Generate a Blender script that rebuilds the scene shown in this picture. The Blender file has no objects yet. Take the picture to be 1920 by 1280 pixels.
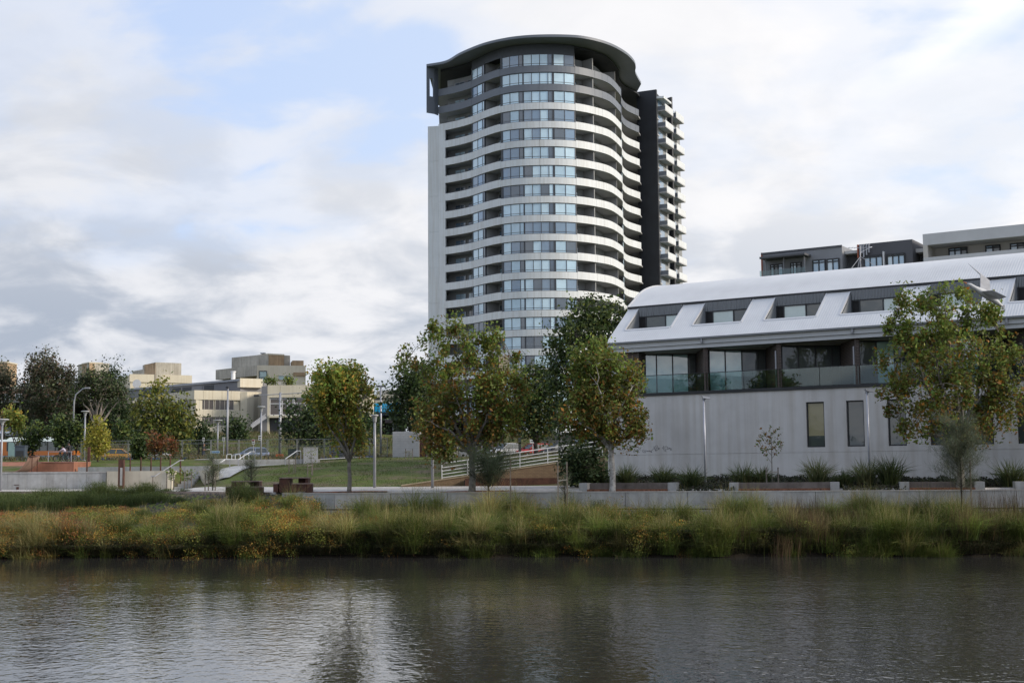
import bpy, bmesh, math, random
import numpy as np
from mathutils import Vector, Matrix
random.seed(7); RNG = np.random.default_rng(7)
C = bpy.context.scene.collection
SC = bpy.context.scene

# ------------------------------------------------------------------ camera
F_PX = 2500.0; PITCH = math.radians(5.53); ROLL = 0.0085; EYE = Vector((0, 0, 4.0))
_R0 = Vector((1, 0, 0)); _U0 = Vector((0, -math.sin(PITCH), math.cos(PITCH))); CF = Vector((0, math.cos(PITCH), math.sin(PITCH)))
CR = math.cos(ROLL) * _R0 - math.sin(ROLL) * _U0
CU = math.sin(ROLL) * _R0 + math.cos(ROLL) * _U0
cam_data = bpy.data.cameras.new('camera'); cam = bpy.data.objects.new('camera', cam_data); C.objects.link(cam)
cam_data.sensor_width = 36; cam_data.lens = F_PX / 1920 * 36; cam_data.clip_end = 20000; cam_data.clip_start = 0.5
cam.matrix_world = Matrix(((CR.x, CU.x, -CF.x, EYE.x), (CR.y, CU.y, -CF.y, EYE.y), (CR.z, CU.z, -CF.z, EYE.z), (0, 0, 0, 1)))
SC.camera = cam

def P(px, py, Y):
    """point of the place that the photograph shows at (px, py), Y metres away"""
    d = CF * F_PX + CR * (px - 960) + CU * (640 - py)
    k = Y / d.y
    return EYE + d * k

# ------------------------------------------------------------------ light
SUN_AZ = math.radians(104); SUN_EL = math.radians(24)          # azimuth measured from +Y towards +X
sd = Vector((math.sin(SUN_AZ) * math.cos(SUN_EL), math.cos(SUN_AZ) * math.cos(SUN_EL), math.sin(SUN_EL)))
sl = bpy.data.lights.new('sun', 'SUN'); sun = bpy.data.objects.new('sun', sl); C.objects.link(sun)
sl.energy = 2.3; sl.angle = math.radians(11); sl.color = (1.0, 0.89, 0.75)
sun.rotation_euler = sd.to_track_quat('Z', 'Y').to_euler()

world = bpy.data.worlds.new('World'); SC.world = world; world.use_nodes = True
def build_world():
    nt = world.node_tree; nt.nodes.clear(); N = nt.nodes.new; L = nt.links.new
    out = N('ShaderNodeOutputWorld'); bg = N('ShaderNodeBackground'); bg.inputs['Strength'].default_value = 0.1
    L(bg.outputs[0], out.inputs[0])
    sky = N('ShaderNodeTexSky'); sky.sky_type = 'NISHITA'; sky.sun_disc = False
    sky.sun_elevation = SUN_EL; sky.sun_rotation = SUN_AZ
    sky.altitude = 600; sky.air_density = 1.0; sky.dust_density = 1.5; sky.ozone_density = 2.0
    tc = N('ShaderNodeTexCoord'); sep = N('ShaderNodeSeparateXYZ'); L(tc.outputs['Generated'], sep.inputs[0])
    def math_(op, a, b=None, c=None, clamp=False):
        m = N('ShaderNodeMath'); m.operation = op; m.use_clamp = clamp
        for i, v in enumerate((a, b, c)):
            if v is None: continue
            if isinstance(v, (int, float)): m.inputs[i].default_value = v
            else: L(v, m.inputs[i])
        return m.outputs[0]
    def mixc(f, a, b):
        m = N('ShaderNodeMix'); m.data_type = 'RGBA'
        if isinstance(f, (int, float)): m.inputs[0].default_value = f
        else: L(f, m.inputs[0])
        for i, v in ((6, a), (7, b)):
            if isinstance(v, tuple): m.inputs[i].default_value = (*v, 1)
            else: L(v, m.inputs[i])
        return m.outputs[2]
    def ramp(f, stops, smooth=True):
        r = N('ShaderNodeValToRGB'); r.color_ramp.interpolation = 'EASE' if smooth else 'LINEAR'
        els = r.color_ramp.elements
        while len(els) < len(stops): els.new(0.5)
        for e, (p, v) in zip(els, stops):
            e.position = p; e.color = (v, v, v, 1) if isinstance(v, (int, float)) else (*v, 1)
        L(f, r.inputs[0]); return r.outputs[0]
    zc = math_('MAXIMUM', sep.outputs[2], 0.0)
    den = math_('ADD', zc, 0.26)
    ux = math_('DIVIDE', sep.outputs[0], den); uy = math_('DIVIDE', sep.outputs[1], den)
    comb = N('ShaderNodeCombineXYZ'); L(ux, comb.inputs[0]); L(uy, comb.inputs[1])
    def noise(scale, detail, rough, off, sx=1, sy=1, dist=0.0):
        mp = N('ShaderNodeMapping'); mp.inputs['Location'].default_value = off
        mp.inputs['Scale'].default_value = (sx, sy, 1); L(comb.outputs[0], mp.inputs[0])
        n = N('ShaderNodeTexNoise'); n.inputs['Scale'].default_value = scale; n.inputs['Detail'].default_value = detail
        n.inputs['Roughness'].default_value = rough; n.inputs['Distortion'].default_value = dist
        L(mp.outputs[0], n.inputs[0]); return n.outputs[0]
    big = noise(2.0, 5, 0.48, (3.4, 1.7, 0), dist=0.25)
    fine = noise(5.6, 8, 0.54, (8.1, 2.2, 0.4), sx=0.85, dist=0.3)
    shade = noise(4.2, 7, 0.55, (0.7, 5.2, 0.9), sx=0.95, sy=0.9, dist=0.3)
    cov = math_('ADD', math_('MULTIPLY', big, 0.68), math_('MULTIPLY', fine, 0.32))
    # a lower deck covers more of the sky towards the horizon
    low = ramp(zc, [(0.0, 0.20), (0.09, 0.22), (0.19, 0.10), (0.30, 0.0)])
    # open sky high up on the side away from the sun
    dl = N('ShaderNodeVectorMath'); dl.operation = 'DOT_PRODUCT'; L(tc.outputs['Generated'], dl.inputs[0])
    dl.inputs[1].default_value = (-math.sin(math.radians(40)), math.cos(math.radians(40)), 0.0)
    open_ = math_('MULTIPLY', ramp(dl.outputs['Value'], [(0.0, 0.0), (0.70, 0.35), (0.95, 1.0)]), ramp(zc, [(0.12, 0.0), (0.20, 1.0), (1.0, 1.0)]))
    cov2 = math_('SUBTRACT', math_('ADD', cov, low), math_('MULTIPLY', open_, 0.045))
    mask = ramp(cov2, [(0.43, 0.0), (0.525, 0.7), (0.63, 1.0)])
    # brightness towards the side the sun stands on
    dotn = N('ShaderNodeVectorMath'); dotn.operation = 'DOT_PRODUCT'; L(tc.outputs['Generated'], dotn.inputs[0])
    dotn.inputs[1].default_value = (math.sin(math.radians(62)), math.cos(math.radians(62)), 0.25)
    toward = math_('MULTIPLY_ADD', dotn.outputs['Value'], 0.5, 0.5, clamp=True)
    glow = ramp(toward, [(0.58, 0.0), (0.80, 0.5), (0.93, 1.0)])
    lit = mixc(glow, (5.6, 5.7, 6.0), (7.3, 7.15, 7.1))
    dark = mixc(glow, (2.85, 3.25, 3.95), (5.0, 5.25, 5.7))
    thick = ramp(shade, [(0.36, 0.0), (0.62, 1.0)])
    lowd = ramp(zc, [(0.0, 1.0), (0.10, 0.95), (0.22, 0.45), (0.34, 0.15), (0.6, 0.1)])
    cl = mixc(math_('MULTIPLY', thick, lowd), lit, dark)
    gain = N('ShaderNodeVectorMath'); gain.operation = 'SCALE'; L(sky.outputs[0], gain.inputs[0]); gain.inputs['Scale'].default_value = 1.0
    clear = mixc(0.75, gain.outputs[0], mixc(glow, (4.3, 5.3, 7.4), (6.1, 6.7, 7.7)))
    col = mixc(mask, clear, cl)
    # an old vapour trail, drifting apart
    d1 = (P(1470, 300, 100.0) - EYE).normalized(); d2 = (P(1850, 30, 100.0) - EYE).normalized(); nn = d1.cross(d2).normalized()
    vt = N('ShaderNodeVectorMath'); vt.operation = 'DOT_PRODUCT'; L(tc.outputs['Generated'], vt.inputs[0]); vt.inputs[1].default_value = tuple(nn)
    wob = math_('ADD', math_('ABSOLUTE', math_('ADD', vt.outputs['Value'], math_('MULTIPLY', math_('SUBTRACT', fine, 0.5), 0.02))), 0.0)
    tr = math_('MULTIPLY', ramp(wob, [(0.0, 1.0), (0.009, 0.6), (0.02, 0.0)]), math_('MULTIPLY', ramp(zc, [(0.24, 0.0), (0.32, 1.0)]), 0.5))
    fw_ = N('ShaderNodeVectorMath'); fw_.operation = 'DOT_PRODUCT'; L(tc.outputs['Generated'], fw_.inputs[0]); fw_.inputs[1].default_value = tuple(d2)
    tr = math_('MULTIPLY', tr, ramp(fw_.outputs['Value'], [(0.3, 0.0), (0.8, 1.0)]))
    col = mixc(tr, col, (8.4, 8.3, 8.3))
    L(col, bg.inputs['Color'])
build_world()
SC.view_settings.view_transform = 'Standard'; SC.view_settings.look = 'None'
SC.view_settings.exposure = 0.58; SC.view_settings.gamma = 1.0; SC.view_settings.use_curve_mapping = False
SC.render.engine = 'CYCLES'
SC.cycles.max_bounces = 6; SC.cycles.transparent_max_bounces = 12; SC.cycles.caustics_reflective = False; SC.cycles.caustics_refractive = False

# ------------------------------------------------------------------ helpers
def PX(px, Y): return P(px, 880, Y).x
def PZ(px, py, Y): return P(px, py, Y).z
def lerp(a, b, t): return a + (b - a) * t
def sstep(a, b, x):
    t = np.clip((np.asarray(x, float) - a) / (b - a), 0, 1); return t * t * (3 - 2 * t)
def lin(c):  # sRGB 0..255 -> linear
    return tuple(((v / 255) / 12.92 if v / 255 < 0.04045 else ((v / 255 + 0.055) / 1.055) ** 2.4) for v in c)

ORIG = {}
def origin(o): return ORIG.get(o.name, Vector((0, 0, 0)))
def tag(o, label=None, cat=None, group=None, kind=None):
    if label: o['label'] = label
    if cat: o['category'] = cat
    if group: o['group'] = group
    if kind: o['kind'] = kind
    return o
def thing(name, label, cat, loc=(0, 0, 0), group=None, rz=0.0):
    o = bpy.data.objects.new(name, None); C.objects.link(o); o.location = loc; o.rotation_euler.z = rz
    o.empty_display_size = 0.3
    ORIG[o.name] = Vector(loc)
    return tag(o, label, cat, group)
def children_map():
    m = {}
    for o in C.objects:
        if o.parent: m.setdefault(o.parent.name, []).append(o)
    return m
def copy_tree(o, cm, parent=None):
    c = o.copy(); C.objects.link(c)
    if parent is not None: c.parent = parent
    for ch in cm.get(o.name, []): copy_tree(ch, cm, c)
    return c

class MB:
    def __init__(s): s.v = []; s.f = []; s.m = []
    def quad(s, a, b, c, d, mi=0):
        n = len(s.v); s.v += [tuple(a), tuple(b), tuple(c), tuple(d)]; s.f.append((n, n + 1, n + 2, n + 3)); s.m.append(mi); return s
    def poly(s, pts, mi=0):
        n = len(s.v); s.v += [tuple(p) for p in pts]; s.f.append(tuple(range(n, n + len(pts)))); s.m.append(mi); return s
    def hexa(s, b, t, mi=0):
        """b, t: four points each (bottom, top), same winding"""
        n = len(s.v); s.v += [tuple(p) for p in b] + [tuple(p) for p in t]
        fs = [(3, 2, 1, 0), (4, 5, 6, 7), (0, 1, 5, 4), (1, 2, 6, 5), (2, 3, 7, 6), (3, 0, 4, 7)]
        s.f += [tuple(n + i for i in q) for q in fs]; s.m += [mi] * 6; return s
    def box(s, x0, x1, y0, y1, z0, z1, mi=0):
        return s.hexa([(x0, y0, z0), (x1, y0, z0), (x1, y1, z0), (x0, y1, z0)], [(x0, y0, z1), (x1, y0, z1), (x1, y1, z1), (x0, y1, z1)], mi)
    def wall(s, a, b, z0, z1, th, mi=0, z0b=None, z1b=None):
        """upright slab from plan point a to b; th thick on the far (left of a->b) side"""
        a = Vector((a[0], a[1])); b = Vector((b[0], b[1])); d = (b - a).normalized(); n = Vector((-d.y, d.x)) * th
        z0b = z0 if z0b is None else z0b; z1b = z1 if z1b is None else z1b
        return s.hexa([(a.x, a.y, z0), (b.x, b.y, z0b), (b.x + n.x, b.y + n.y, z0b), (a.x + n.x, a.y + n.y, z0)],
                      [(a.x, a.y, z1), (b.x, b.y, z1b), (b.x + n.x, b.y + n.y, z1b), (a.x + n.x, a.y + n.y, z1)], mi)
    def prism(s, pts, z0, z1, mi=0):
        n = len(s.v); k = len(pts)
        s.v += [(p[0], p[1], z0) for p in pts] + [(p[0], p[1], z1) for p in pts]
        s.f.append(tuple(range(n + k - 1, n - 1, -1))); s.f.append(tuple(range(n + k, n + 2 * k)))
        for i in range(k):
            j = (i + 1) % k; s.f.append((n + i, n + j, n + k + j, n + k + i))
        s.m += [mi] * (k + 2); return s
    def bar(s, p, q, w, h=None, mi=0):
        p = Vector(p); q = Vector(q); h = h or w; d = (q - p).normalized()
        up = Vector((0, 0, 1)) if abs(d.z) < 0.95 else Vector((0, 1, 0))
        x = d.cross(up).normalized() * w / 2; y = x.cross(d).normalized() * h / 2
        return s.hexa([p - x - y, p + x - y, p + x + y, p - x + y], [q - x - y, q + x - y, q + x + y, q - x + y], mi)
    def tube(s, pts, rad, n=8, mi=0, cap=True):
        pts = [Vector(p) for p in pts]; k = len(pts)
        if not hasattr(rad, '__len__'): rad = [rad] * k
        base = len(s.v); prev = None
        for i, p in enumerate(pts):
            d = (pts[min(i + 1, k - 1)] - pts[max(i - 1, 0)])
            d = d.normalized() if d.length > 1e-9 else Vector((0, 0, 1))
            if prev is None:
                up = Vector((0, 0, 1)) if abs(d.z) < 0.9 else Vector((1, 0, 0))
                x = d.cross(up).normalized()
            else: x = (prev - d * prev.dot(d)).normalized()
            prev = x; y = d.cross(x)
            for j in range(n):
                a = 2 * math.pi * j / n; s.v.append(tuple(p + (x * math.cos(a) + y * math.sin(a)) * rad[i]))
        for i in range(k - 1):
            for j in range(n):
                a = base + i * n + j; b = base + i * n + (j + 1) % n
                s.f.append((a, b, b + n, a + n)); s.m.append(mi)
        if cap:
            s.f.append(tuple(base + j for j in range(n - 1, -1, -1))); s.f.append(tuple(base + (k - 1) * n + j for j in range(n))); s.m += [mi, mi]
        return s
    def lathe(s, prof, c=(0, 0, 0), n=16, mi=0):
        base = len(s.v); k = len(prof)
        for r, z in prof:
            for j in range(n):
                a = 2 * math.pi * j / n; s.v.append((c[0] + r * math.cos(a), c[1] + r * math.sin(a), c[2] + z))
        for i in range(k - 1):
            for j in range(n):
                a = base + i * n + j; b = base + i * n + (j + 1) % n; s.f.append((a, b, b + n, a + n)); s.m.append(mi)
        s.f.append(tuple(base + j for j in range(n - 1, -1, -1))); s.f.append(tuple(base + (k - 1) * n + j for j in range(n))); s.m += [mi, mi]
        return s
    def mesh(s, name, mats, o=Vector((0, 0, 0)), smooth=False):
        me = bpy.data.meshes.new(name); me.from_pydata([(v[0] - o.x, v[1] - o.y, v[2] - o.z) for v in s.v], [], s.f)
        if not isinstance(mats, (list, tuple)): mats = [mats]
        for m in mats: me.materials.append(m)
        if len(mats) > 1: me.polygons.foreach_set('material_index', s.m)
        if smooth: me.polygons.foreach_set('use_smooth', [True] * len(s.f))
        me.update(); return me
    def build(s, name, mats, parent=None, smooth=False, loc=None):
        """verts are given in the world; the object sits at its parent's (or loc's) origin"""
        o0 = origin(parent) if parent is not None else (Vector(loc) if loc is not None else Vector((0, 0, 0)))
        me = s.mesh(name, mats, o0, smooth)
        ob = bpy.data.objects.new(name, me); C.objects.link(ob)
        if parent is not None: ob.parent = parent
        else: ob.location = o0
        ORIG[ob.name] = o0
        if smooth == 'auto':
            pass
        return ob
def share(src, name, parent, dz=0.0, mat=None, off=None):
    """another object on src's mesh, moved by dz (alike pieces share mesh data)"""
    ob = bpy.data.objects.new(name, src.data); C.objects.link(ob); ob.parent = parent
    l = src.location.copy(); l.z += dz
    if off is not None: l += Vector(off)
    ob.location = l; ORIG[ob.name] = origin(src) + (l - src.location)
    if mat is not None:
        ob.material_slots[0].link = 'OBJECT'; ob.material_slots[0].material = mat
    return ob
def structure(o): o['kind'] = 'structure'; return o

# ------------------------------------------------------------------ materials
MATS = {}
def mat(name, col, rough=0.7, metal=0.0, var=0.12, scale=2.0, bump=0.0, bscale=None, spec=0.5, col2=None, streak=0.0, coat=0.0, detail=5):
    if name in MATS: return MATS[name]
    m = bpy.data.materials.new(name); m.use_nodes = True; nt = m.node_tree; N = nt.nodes.new; L = nt.links.new
    b = nt.nodes['Principled BSDF']
    b.inputs['Roughness'].default_value = rough; b.inputs['Metallic'].default_value = metal
    b.inputs['Specular IOR Level'].default_value = spec
    if coat: b.inputs['Coat Weight'].default_value = coat; b.inputs['Coat Roughness'].default_value = 0.05
    g = N('ShaderNodeNewGeometry')
    n = N('ShaderNodeTexNoise'); n.inputs['Scale'].default_value = scale; n.inputs['Detail'].default_value = detail; n.inputs['Roughness'].default_value = 0.65
    L(g.outputs['Position'], n.inputs[0])
    r = N('ShaderNodeValToRGB'); c2 = col2 or tuple(v * (1 - 2.2 * var) for v in col)
    c1 = col if col2 else tuple(min(1, v * (1 + var)) for v in col)
    r.color_ramp.elements[0].color = (*c2, 1); r.color_ramp.elements[1].color = (*c1, 1)
    r.color_ramp.elements[0].position = 0.3; r.color_ramp.elements[1].position = 0.62
    L(n.outputs[0], r.inputs[0]); colout = r.outputs[0]
    if streak:
        mp = N('ShaderNodeMapping'); mp.inputs['Scale'].default_value = (2.6, 2.6, 0.12); L(g.outputs['Position'], mp.inputs[0])
        n2 = N('ShaderNodeTexNoise'); n2.inputs['Scale'].default_value = 1.2; n2.inputs['Detail'].default_value = 6; L(mp.outputs[0], n2.inputs[0])
        r2 = N('ShaderNodeValToRGB'); r2.color_ramp.elements[0].position = 0.42; r2.color_ramp.elements[1].position = 0.72
        r2.color_ramp.elements[0].color = (1, 1, 1, 1); v = 1 - streak; r2.color_ramp.elements[1].color = (v, v * 0.97, v * 0.93, 1)
        L(n2.outputs[0], r2.inputs[0]); mx = N('ShaderNodeMix'); mx.data_type = 'RGBA'; mx.blend_type = 'MULTIPLY'; mx.inputs[0].default_value = 1
        L(colout, mx.inputs[6]); L(r2.outputs[0], mx.inputs[7]); colout = mx.outputs[2]
    L(colout, b.inputs['Base Color'])
    if bump:
        nb = N('ShaderNodeTexNoise'); nb.inputs['Scale'].default_value = bscale or scale * 8; nb.inputs['Detail'].default_value = 4; L(g.outputs['Position'], nb.inputs[0])
        bp = N('ShaderNodeBump'); bp.inputs['Strength'].default_value = bump; bp.inputs['Distance'].default_value = 0.02
        L(nb.outputs[0], bp.inputs['Height']); L(bp.outputs[0], b.inputs['Normal'])
    MATS[name] = m; return m
def glass(name, col, rough=0.03, spec=0.9, var=0.05, ior=1.6, wob=0.02):
    """facade glazing seen from outside: what is behind it (blind, dark room) as base, a sharp reflecting coat over it"""
    if name in MATS: return MATS[name]
    m = mat(name, col, rough=0.35, var=var, scale=0.7)
    b = m.node_tree.nodes['Principled BSDF']; b.inputs['Coat Weight'].default_value = 1.0
    b.inputs['Coat Roughness'].default_value = rough; b.inputs['Coat IOR'].default_value = ior
    nt = m.node_tree; g = nt.nodes.new('ShaderNodeNewGeometry'); n = nt.nodes.new('ShaderNodeTexNoise'); n.inputs['Scale'].default_value = 0.6
    bp = nt.nodes.new('ShaderNodeBump'); bp.inputs['Strength'].default_value = wob * 5; bp.inputs['Distance'].default_value = 0.1
    nt.links.new(g.outputs['Position'], n.inputs[0]); nt.links.new(n.outputs[0], bp.inputs['Height']); nt.links.new(bp.outputs[0], b.inputs['Coat Normal'])
    return m
def clear_glass(name, tint=(0.75, 0.87, 0.87), mixv=0.25):
    if name in MATS: return MATS[name]
    m = bpy.data.materials.new(name); m.use_nodes = True; nt = m.node_tree; nt.nodes.clear(); N = nt.nodes.new
    o = N('ShaderNodeOutputMaterial'); t = N('ShaderNodeBsdfTransparent'); t.inputs[0].default_value = (*tint, 1)
    g = N('ShaderNodeBsdfGlossy'); g.inputs['Roughness'].default_value = 0.02; g.inputs['Color'].default_value = (0.9, 0.95, 0.95, 1)
    f = N('ShaderNodeFresnel'); f.inputs[0].default_value = 1.5
    ad = N('ShaderNodeMath'); ad.operation = 'MULTIPLY_ADD'; ad.inputs[1].default_value = 1.0; ad.inputs[2].default_value = mixv * 0.4
    mx = N('ShaderNodeMixShader'); nt.links.new(f.outputs[0], ad.inputs[0]); nt.links.new(ad.outputs[0], mx.inputs[0])
    nt.links.new(t.outputs[0], mx.inputs[1]); nt.links.new(g.outputs[0], mx.inputs[2]); nt.links.new(mx.outputs[0], o.inputs[0])
    MATS[name] = m; return m
def brick(name, c1, c2, mortar, bw=0.24, bh=0.086, axis='xz'):
    if name in MATS: return MATS[name]
    m = bpy.data.materials.new(name); m.use_nodes = True; nt = m.node_tree; N = nt.nodes.new; L = nt.links.new
    b = nt.nodes['Principled BSDF']; b.inputs['Roughness'].default_value = 0.85
    g = N('ShaderNodeNewGeometry'); s = N('ShaderNodeSeparateXYZ'); L(g.outputs['Position'], s.inputs[0])
    ad = N('ShaderNodeMath'); ad.operation = 'ADD'; L(s.outputs[0], ad.inputs[0]); L(s.outputs[1], ad.inputs[1])
    cb = N('ShaderNodeCombineXYZ'); L(ad.outputs[0], cb.inputs[0]); L(s.outputs[2], cb.inputs[1])
    t = N('ShaderNodeTexBrick'); L(cb.outputs[0], t.inputs[0]); t.inputs['Scale'].default_value = 1.0
    t.inputs['Brick Width'].default_value = bw; t.inputs['Row Height'].default_value = bh; t.inputs['Mortar Size'].default_value = 0.007
    t.inputs['Color1'].default_value = (*c1, 1); t.inputs['Color2'].default_value = (*c2, 1); t.inputs['Mortar'].default_value = (*mortar, 1)
    L(t.outputs[0], b.inputs['Base Color'])
    bp = N('ShaderNodeBump'); bp.inputs['Strength'].default_value = 0.5; bp.inputs['Distance'].default_value = 0.01; bp.invert = True
    L(t.outputs['Fac'], bp.inputs['Height']); L(bp.outputs[0], b.inputs['Normal'])
    MATS[name] = m; return m
def foliage_mat(name, trans=0.3, rough=0.55):
    """colour of every leaf comes with the leaf (attribute 'leaf'), part of the light goes through"""
    if name in MATS: return MATS[name]
    m = bpy.data.materials.new(name); m.use_nodes = True; nt = m.node_tree; nt.nodes.clear(); N = nt.nodes.new; L = nt.links.new
    o = N('ShaderNodeOutputMaterial'); a = N('ShaderNodeAttribute'); a.attribute_name = 'leaf'
    d = N('ShaderNodeBsdfPrincipled'); d.inputs['Roughness'].default_value = rough; d.inputs['Specular IOR Level'].default_value = 0.25; L(a.outputs['Color'], d.inputs['Base Color'])
    t = N('ShaderNodeBsdfTranslucent'); sc = N('ShaderNodeVectorMath'); sc.operation = 'SCALE'; sc.inputs['Scale'].default_value = 1.25
    L(a.outputs['Color'], sc.inputs[0]); L(sc.outputs[0], t.inputs[0])
    mx = N('ShaderNodeMixShader'); mx.inputs[0].default_value = trans; L(d.outputs[0], mx.inputs[1]); L(t.outputs[0], mx.inputs[2]); L(mx.outputs[0], o.inputs[0])
    MATS[name] = m; return m
def rawmesh(name, V, faces_idx, sizes, colors, m, parent=None, loc=None, smooth=False):
    """V (n,3) world; faces_idx flat loop indices; sizes per face; colours per vertex (n,3)"""
    o0 = origin(parent) if parent is not None else (Vector(loc) if loc is not None else Vector((0, 0, 0)))
    me = bpy.data.meshes.new(name); V = np.asarray(V, np.float32) - np.array(o0, np.float32)
    sizes = np.asarray(sizes, np.int32); starts = np.concatenate([[0], np.cumsum(sizes)[:-1]]).astype(np.int32)
    me.vertices.add(len(V)); me.vertices.foreach_set('co', V.ravel())
    me.loops.add(len(faces_idx)); me.loops.foreach_set('vertex_index', np.asarray(faces_idx, np.int32))
    me.polygons.add(len(sizes)); me.polygons.foreach_set('loop_start', starts)
    try: me.polygons.foreach_set('loop_total', sizes)
    except Exception: pass
    at = me.attributes.new('leaf', 'FLOAT_COLOR', 'POINT')
    at.data.foreach_set('color', np.concatenate([np.asarray(colors, np.float32), np.ones((len(V), 1), np.float32)], 1).ravel())
    me.materials.append(m); me.update(calc_edges=True); me.validate()
    ob = bpy.data.objects.new(name, me); C.objects.link(ob)
    if parent is not None: ob.parent = parent
    else: ob.location = o0
    ORIG[ob.name] = o0
    return ob
# ------------------------------------------------------------------ colours of the place
M_conc = mat('pale_concrete', (0.40, 0.40, 0.395), 0.85, var=0.10, scale=1.5, bump=0.15, streak=0.25)
M_conc2 = mat('grey_concrete', (0.38, 0.385, 0.385), 0.85, var=0.12, scale=1.1, bump=0.15, streak=0.22)
M_cream = mat('cream_render', (0.56, 0.515, 0.42), 0.8, var=0.06, scale=0.5, bump=0.05, streak=0.12)
M_pave = mat('paving', (0.43, 0.41, 0.39), 0.85, var=0.12, scale=2.5, bump=0.1)
M_mulch = mat('red_mulch', (0.20, 0.085, 0.048), 0.95, var=0.30, scale=9, bump=0.6, bscale=30)
M_rust = mat('rusted_steel', (0.085, 0.034, 0.022), 0.75, var=0.25, scale=3, bump=0.2, streak=0.25)
M_galv = mat('galvanised_steel', (0.33, 0.34, 0.37), 0.45, metal=0.35, var=0.06, scale=3)
M_white = mat('white_paint', (0.72, 0.73, 0.75), 0.5, var=0.04, scale=2)
M_dark = mat('dark_grey_metal', (0.035, 0.038, 0.045), 0.5, var=0.1, scale=2)
M_black = mat('black_rubber', (0.015, 0.015, 0.016), 0.7, var=0.1)
M_timber = mat('weathered_timber', (0.20, 0.175, 0.15), 0.9, var=0.2, scale=6, streak=0.2)
M_asph = mat('asphalt', (0.055, 0.055, 0.058), 0.9, var=0.15, scale=4, bump=0.2)

# ------------------------------------------------------------------ lie of the land
EDGE = [(-300, 92), (-48, 91), (-34.6, 89.0), (-24.5, 84.5), (-17.2, 78), (-11.5, 72.2), (0, 70.2), (11.7, 66.9), (24.6, 64.2), (60, 57), (300, 20)]
_ex = np.array([e[0] for e in EDGE], float); _ey = np.array([e[1] for e in EDGE], float)
def Yp(x): return np.interp(x, _ex, _ey)                     # front edge of the promenade
def Yw(x): return 62.9 - 0.09 * np.asarray(x, float) + 0.35 * np.sin(np.asarray(x) * 0.55) + 0.2 * np.sin(np.asarray(x) * 1.7 + 1)
PROF_L = ([70, 84, 94.55, 94.8, 98, 104.5, 114, 126, 140, 160, 182, 198, 230, 420, 3000], [2.75, 2.8, 2.88, 3.9, 4.05, 4.85, 5.2, 5.3, 5.15, 5.15, 7.6, 9.8, 10.4, 16, 60])
PROF_M = ([-2, 0, 5.2, 6, 9, 20, 36, 44, 60, 80, 110, 135, 330, 3000], [2.7, 2.8, 3.04, 3.12, 3.42, 4.35, 5.12, 5.22, 5.3, 5.3, 7.4, 9.9, 14, 60])
PROF_R = ([-2, 0, 1.5, 3.5, 8, 14, 30, 44, 80, 140, 330, 3000], [2.7, 2.8, 2.88, 2.98, 3.25, 3.5, 4.6, 5.3, 5.8, 7, 12, 60])
def gz(x, y):
    x = np.asarray(x, float); y = np.asarray(y, float); v = y - Yp(x)
    zl = np.interp(y, *PROF_L); zm = np.interp(v, *PROF_M); zr = np.interp(v, *PROF_R)
    wl = 1 - sstep(-22.4, -19.4, x); wr = sstep(2.0, 6.0, x)
    back = np.where(v > 0, zl * wl + zm * (1 - wl) * (1 - wr) + zr * wr * (1 - wl), 0)
    yw = Yw(x); u = (y - yw) / np.maximum(Yp(x) - 0.6 - yw, 1)
    stair = (x > -24.3) & (x < -21.5) & (y > 93.0) & (y < 98.8); back = np.where(stair, np.minimum(back, 2.55 + (y - 93.4) * 0.26), back)
    foot = lerp(2.75, 1.65, sstep(-14, -9, x))
    bank = np.where(u < 0, np.maximum(-1.2, (y - yw) * 0.8 - 0.12), -0.12 + 0.80 * np.clip(u / 0.05, 0, 1) + (foot - 0.68) * np.clip((u - .05) / .95, 0, 1) ** 0.8)
    res = np.where(v > np.where(x < -12, 0.0, 0.45), back, np.where((v > -0.55) & (x < -12), 2.78, np.where(v > -0.7, np.minimum(foot, bank), bank)))
    near = -1.2 + 3.6 * sstep(14, 4, y + 0.06 * x) ; near = np.maximum(near, -1.2 + 3.8 * (1 - sstep(-62, -50, x)) * (1 - sstep(38, 50, y)))
    return np.where(y < 52, np.maximum(res, near), res)
def g1(x, y): return float(gz(x, y))

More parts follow.
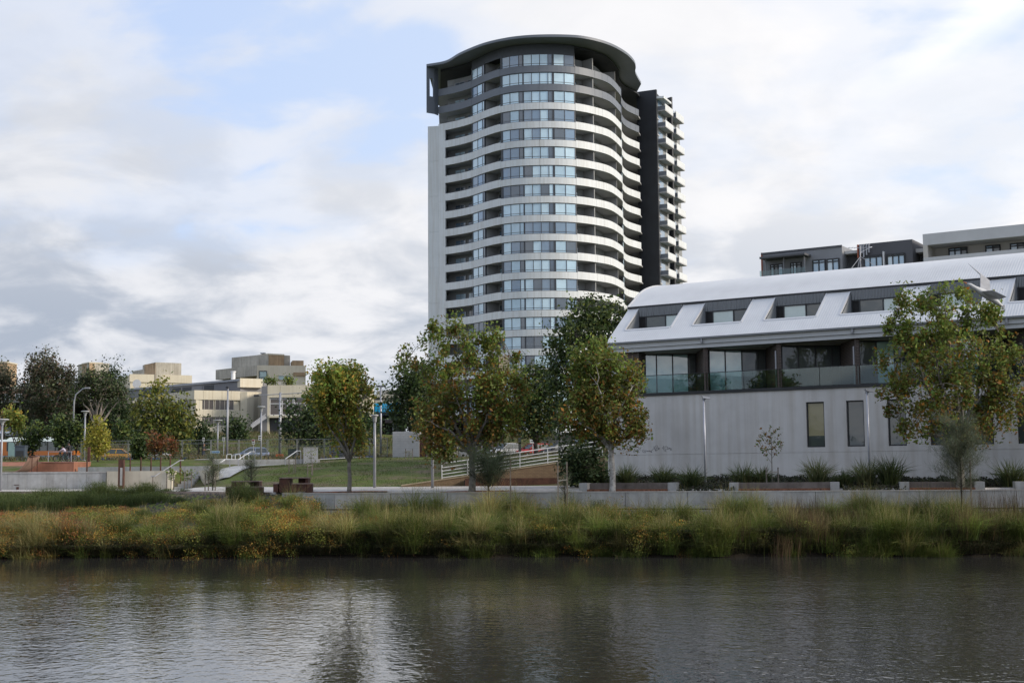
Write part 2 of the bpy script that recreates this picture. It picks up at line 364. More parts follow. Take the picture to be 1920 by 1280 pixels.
def build_ground():
    xs = np.concatenate([[-6000, -2500, -900, -400, -250], np.arange(-160, -60, 4), np.arange(-60, 60, 0.8), np.arange(60, 161, 4), [250, 400, 900, 2500, 6000]])
    ys = np.concatenate([[-300, -100, -60, -30, -15, -5, 0, 4, 8, 12, 16, 22, 30, 36, 42, 47, 51.5], np.arange(55, 62, 0.8), np.arange(62, 98, 0.33), np.arange(98, 135, 1.0), np.arange(135, 300, 5), [330, 400, 600, 1000, 2500, 7000]])
    X, Y = np.meshgrid(xs, ys); Z = gz(X, Y)
    Z += (0.05 * np.sin(X * 0.9 + Y * 0.4) * np.sin(Y * 0.7)) * ((Y - Yp(X)) > 8)
    V = np.stack([X, Y, Z], -1).reshape(-1, 3); nx = len(xs); ny = len(ys)
    i = (np.arange(ny - 1)[:, None] * nx + np.arange(nx - 1)[None]).ravel()
    F = np.stack([i, i + 1, i + nx + 1, i + nx], 1)
    me = bpy.data.meshes.new('ground'); me.from_pydata(V.tolist(), [], F.tolist()); me.polygons.foreach_set('use_smooth', [True] * len(F))
    m = bpy.data.materials.new('grass_and_soil'); m.use_nodes = True; nt = m.node_tree; N = nt.nodes.new; L = nt.links.new
    b = nt.nodes['Principled BSDF']; b.inputs['Roughness'].default_value = 0.95; b.inputs['Specular IOR Level'].default_value = 0.1
    g = N('ShaderNodeNewGeometry')
    def nz(sc, det=6):
        n = N('ShaderNodeTexNoise'); n.inputs['Scale'].default_value = sc; n.inputs['Detail'].default_value = det; L(g.outputs['Position'], n.inputs[0]); return n.outputs[0]
    def rp(f, a, b_, p0, p1):
        r = N('ShaderNodeValToRGB'); r.color_ramp.elements[0].position = p0; r.color_ramp.elements[1].position = p1
        r.color_ramp.elements[0].color = (*a, 1); r.color_ramp.elements[1].color = (*b_, 1); L(f, r.inputs[0]); return r.outputs[0]
    gr = rp(nz(1.4), (0.06, 0.086, 0.022), (0.112, 0.136, 0.038), 0.3, 0.68)
    dirt = rp(nz(3.0), (0.10, 0.083, 0.054), (0.17, 0.14, 0.09), 0.3, 0.7)
    fac = rp(nz(0.30, 8), (0, 0, 0), (1, 1, 1), 0.47, 0.64)
    mx = N('ShaderNodeMix'); mx.data_type = 'RGBA'; L(fac, mx.inputs[0]); L(gr, mx.inputs[6]); L(dirt, mx.inputs[7])
    # wet soil at the bank's foot, with the overhanging grass's shade painted in
    sz = N('ShaderNodeSeparateXYZ'); L(g.outputs['Position'], sz.inputs[0]); mud_shade = rp(sz.outputs[2], (1, 1, 1), (0, 0, 0), 0.55, 0.85)
    m2 = N('ShaderNodeMix'); m2.data_type = 'RGBA'; L(mud_shade, m2.inputs[0]); L(mx.outputs[2], m2.inputs[6]); m2.inputs[7].default_value = (0.018, 0.015, 0.011, 1)
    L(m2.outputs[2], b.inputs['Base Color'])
    bp = N('ShaderNodeBump'); bp.inputs['Strength'].default_value = 0.9; bp.inputs['Distance'].default_value = 0.08; L(nz(9, 5), bp.inputs['Height']); L(bp.outputs[0], b.inputs['Normal'])
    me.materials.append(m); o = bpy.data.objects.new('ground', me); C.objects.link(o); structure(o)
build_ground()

def build_water():
    me = bpy.data.meshes.new('water')
    mb = MB(); mb.quad((-900, -200, 0), (900, -200, 0), (900, 75, 0), (-900, 75, 0))
    m = bpy.data.materials.new('pond_water'); m.use_nodes = True; nt = m.node_tree; N = nt.nodes.new; L = nt.links.new
    b = nt.nodes['Principled BSDF']; b.inputs['Base Color'].default_value = (0.036, 0.034, 0.031, 1); b.inputs['Roughness'].default_value = 0.04
    b.inputs['IOR'].default_value = 1.72; b.inputs['Specular IOR Level'].default_value = 0.5
    g = N('ShaderNodeNewGeometry')
    def nz(sx, sy, rot, sc, det, dist=0.0, rough=0.55):
        mp = N('ShaderNodeMapping'); mp.inputs['Scale'].default_value = (sx, sy, 1); mp.inputs['Rotation'].default_value = (0, 0, rot); L(g.outputs['Position'], mp.inputs[0])
        n = N('ShaderNodeTexNoise'); n.inputs['Scale'].default_value = sc; n.inputs['Detail'].default_value = det; n.inputs['Distortion'].default_value = dist
        n.inputs['Roughness'].default_value = rough; L(mp.outputs[0], n.inputs[0]); return n.outputs[0]
    a = nz(1.15, 1.0, 0.45, 2.5, 2, 0.7, .45); c = nz(1.25, 0.9, -0.5, 4.6, 2, 0.5, .45); d = nz(0.5, 0.8, 0.1, 0.5, 1)
    def m_(op, x, y):
        k = N('ShaderNodeMath'); k.operation = op
        for i, v in enumerate((x, y)):
            if isinstance(v, (int, float)): k.inputs[i].default_value = v
            else: L(v, k.inputs[i])
        return k.outputs[0]
    h = m_('ADD', m_('ADD', a, m_('MULTIPLY', c, 0.45)), m_('MULTIPLY', d, 0.5))
    # sheltered, calmer water under the far bank; patches of breeze elsewhere
    s = N('ShaderNodeSeparateXYZ'); L(g.outputs['Position'], s.inputs[0])
    mr = N('ShaderNodeMapRange'); mr.interpolation_type = 'SMOOTHSTEP'; L(s.outputs[1], mr.inputs['Value'])
    mr.inputs['From Min'].default_value = 44; mr.inputs['From Max'].default_value = 58; mr.inputs['To Min'].default_value = 1.0; mr.inputs['To Max'].default_value = 0.45
    pt = nz(0.12, 0.3, 0.2, 0.6, 2); pr = N('ShaderNodeMapRange'); L(pt, pr.inputs['Value']); pr.inputs['From Min'].default_value = 0.3; pr.inputs['From Max'].default_value = 0.7; pr.inputs['To Min'].default_value = 0.55; pr.inputs['To Max'].default_value = 1.1
    br = N('ShaderNodeMapRange'); br.interpolation_type = 'SMOOTHSTEP'; L(s.outputs[0], br.inputs['Value']); br.inputs['From Min'].default_value = 1; br.inputs['From Max'].default_value = 11; br.inputs['To Min'].default_value = 1.0; br.inputs['To Max'].default_value = 2.1
    hh = m_('MULTIPLY', h, m_('MULTIPLY', m_('MULTIPLY', mr.outputs[0], pr.outputs[0]), br.outputs[0]))
    bp = N('ShaderNodeBump'); bp.inputs['Strength'].default_value = 1.0; bp.inputs['Distance'].default_value = 0.0165; L(hh, bp.inputs['Height']); L(bp.outputs[0], b.inputs['Normal'])
    o = mb.build('water', m); structure(o)
build_water()

def edge_pts(x0, x1, step=1.0):
    xs = sorted(set(list(np.arange(x0, x1, step)) + [x1] + [e for e in _ex if x0 < e < x1]))
    return [(float(x), float(Yp(x))) for x in xs]
def build_promenade():
    mb = MB(); pts = edge_pts(-60, 60, 1.2)
    def zof(x, v):
        return g1(x, Yp(x) + v) + 0.1
    vs = [0.0, 1.4, 2.8, 4.2, 5.3]
    for (x0, y0), (x1, y1) in zip(pts[:-1], pts[1:]):
        right = x0 > 3.4
        dep = lambda x, y: 1.45 if right else (93.95 - y if x < -23.5 else min(5.3, 93.95 - y))
        D0, D1 = dep(x0, y0), dep(x1, y1); vv = [0, 1] if right else [0, .25, .5, .75, 1]
        for a, b_ in zip(vv[:-1], vv[1:]):
            mb.quad((x0, y0 + a * D0, zof(x0, a * D0 + 0.01)), (x1, y1 + a * D1, zof(x1, a * D1 + 0.01)), (x1, y1 + b_ * D1, zof(x1, b_ * D1)), (x0, y0 + b_ * D0, zof(x0, b_ * D0)))
        mb.quad((x0, y0, 2.6), (x1, y1, 2.6), (x1, y1, zof(x1, 0.01)), (x0, y0, zof(x0, 0.01)))
    structure(mb.build('promenade', M_pave))
build_promenade()

# ------------------------------------------------------------------ retaining wall along the water
def seg_point(x, off=0.0):  # on the promenade edge, off metres towards the water
    return (float(x), float(Yp(x)) - off)
def build_retaining_wall():
    x0, x1 = -12.6, 60.0
    t = thing('retaining_wall', 'long pale concrete retaining wall with a dark shadow joint, along the promenade above the reeds', 'wall', (0, 70, 1.2))
    L = 3.05; n = int((x1 - x0) / L); first = None
    for k in range(n):
        a = x0 + k * L + 0.012; b_ = x0 + (k + 1) * L - 0.012
        pa, pb = seg_point(a, 0.28), seg_point(b_, 0.28)
        MB().wall(pa, pb, 2.05, 2.86, 0.25).build('panel', M_conc, t)
        pa, pb = seg_point(a, 0.34), seg_point(b_, 0.34)
        MB().wall(pa, pb, 0.9, 1.98, 0.28).build('lower_panel', M_conc, t)
    mb = MB(); pts = [seg_point(x, 0.30) for x in np.arange(x0, x1, 3.0)]
    for a, b_ in zip(pts[:-1], pts[1:]): mb.wall(a, b_, 2.86, 2.905, 0.34)
    mb.build('coping', M_pave, t)
    mb = MB(); pts = [seg_point(x, 0.2) for x in np.arange(x0, x1, 3.0)]
    for a, b_ in zip(pts[:-1], pts[1:]): mb.wall(a, b_, 0.9, 2.85, 0.12)
    mb.build('backing', M_dark, t)
build_retaining_wall()
# low brick kerb where the promenade swings away on the left
def build_kerb():
    mb = MB(); pts = [seg_point(x, 0.12) for x in np.arange(-60, -12.6, 1.5)]
    for a, b_ in zip(pts[:-1], pts[1:]): mb.wall(a, b_, 2.55, 2.93, 0.22)
    o = mb.build('kerb', mat('kerb_brick', (0.33, 0.25, 0.21), 0.85, var=0.2, scale=5)); structure(o)
build_kerb()
# red mulch round the trees at the edge of the promenade
def mulch(x, y, rx, ry):
    mb = MB(); n = 22; c = (x, y, g1(x, y) + 0.125); ring = []
    for i in range(n):
        a = 2 * math.pi * i / n; k = 1 + 0.18 * math.sin(3 * a + x) + 0.1 * math.sin(7 * a)
        px_, py_ = x + rx * k * math.cos(a), y + ry * k * math.sin(a)
        ring.append((px_, py_, g1(px_, max(py_, Yp(px_) + 0.05)) + 0.106))
    for i in range(n): mb.poly([c, ring[i], ring[(i + 1) % n]])
    return mb
mb = MB()
for x, y, rx, ry in ((-8.8, 72.7, 2.2, 0.45), (-2.1, 71.2, 2.6, 0.4)):
    q = mulch(x, y, rx, ry); n0 = len(mb.v); mb.v += q.v; mb.f += [tuple(i + n0 for i in f) for f in q.f]; mb.m += q.m
structure(mb.build('ground_mulch', M_mulch))
# back road and path
def strip(name, x0, x1, yfun, w, m, lift, step=3):
    mb = MB(); xs = np.arange(x0, x1 + 0.1, step)
    for a, b_ in zip(xs[:-1], xs[1:]):
        q = []
        for x, dv in ((a, 0), (b_, 0), (b_, w), (a, w)):
            y = yfun(x) + dv; q.append((x, y, g1(x, y) + lift))
        mb.quad(*q)
    return structure(mb.build(name, m))
strip('path', -26, 9, lambda x: 108.3 - 0.02 * x, 1.5, M_pave, 0.10)
strip('road', -90, 60, lambda x: 142 - 0.05 * x, 12, M_asph, 0.12)
# ------------------------------------------------------------------ the curved tower
def catmull(pts, per=10):
    P_ = [np.array(p, float) for p in pts]; P_ = [2 * P_[0] - P_[1]] + P_ + [2 * P_[-1] - P_[-2]]; out = []
    for i in range(1, len(P_) - 2):
        p0, p1, p2, p3 = P_[i - 1:i + 3]
        for k in range(per):
            t = k / per
            out.append(0.5 * ((2 * p1) + (-p0 + p2) * t + (2 * p0 - 5 * p1 + 4 * p2 - p3) * t * t + (-p0 + 3 * p1 - 3 * p2 + p3) * t ** 3))
    out.append(P_[-2]); return np.array(out)
class Curve:
    def __init__(s, pts):
        s.p = np.asarray(pts); d = np.linalg.norm(np.diff(s.p, axis=0), axis=1); s.s = np.concatenate([[0], np.cumsum(d)]); s.L = s.s[-1]
    def at(s, l): return np.array([np.interp(l, s.s, s.p[:, 0]), np.interp(l, s.s, s.p[:, 1])])
    def tan(s, l):
        a = s.at(max(l - 0.25, 0)); b = s.at(min(l + 0.25, s.L)); d = b - a; return d / np.linalg.norm(d)
    def out(s, l, o):  # o > 0: towards the street
        t = s.tan(l); return s.at(l) + np.array([t[1], -t[0]]) * o
    def arc(s, a, b, o=0.0, n=None):
        n = n or max(1, int(round((b - a) / 0.9))); return [s.out(lerp(a, b, i / n), o) for i in range(n + 1)]
    def find(s, px, back=False):
        """arc length where the sight line at photo column px (third floor) meets the curve"""
        k = (px - 960 + 6) / 2500.0; f = s.p[:, 0] / s.p[:, 1] - k; idx = np.where(np.sign(f[:-1]) != np.sign(f[1:]))[0]
        i = idx[-1] if back else idx[0]; t = f[i] / (f[i] - f[i + 1]); return float(s.s[i] + t * (s.s[i + 1] - s.s[i]))

def build_tower():
    pix = [(816.6, 228.8), (847, 226.8), (878.5, 223.9), (906.6, 220.0), (937.5, 216.9), (975, 215.3), (1033, 214.9), (1078, 215.9), (1117.5, 218.5), (1145.7, 222.0)]
    pts = [((px - 960 + 6) / 2500 * Y, Y) for px, Y in pix] + [(19.3, 228.6), (19.75, 231.6), (20.05, 234.6), (21.3, 238.8), (24.0, 243.2)]
    cv = Curve(catmull(pts, 12))
    tops = [121.6, 156.7, 193, 227, 262, 296.5, 331.8, 367, 402.5, 437.7, 472, 508, 544, 581, 616, 652, 687]
    zs = [PZ(1000, y, 215.2) for y in tops]
    A_, B_ = np.polyfit(np.arange(len(zs)), zs, 1)
    pitch = -A_; z_top = B_ + 0.0                                   # z of the first parapet's top edge
    nfl = len(zs) + 3
    base_z = 5.5
    T = thing('apartment_tower', 'tall curved grey and white apartment tower with wavy balcony bands and a dark overhanging roof', 'building', (4, 228, base_z))
    mL = mat('tower_white_panel', (0.68, 0.715, 0.74), 0.55, var=0.03, scale=0.3, streak=0.12)
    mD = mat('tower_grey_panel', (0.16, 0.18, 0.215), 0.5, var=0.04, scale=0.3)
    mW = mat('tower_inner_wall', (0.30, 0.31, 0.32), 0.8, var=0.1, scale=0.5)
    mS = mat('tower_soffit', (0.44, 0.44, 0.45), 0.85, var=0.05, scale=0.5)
    mF = mat('tower_window_frame', (0.05, 0.058, 0.072), 0.45, var=0.05)
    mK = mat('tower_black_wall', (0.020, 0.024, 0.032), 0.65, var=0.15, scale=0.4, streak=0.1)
    mP = mat('tower_partition', (0.30, 0.305, 0.31), 0.8, var=0.05)
    gP = [glass('glass_blind', (0.55, 0.75, 0.88), 0.05, ior=1.9), glass('glass_curtain', (0.42, 0.61, 0.75), 0.05, ior=1.9), glass('glass_dim', (0.14, 0.24, 0.36), 0.03, ior=2.1), glass('glass_dark', (0.045, 0.08, 0.12), 0.03, ior=2.0)]
    wts = [0.44, 0.30, 0.18, 0.08]
    rnd = random.Random(4)
    def pick(): return rnd.choices(gP, wts)[0]
    bandh = 1.24
    Lend = cv.L
    S = cv.find; sB = {}
    b828, b880, b903, b935 = S(829), S(880), S(903.5), S(935.5)
    b978, b1035, b1080, b1118, b1163 = S(978.5), S(1035.5), S(1079.5), S(1117), S(1160)
    back = [(24.6, 246.2), (27.6, 244.9), (32.6, 258.5), (22, 263), (-13.5, 252)]
    # joints of the parapet panels along the curve
    joints = [0.0, b880, S(935), S(1010), b1080, b1118, S(1131), S(1142), S(1151), S(1158)]
    l0 = joints[-1]
    while l0 < Lend - 2.6:
        l0 += 2.2 if l0 > cv.find(1160) + 6 else 1.7; joints.append(l0)
    joints.append(Lend)
    protoL = []; protoD = []
    zf0 = z_top
    def band_panel(a, b, z0, z1, m):
        mb = MB(); n = max(1, int(round((b - a) / 0.8))); o = cv.arc(a + 0.02, b - 0.02, 0.0, n); i = cv.arc(a + 0.02, b - 0.02, -0.14, n)
        for k in range(n):
            mb.hexa([(*o[k], z0), (*o[k + 1], z0), (*i[k + 1], z0), (*i[k], z0)], [(*o[k], z1), (*o[k + 1], z1), (*i[k + 1], z1), (*i[k], z1)])
        return mb
    def in_window(l): return b935 - 0.05 <= l <= b1080 + 0.05
    for a, b in zip(joints[:-1], joints[1:]):
        low = in_window((a + b) / 2)
        zt = zf0 - (0.14 if low else 0.0)
        for m, lst in ((mD, protoD), (mL, protoL)):
            lst.append(band_panel(a, b, zf0 - bandh, zt, m).build('parapet_panel', m, T))
    for k in range(nfl):
        dz = -k * pitch
        for pl in (protoD if k < 2 else protoL):
            if k == 0 and pl in protoD: continue
            if k == 2 and pl in protoL: pl.location.z += dz; continue
            src = pl
            share(src, 'parapet_panel', T, dz if k < 2 else dz - protoL[0].location.z) if k != 0 else None
    # (the light prototypes now serve the third band; re-measured copies above use their shared mesh)
    # floor slabs, one per storey, soffit towards the balcony below
    poly = [tuple(p) for p in cv.arc(0, Lend, -0.15, 60)]
    full = poly + back
    zsl = zf0 - bandh + 0.06
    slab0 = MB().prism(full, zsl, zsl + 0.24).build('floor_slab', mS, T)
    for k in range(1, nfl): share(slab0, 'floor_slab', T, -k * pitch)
    # inner walls of the recessed balconies
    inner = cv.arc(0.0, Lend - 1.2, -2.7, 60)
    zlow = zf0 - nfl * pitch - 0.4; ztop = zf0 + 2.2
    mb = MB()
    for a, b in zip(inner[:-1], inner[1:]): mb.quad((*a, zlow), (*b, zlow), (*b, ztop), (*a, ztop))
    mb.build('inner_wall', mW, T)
    # window runs flush with the bands
    zw0 = zf0 - 0.13; zw1 = zf0 - bandh + pitch - 0.012            # the opening above a parapet
    groups = [(b880 + 0.12, b903, [('p', .42), ('p', .42), ('v', .16)], 0.02),
              (b935 + 0.35, b978, [('p', .40), ('p', .42), ('v', .18)], -0.13),
              (b978 + 0.12, b1035, [('p', .285), ('p', .285), ('p', .285), ('v', .145)], -0.13),
              (b1035 + 0.25, b1080 - 0.1, [('p', .5), ('p', .5)], -0.13)]
    sw = Lend - 8.6
    groups.append((sw - 1.6, sw, [('p', 1.0)], 0.02))
    def at3(l, o, z): q = cv.out(l, o); return (q[0], q[1], z)
    for gi, (a, b, panes, dzb) in enumerate(groups):
        lo = zf0 + dzb - (0.0); hi = zw1
        fr = MB(); o1, o2 = -0.10, -0.22
        def slab_(l0_, l1_, z0, z1, oa=o1, ob=o2, mb=fr):
            n = max(1, int((l1_ - l0_) / 1.0))
            for i in range(n):
                p, q = lerp(l0_, l1_, i / n), lerp(l0_, l1_, (i + 1) / n)
                mb.hexa([at3(p, oa, z0), at3(q, oa, z0), at3(q, ob, z0), at3(p, ob, z0)], [at3(p, oa, z1), at3(q, oa, z1), at3(q, ob, z1), at3(p, ob, z1)])
        slab_(a, b, lo, lo + 0.07); slab_(a, b, hi - 0.10, hi)
        edges = [a]
        for kind, w in panes: edges.append(edges[-1] + (b - a) * w)
        for e in edges:
            w = 0.05 if e not in (a, b) else 0.06
            slab_(max(a, e - w), min(b, e + w), lo + 0.07, hi - 0.10, o1 + 0.004, o2)
        fobj = fr.build('window', mF, T)
        pobjs = []
        for (kind, w), e0, e1 in zip(panes, edges[:-1], edges[1:]):
            # main light and the narrow fixed light under it
            zc = lo + 0.07 + 0.30
            pb = MB()
            q0, q1 = e0 + 0.05, e1 - 0.05
            pb.hexa([at3(q0, -0.15, lo + .07), at3(q1, -0.15, lo + .07), at3(q1, -0.17, lo + .07), at3(q0, -0.17, lo + .07)],
                    [at3(q0, -0.15, zc - .03), at3(q1, -0.15, zc - .03), at3(q1, -0.17, zc - .03), at3(q0, -0.17, zc - .03)])
            pb.hexa([at3(q0, -0.15, zc + .03), at3(q1, -0.15, zc + .03), at3(q1, -0.17, zc + .03), at3(q0, -0.17, zc + .03)],
                    [at3(q0, -0.15, hi - .1), at3(q1, -0.15, hi - .1), at3(q1, -0.17, hi - .1), at3(q0, -0.17, hi - .1)])
            tb = pb.build('pane', gP[2], fobj); pobjs.append((kind, tb, (e0, e1, zc)))
            slab_2 = MB(); slab_(e0 + 0.04, e1 - 0.04, zc - .03, zc + .03, -0.11, -0.16, slab_2); slab_2.build('transom', mF, fobj)
        cm = children_map()
        trans = [c for c in cm[fobj.name] if c.name.startswith('transom')]
        for k in range(0, nfl):
            if k == 0: f2 = fobj
            else:
                f2 = share(fobj, 'window', T, -k * pitch)
            run = pick() if rnd.random() < 0.6 else None
            for kind, tb, _ in pobjs:
                m = gP[3] if kind == 'v' and rnd.random() < .5 else (run or pick())
                if kind != 'v' and rnd.random() < 0.18: m = pick()
                if k == 0: tb.material_slots[0].link = 'OBJECT'; tb.material_slots[0].material = m
                else:
                    p2 = bpy.data.objects.new('pane', tb.data); C.objects.link(p2); p2.parent = f2
                    p2.material_slots[0].link = 'OBJECT'; p2.material_slots[0].material = m
            if k > 0:
                for tr in trans:
                    t2 = bpy.data.objects.new('transom', tr.data); C.objects.link(t2); t2.parent = f2
    # solid piers between the window runs
    mb = MB()
    for l, w in ((b880, 0.12), (b935 + 0.17, 0.17), (b978 + 0.06, 0.06), (b1035 + 0.12, 0.12), (b1080 - 0.05, 0.06), (b903 + 0.06, 0.06)):
        p = [cv.out(l - w, -0.11), cv.out(l + w, -0.11), cv.out(l + w, -0.5), cv.out(l - w, -0.5)]
        mb.prism([tuple(v) for v in p], zlow, ztop)
    mb.build('pier', mF, T)
    # party walls in the recesses
    for l in (b1118, b1163, b880 - 0.25, b935 - 0.05, b903 + 0.15, sw + 0.12, b1080 + 0.05):
        a, b = cv.out(l, -0.35), cv.out(l, -2.8)
        MB().wall(a, b, zlow, ztop, 0.18).build('party_wall', mP, T)
    # glazed doors at the back of the left balconies
    d0 = None
    for (la, lb) in ((b828 + 0.3, b828 + 2.3), (b828 + 2.9, b828 + 4.1), (b903 + 0.8, b903 + 2.4), (b1118 + 0.6, b1118 + 2.6), (b1080 + .8, b1080 + 2.2)):
        mbf = MB(); z0 = zf0 - bandh + 0.32; z1 = z0 + 2.25
        a, b = cv.out(la, -2.62), cv.out(lb, -2.62)
        for t0, t1 in ((0, .04), (.48, .52), (.96, 1)):
            p, q = a + (b - a) * t0, a + (b - a) * t1; mbf.wall(p, q, z0, z1, -0.06)
        mbf.wall(a, b, z1, z1 + 0.08, -0.06); mbf.wall(a, b, z1 - 0.45, z1 - .38, -0.05)
        d0 = mbf.build('balcony_door', M_galv if la < b903 else mF, T)
        gl = MB().wall(a, b, z0, z1, -0.02).build('pane', gP[3], d0)
        for k in range(1, nfl):
            dd = share(d0, 'balcony_door', T, -k * pitch); g2 = bpy.data.objects.new('pane', gl.data); C.objects.link(g2); g2.parent = dd
            g2.material_slots[0].link = 'OBJECT'; g2.material_slots[0].material = rnd.choice([gP[3], gP[2], gP[1], gP[0]])
    # handrails over the parapets
    for a, b in ((b828, b880 - .3), (b903 + .2, b935 - .2)):
        hr = MB(); pa = cv.arc(a, b, -0.07); hr.tube([(*p, zf0 + 0.14) for p in pa], 0.03, 5)
        for p in pa[::2]: hr.bar((*p, zf0 - .1), (*p, zf0 + 0.14), 0.03)
        h0 = hr.build('handrail', mF, T)
        for k in range(1, nfl): share(h0, 'handrail', T, -k * pitch)
    # pale side wall on the left, below the dark box
    zl = PZ(815, 236.5, 229)
    xl = PX(803.5, 229)
    a0 = np.array([xl, 229.3]); a1 = np.array([cv.at(0)[0] + 0.02, 228.95]); a2 = cv.at(b828)
    nblk = int((zl - zlow) / (2 * pitch)) + 1
    for k in range(nblk):
        z1 = zl - k * 2 * pitch; z0 = max(zlow, z1 - 2 * pitch + 0.02)
        mb = MB().wall(a0, a1, z0, z1, 8.0); mb.build('side_wall', mL, T)
    mb = MB(); pa = cv.arc(0.0, b828, -0.02, 3)
    for p, q in zip(pa[:-1], pa[1:]): mb.wall(p, q, zlow, zl, 0.3)
    mb.build('end_wall', mL, T)
    # dark framed box at the top left, with a slot through it
    zr = PZ(1022, 67, 214.0)                                        # roof's upper edge
    zb = PZ(800, 211.5, 226.6)
    # roof plate: wide dark eaves with the same waves
    rp = [(799.5, 120.7), (836, 113.7), (864, 98), (906.6, 80.8), (948.8, 71), (985, 66.5), (1022, 64.8), (1058, 65), (1089, 67), (1120, 73), (1145.7, 81.5), (1165, 91.5), (1179, 101.5), (1188.5, 112), (1192, 121.6), (1191.5, 134), (1202, 154)]
    zr_ = PZ(1022, 64.8, 211.6); rpts = []
    for px, py in rp:
        d = P(px, py, 200.0) - EYE; k = (zr_ - 4.0) / d.z; q = EYE + d * k; rpts.append((q.x, q.y))
    rc = [tuple(p) for p in catmull(rpts, 6)]
    Y_back = [(23.6, 247), (23, 262), (-14, 252)]
    MB().prism(rc + Y_back, zr_ - 0.42, zr_).build('roof', mD, T)
    zr = zr_
    A = np.array(rpts[0]) + np.array([0.04, 0.05]); Yb_ = A[1] + 0.9; B = np.array([PX(816.5, Yb_), Yb_]); D = B - A
    zb = PZ(800, 211.5, A[1])
    zs0, zs1 = PZ(808, 181, A[1] + .5), PZ(808, 147, A[1] + .5)
    mb = MB(); th = 0.10
    mb.wall(A, A + D * .40, zb, zr - .43, th); mb.wall(A + D * .83, B, zb, zr - .43, th)
    mb.wall(A + D * .40, A + D * .83, zb, zs0, th); mb.wall(A + D * .40, A + D * .83, zs1, zr - .43, th)
    mb.wall(B + np.array([0.02, 0.02]), cv.at(0) + np.array([0.0, 0.25]), zb, zr - .43, 0.1)
    mb.build('slotted_end_frame', mD, T)
    # lower ceiling under the eaves
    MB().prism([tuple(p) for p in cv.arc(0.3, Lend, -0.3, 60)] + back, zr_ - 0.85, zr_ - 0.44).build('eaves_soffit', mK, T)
    # wall band under the eaves over the top windows
    mb = MB(); pa = cv.arc(b880, b1080, -0.16, 24)
    for p, q in zip(pa[:-1], pa[1:]): mb.wall(p, q, zw1, zr_ - 0.5, 0.15)
    mb.build('head_panel', mF, T)
    # black blade wall and the side elevation with stacked balconies
    zk = PZ(1220, 169, 245)
    K0 = np.array([23.9, 246.3]); K1 = np.array([27.45, 244.6])
    MB().wall(K0, K1, zlow - 2, zk, 0.5).build('blade_wall', mK, T)
    S0 = K1 + np.array([0.02, 0.5]); S1 = np.array([33.5, 258.5])
    d = (S1 - S0) / np.linalg.norm(S1 - S0); nrm = np.array([d[1], -d[0]])
    MB().wall(S0 + nrm * 0, S1, zlow - 2, zk - 1.3, 0.4).build('side_elevation', mW, T)
    zk2 = PZ(1254, 184.5, 251.5)
    Lsd = np.linalg.norm(S1 - S0)
    q = S0 + d * (Lsd * 0.47); MB().wall(q, q + nrm * 0.95 - d * 0.5, zlow - 2, zk2, 0.35).build('blade_wall', mK, T)
    def balcony(l, width, depth, ztop_, mside, mfront):
        """projecting box balcony: dark left cheek, pale front"""
        a = S0 + d * l; b = S0 + d * (l + width); o = nrm * depth
        parts = []
        parts.append(MB().prism([tuple(a), tuple(a + o), tuple(b + o), tuple(b)], ztop_ - 1.35, ztop_ - 1.12).build('balcony', mS, T))
        c = parts[0]
        MB().wall(a, a + o, ztop_ - 1.12, ztop_ - 0.35, 0.12).build('cheek', mside, c)
        mbp = MB().wall(a + o, b + o, ztop_ - 1.12, ztop_, 0.12); mbp.build('front_panel', mfront, c)
        return c
    z0 = PZ(1254, 207, 250)
    cA = balcony(0.8, 5.0, 1.5, z0, mD, mL); cB = balcony(7.6, 5.2, 1.5, z0 + 0.25, mD, mL)
    sgl = []
    for l, w in ((0.9, 2.6), (8.0, 3.0)):
        mb = MB().wall(S0 + d * l + nrm * 0.05, S0 + d * (l + w) + nrm * 0.05, z0 - 1.1, z0 + 1.1, -0.03)
        s = mb.build('window', gP[2], T); sgl.append(s)
    cm = children_map()
    for k in range(1, nfl):
        for c in (cA, cB):
            c2 = share(c, 'balcony', T, -k * pitch)
            for ch in cm[c.name]:
                h = bpy.data.objects.new(ch.name.split('.')[0], ch.data); C.objects.link(h); h.parent = c2
        for s in sgl: share(s, 'window', T, -k * pitch)
    MB().prism([tuple(S0 - d * .3), tuple(S0 + d * 4.8), tuple(S0 + d * 4.8 + nrm * 1.5), tuple(S0 + nrm * 1.5)], zk - 1.7, zk - 1.3).build('canopy', mL, T)
    # podium
    zp = zlow + 0.3
    MB().prism([(-12, 219), (6, 213.5), (17, 216), (27, 240), (24, 258), (-13, 252)], 4.5, zp - 0.6).build('podium', mat('podium_stone', (0.42, 0.36, 0.27), 0.8, var=0.08, scale=0.6), T)
    mb = MB().box(PX(937, 214.4), PX(957, 214.4), 214.4, 216, PZ(945, 700, 214.4), PZ(945, 667, 214.4)); mb.build('podium_wing', mat('podium_stone', (0, 0, 0)), T)
build_tower()
# ------------------------------------------------------------------ barrel-roofed town houses on the right
class Frame:
    """local frame of a facade: t along it (to the right), s back from it"""
    def __init__(s, A, u): s.A = np.array(A, float); s.u = np.array(u, float) / np.linalg.norm(u); s.v = np.array([-s.u[1], s.u[0]])
    def p(s, t, b=0.0): return s.A + s.u * t + s.v * b
    def p3(s, t, b, z): q = s.p(t, b); return (q[0], q[1], z)
    def t_of(s, px, b=0.0):
        k = (px - 960) / 2500.0; a = s.A + s.v * b   # (a.x + u.x t) = k (a.y + u.y t)
        return (k * a[1] - a[0]) / (s.u[0] - k * s.u[1])
    def z_of(s, px, py, b=0.0):
        q = s.p(s.t_of(px, b), b); return PZ(px, py, q[1])
    def box(s, mb, t0, t1, s0, s1, z0, z1, mi=0):
        c = lambda z: [s.p3(t0, s0, z), s.p3(t1, s0, z), s.p3(t1, s1, z), s.p3(t0, s1, z)]
        return mb.hexa(c(z0), c(z1), mi)
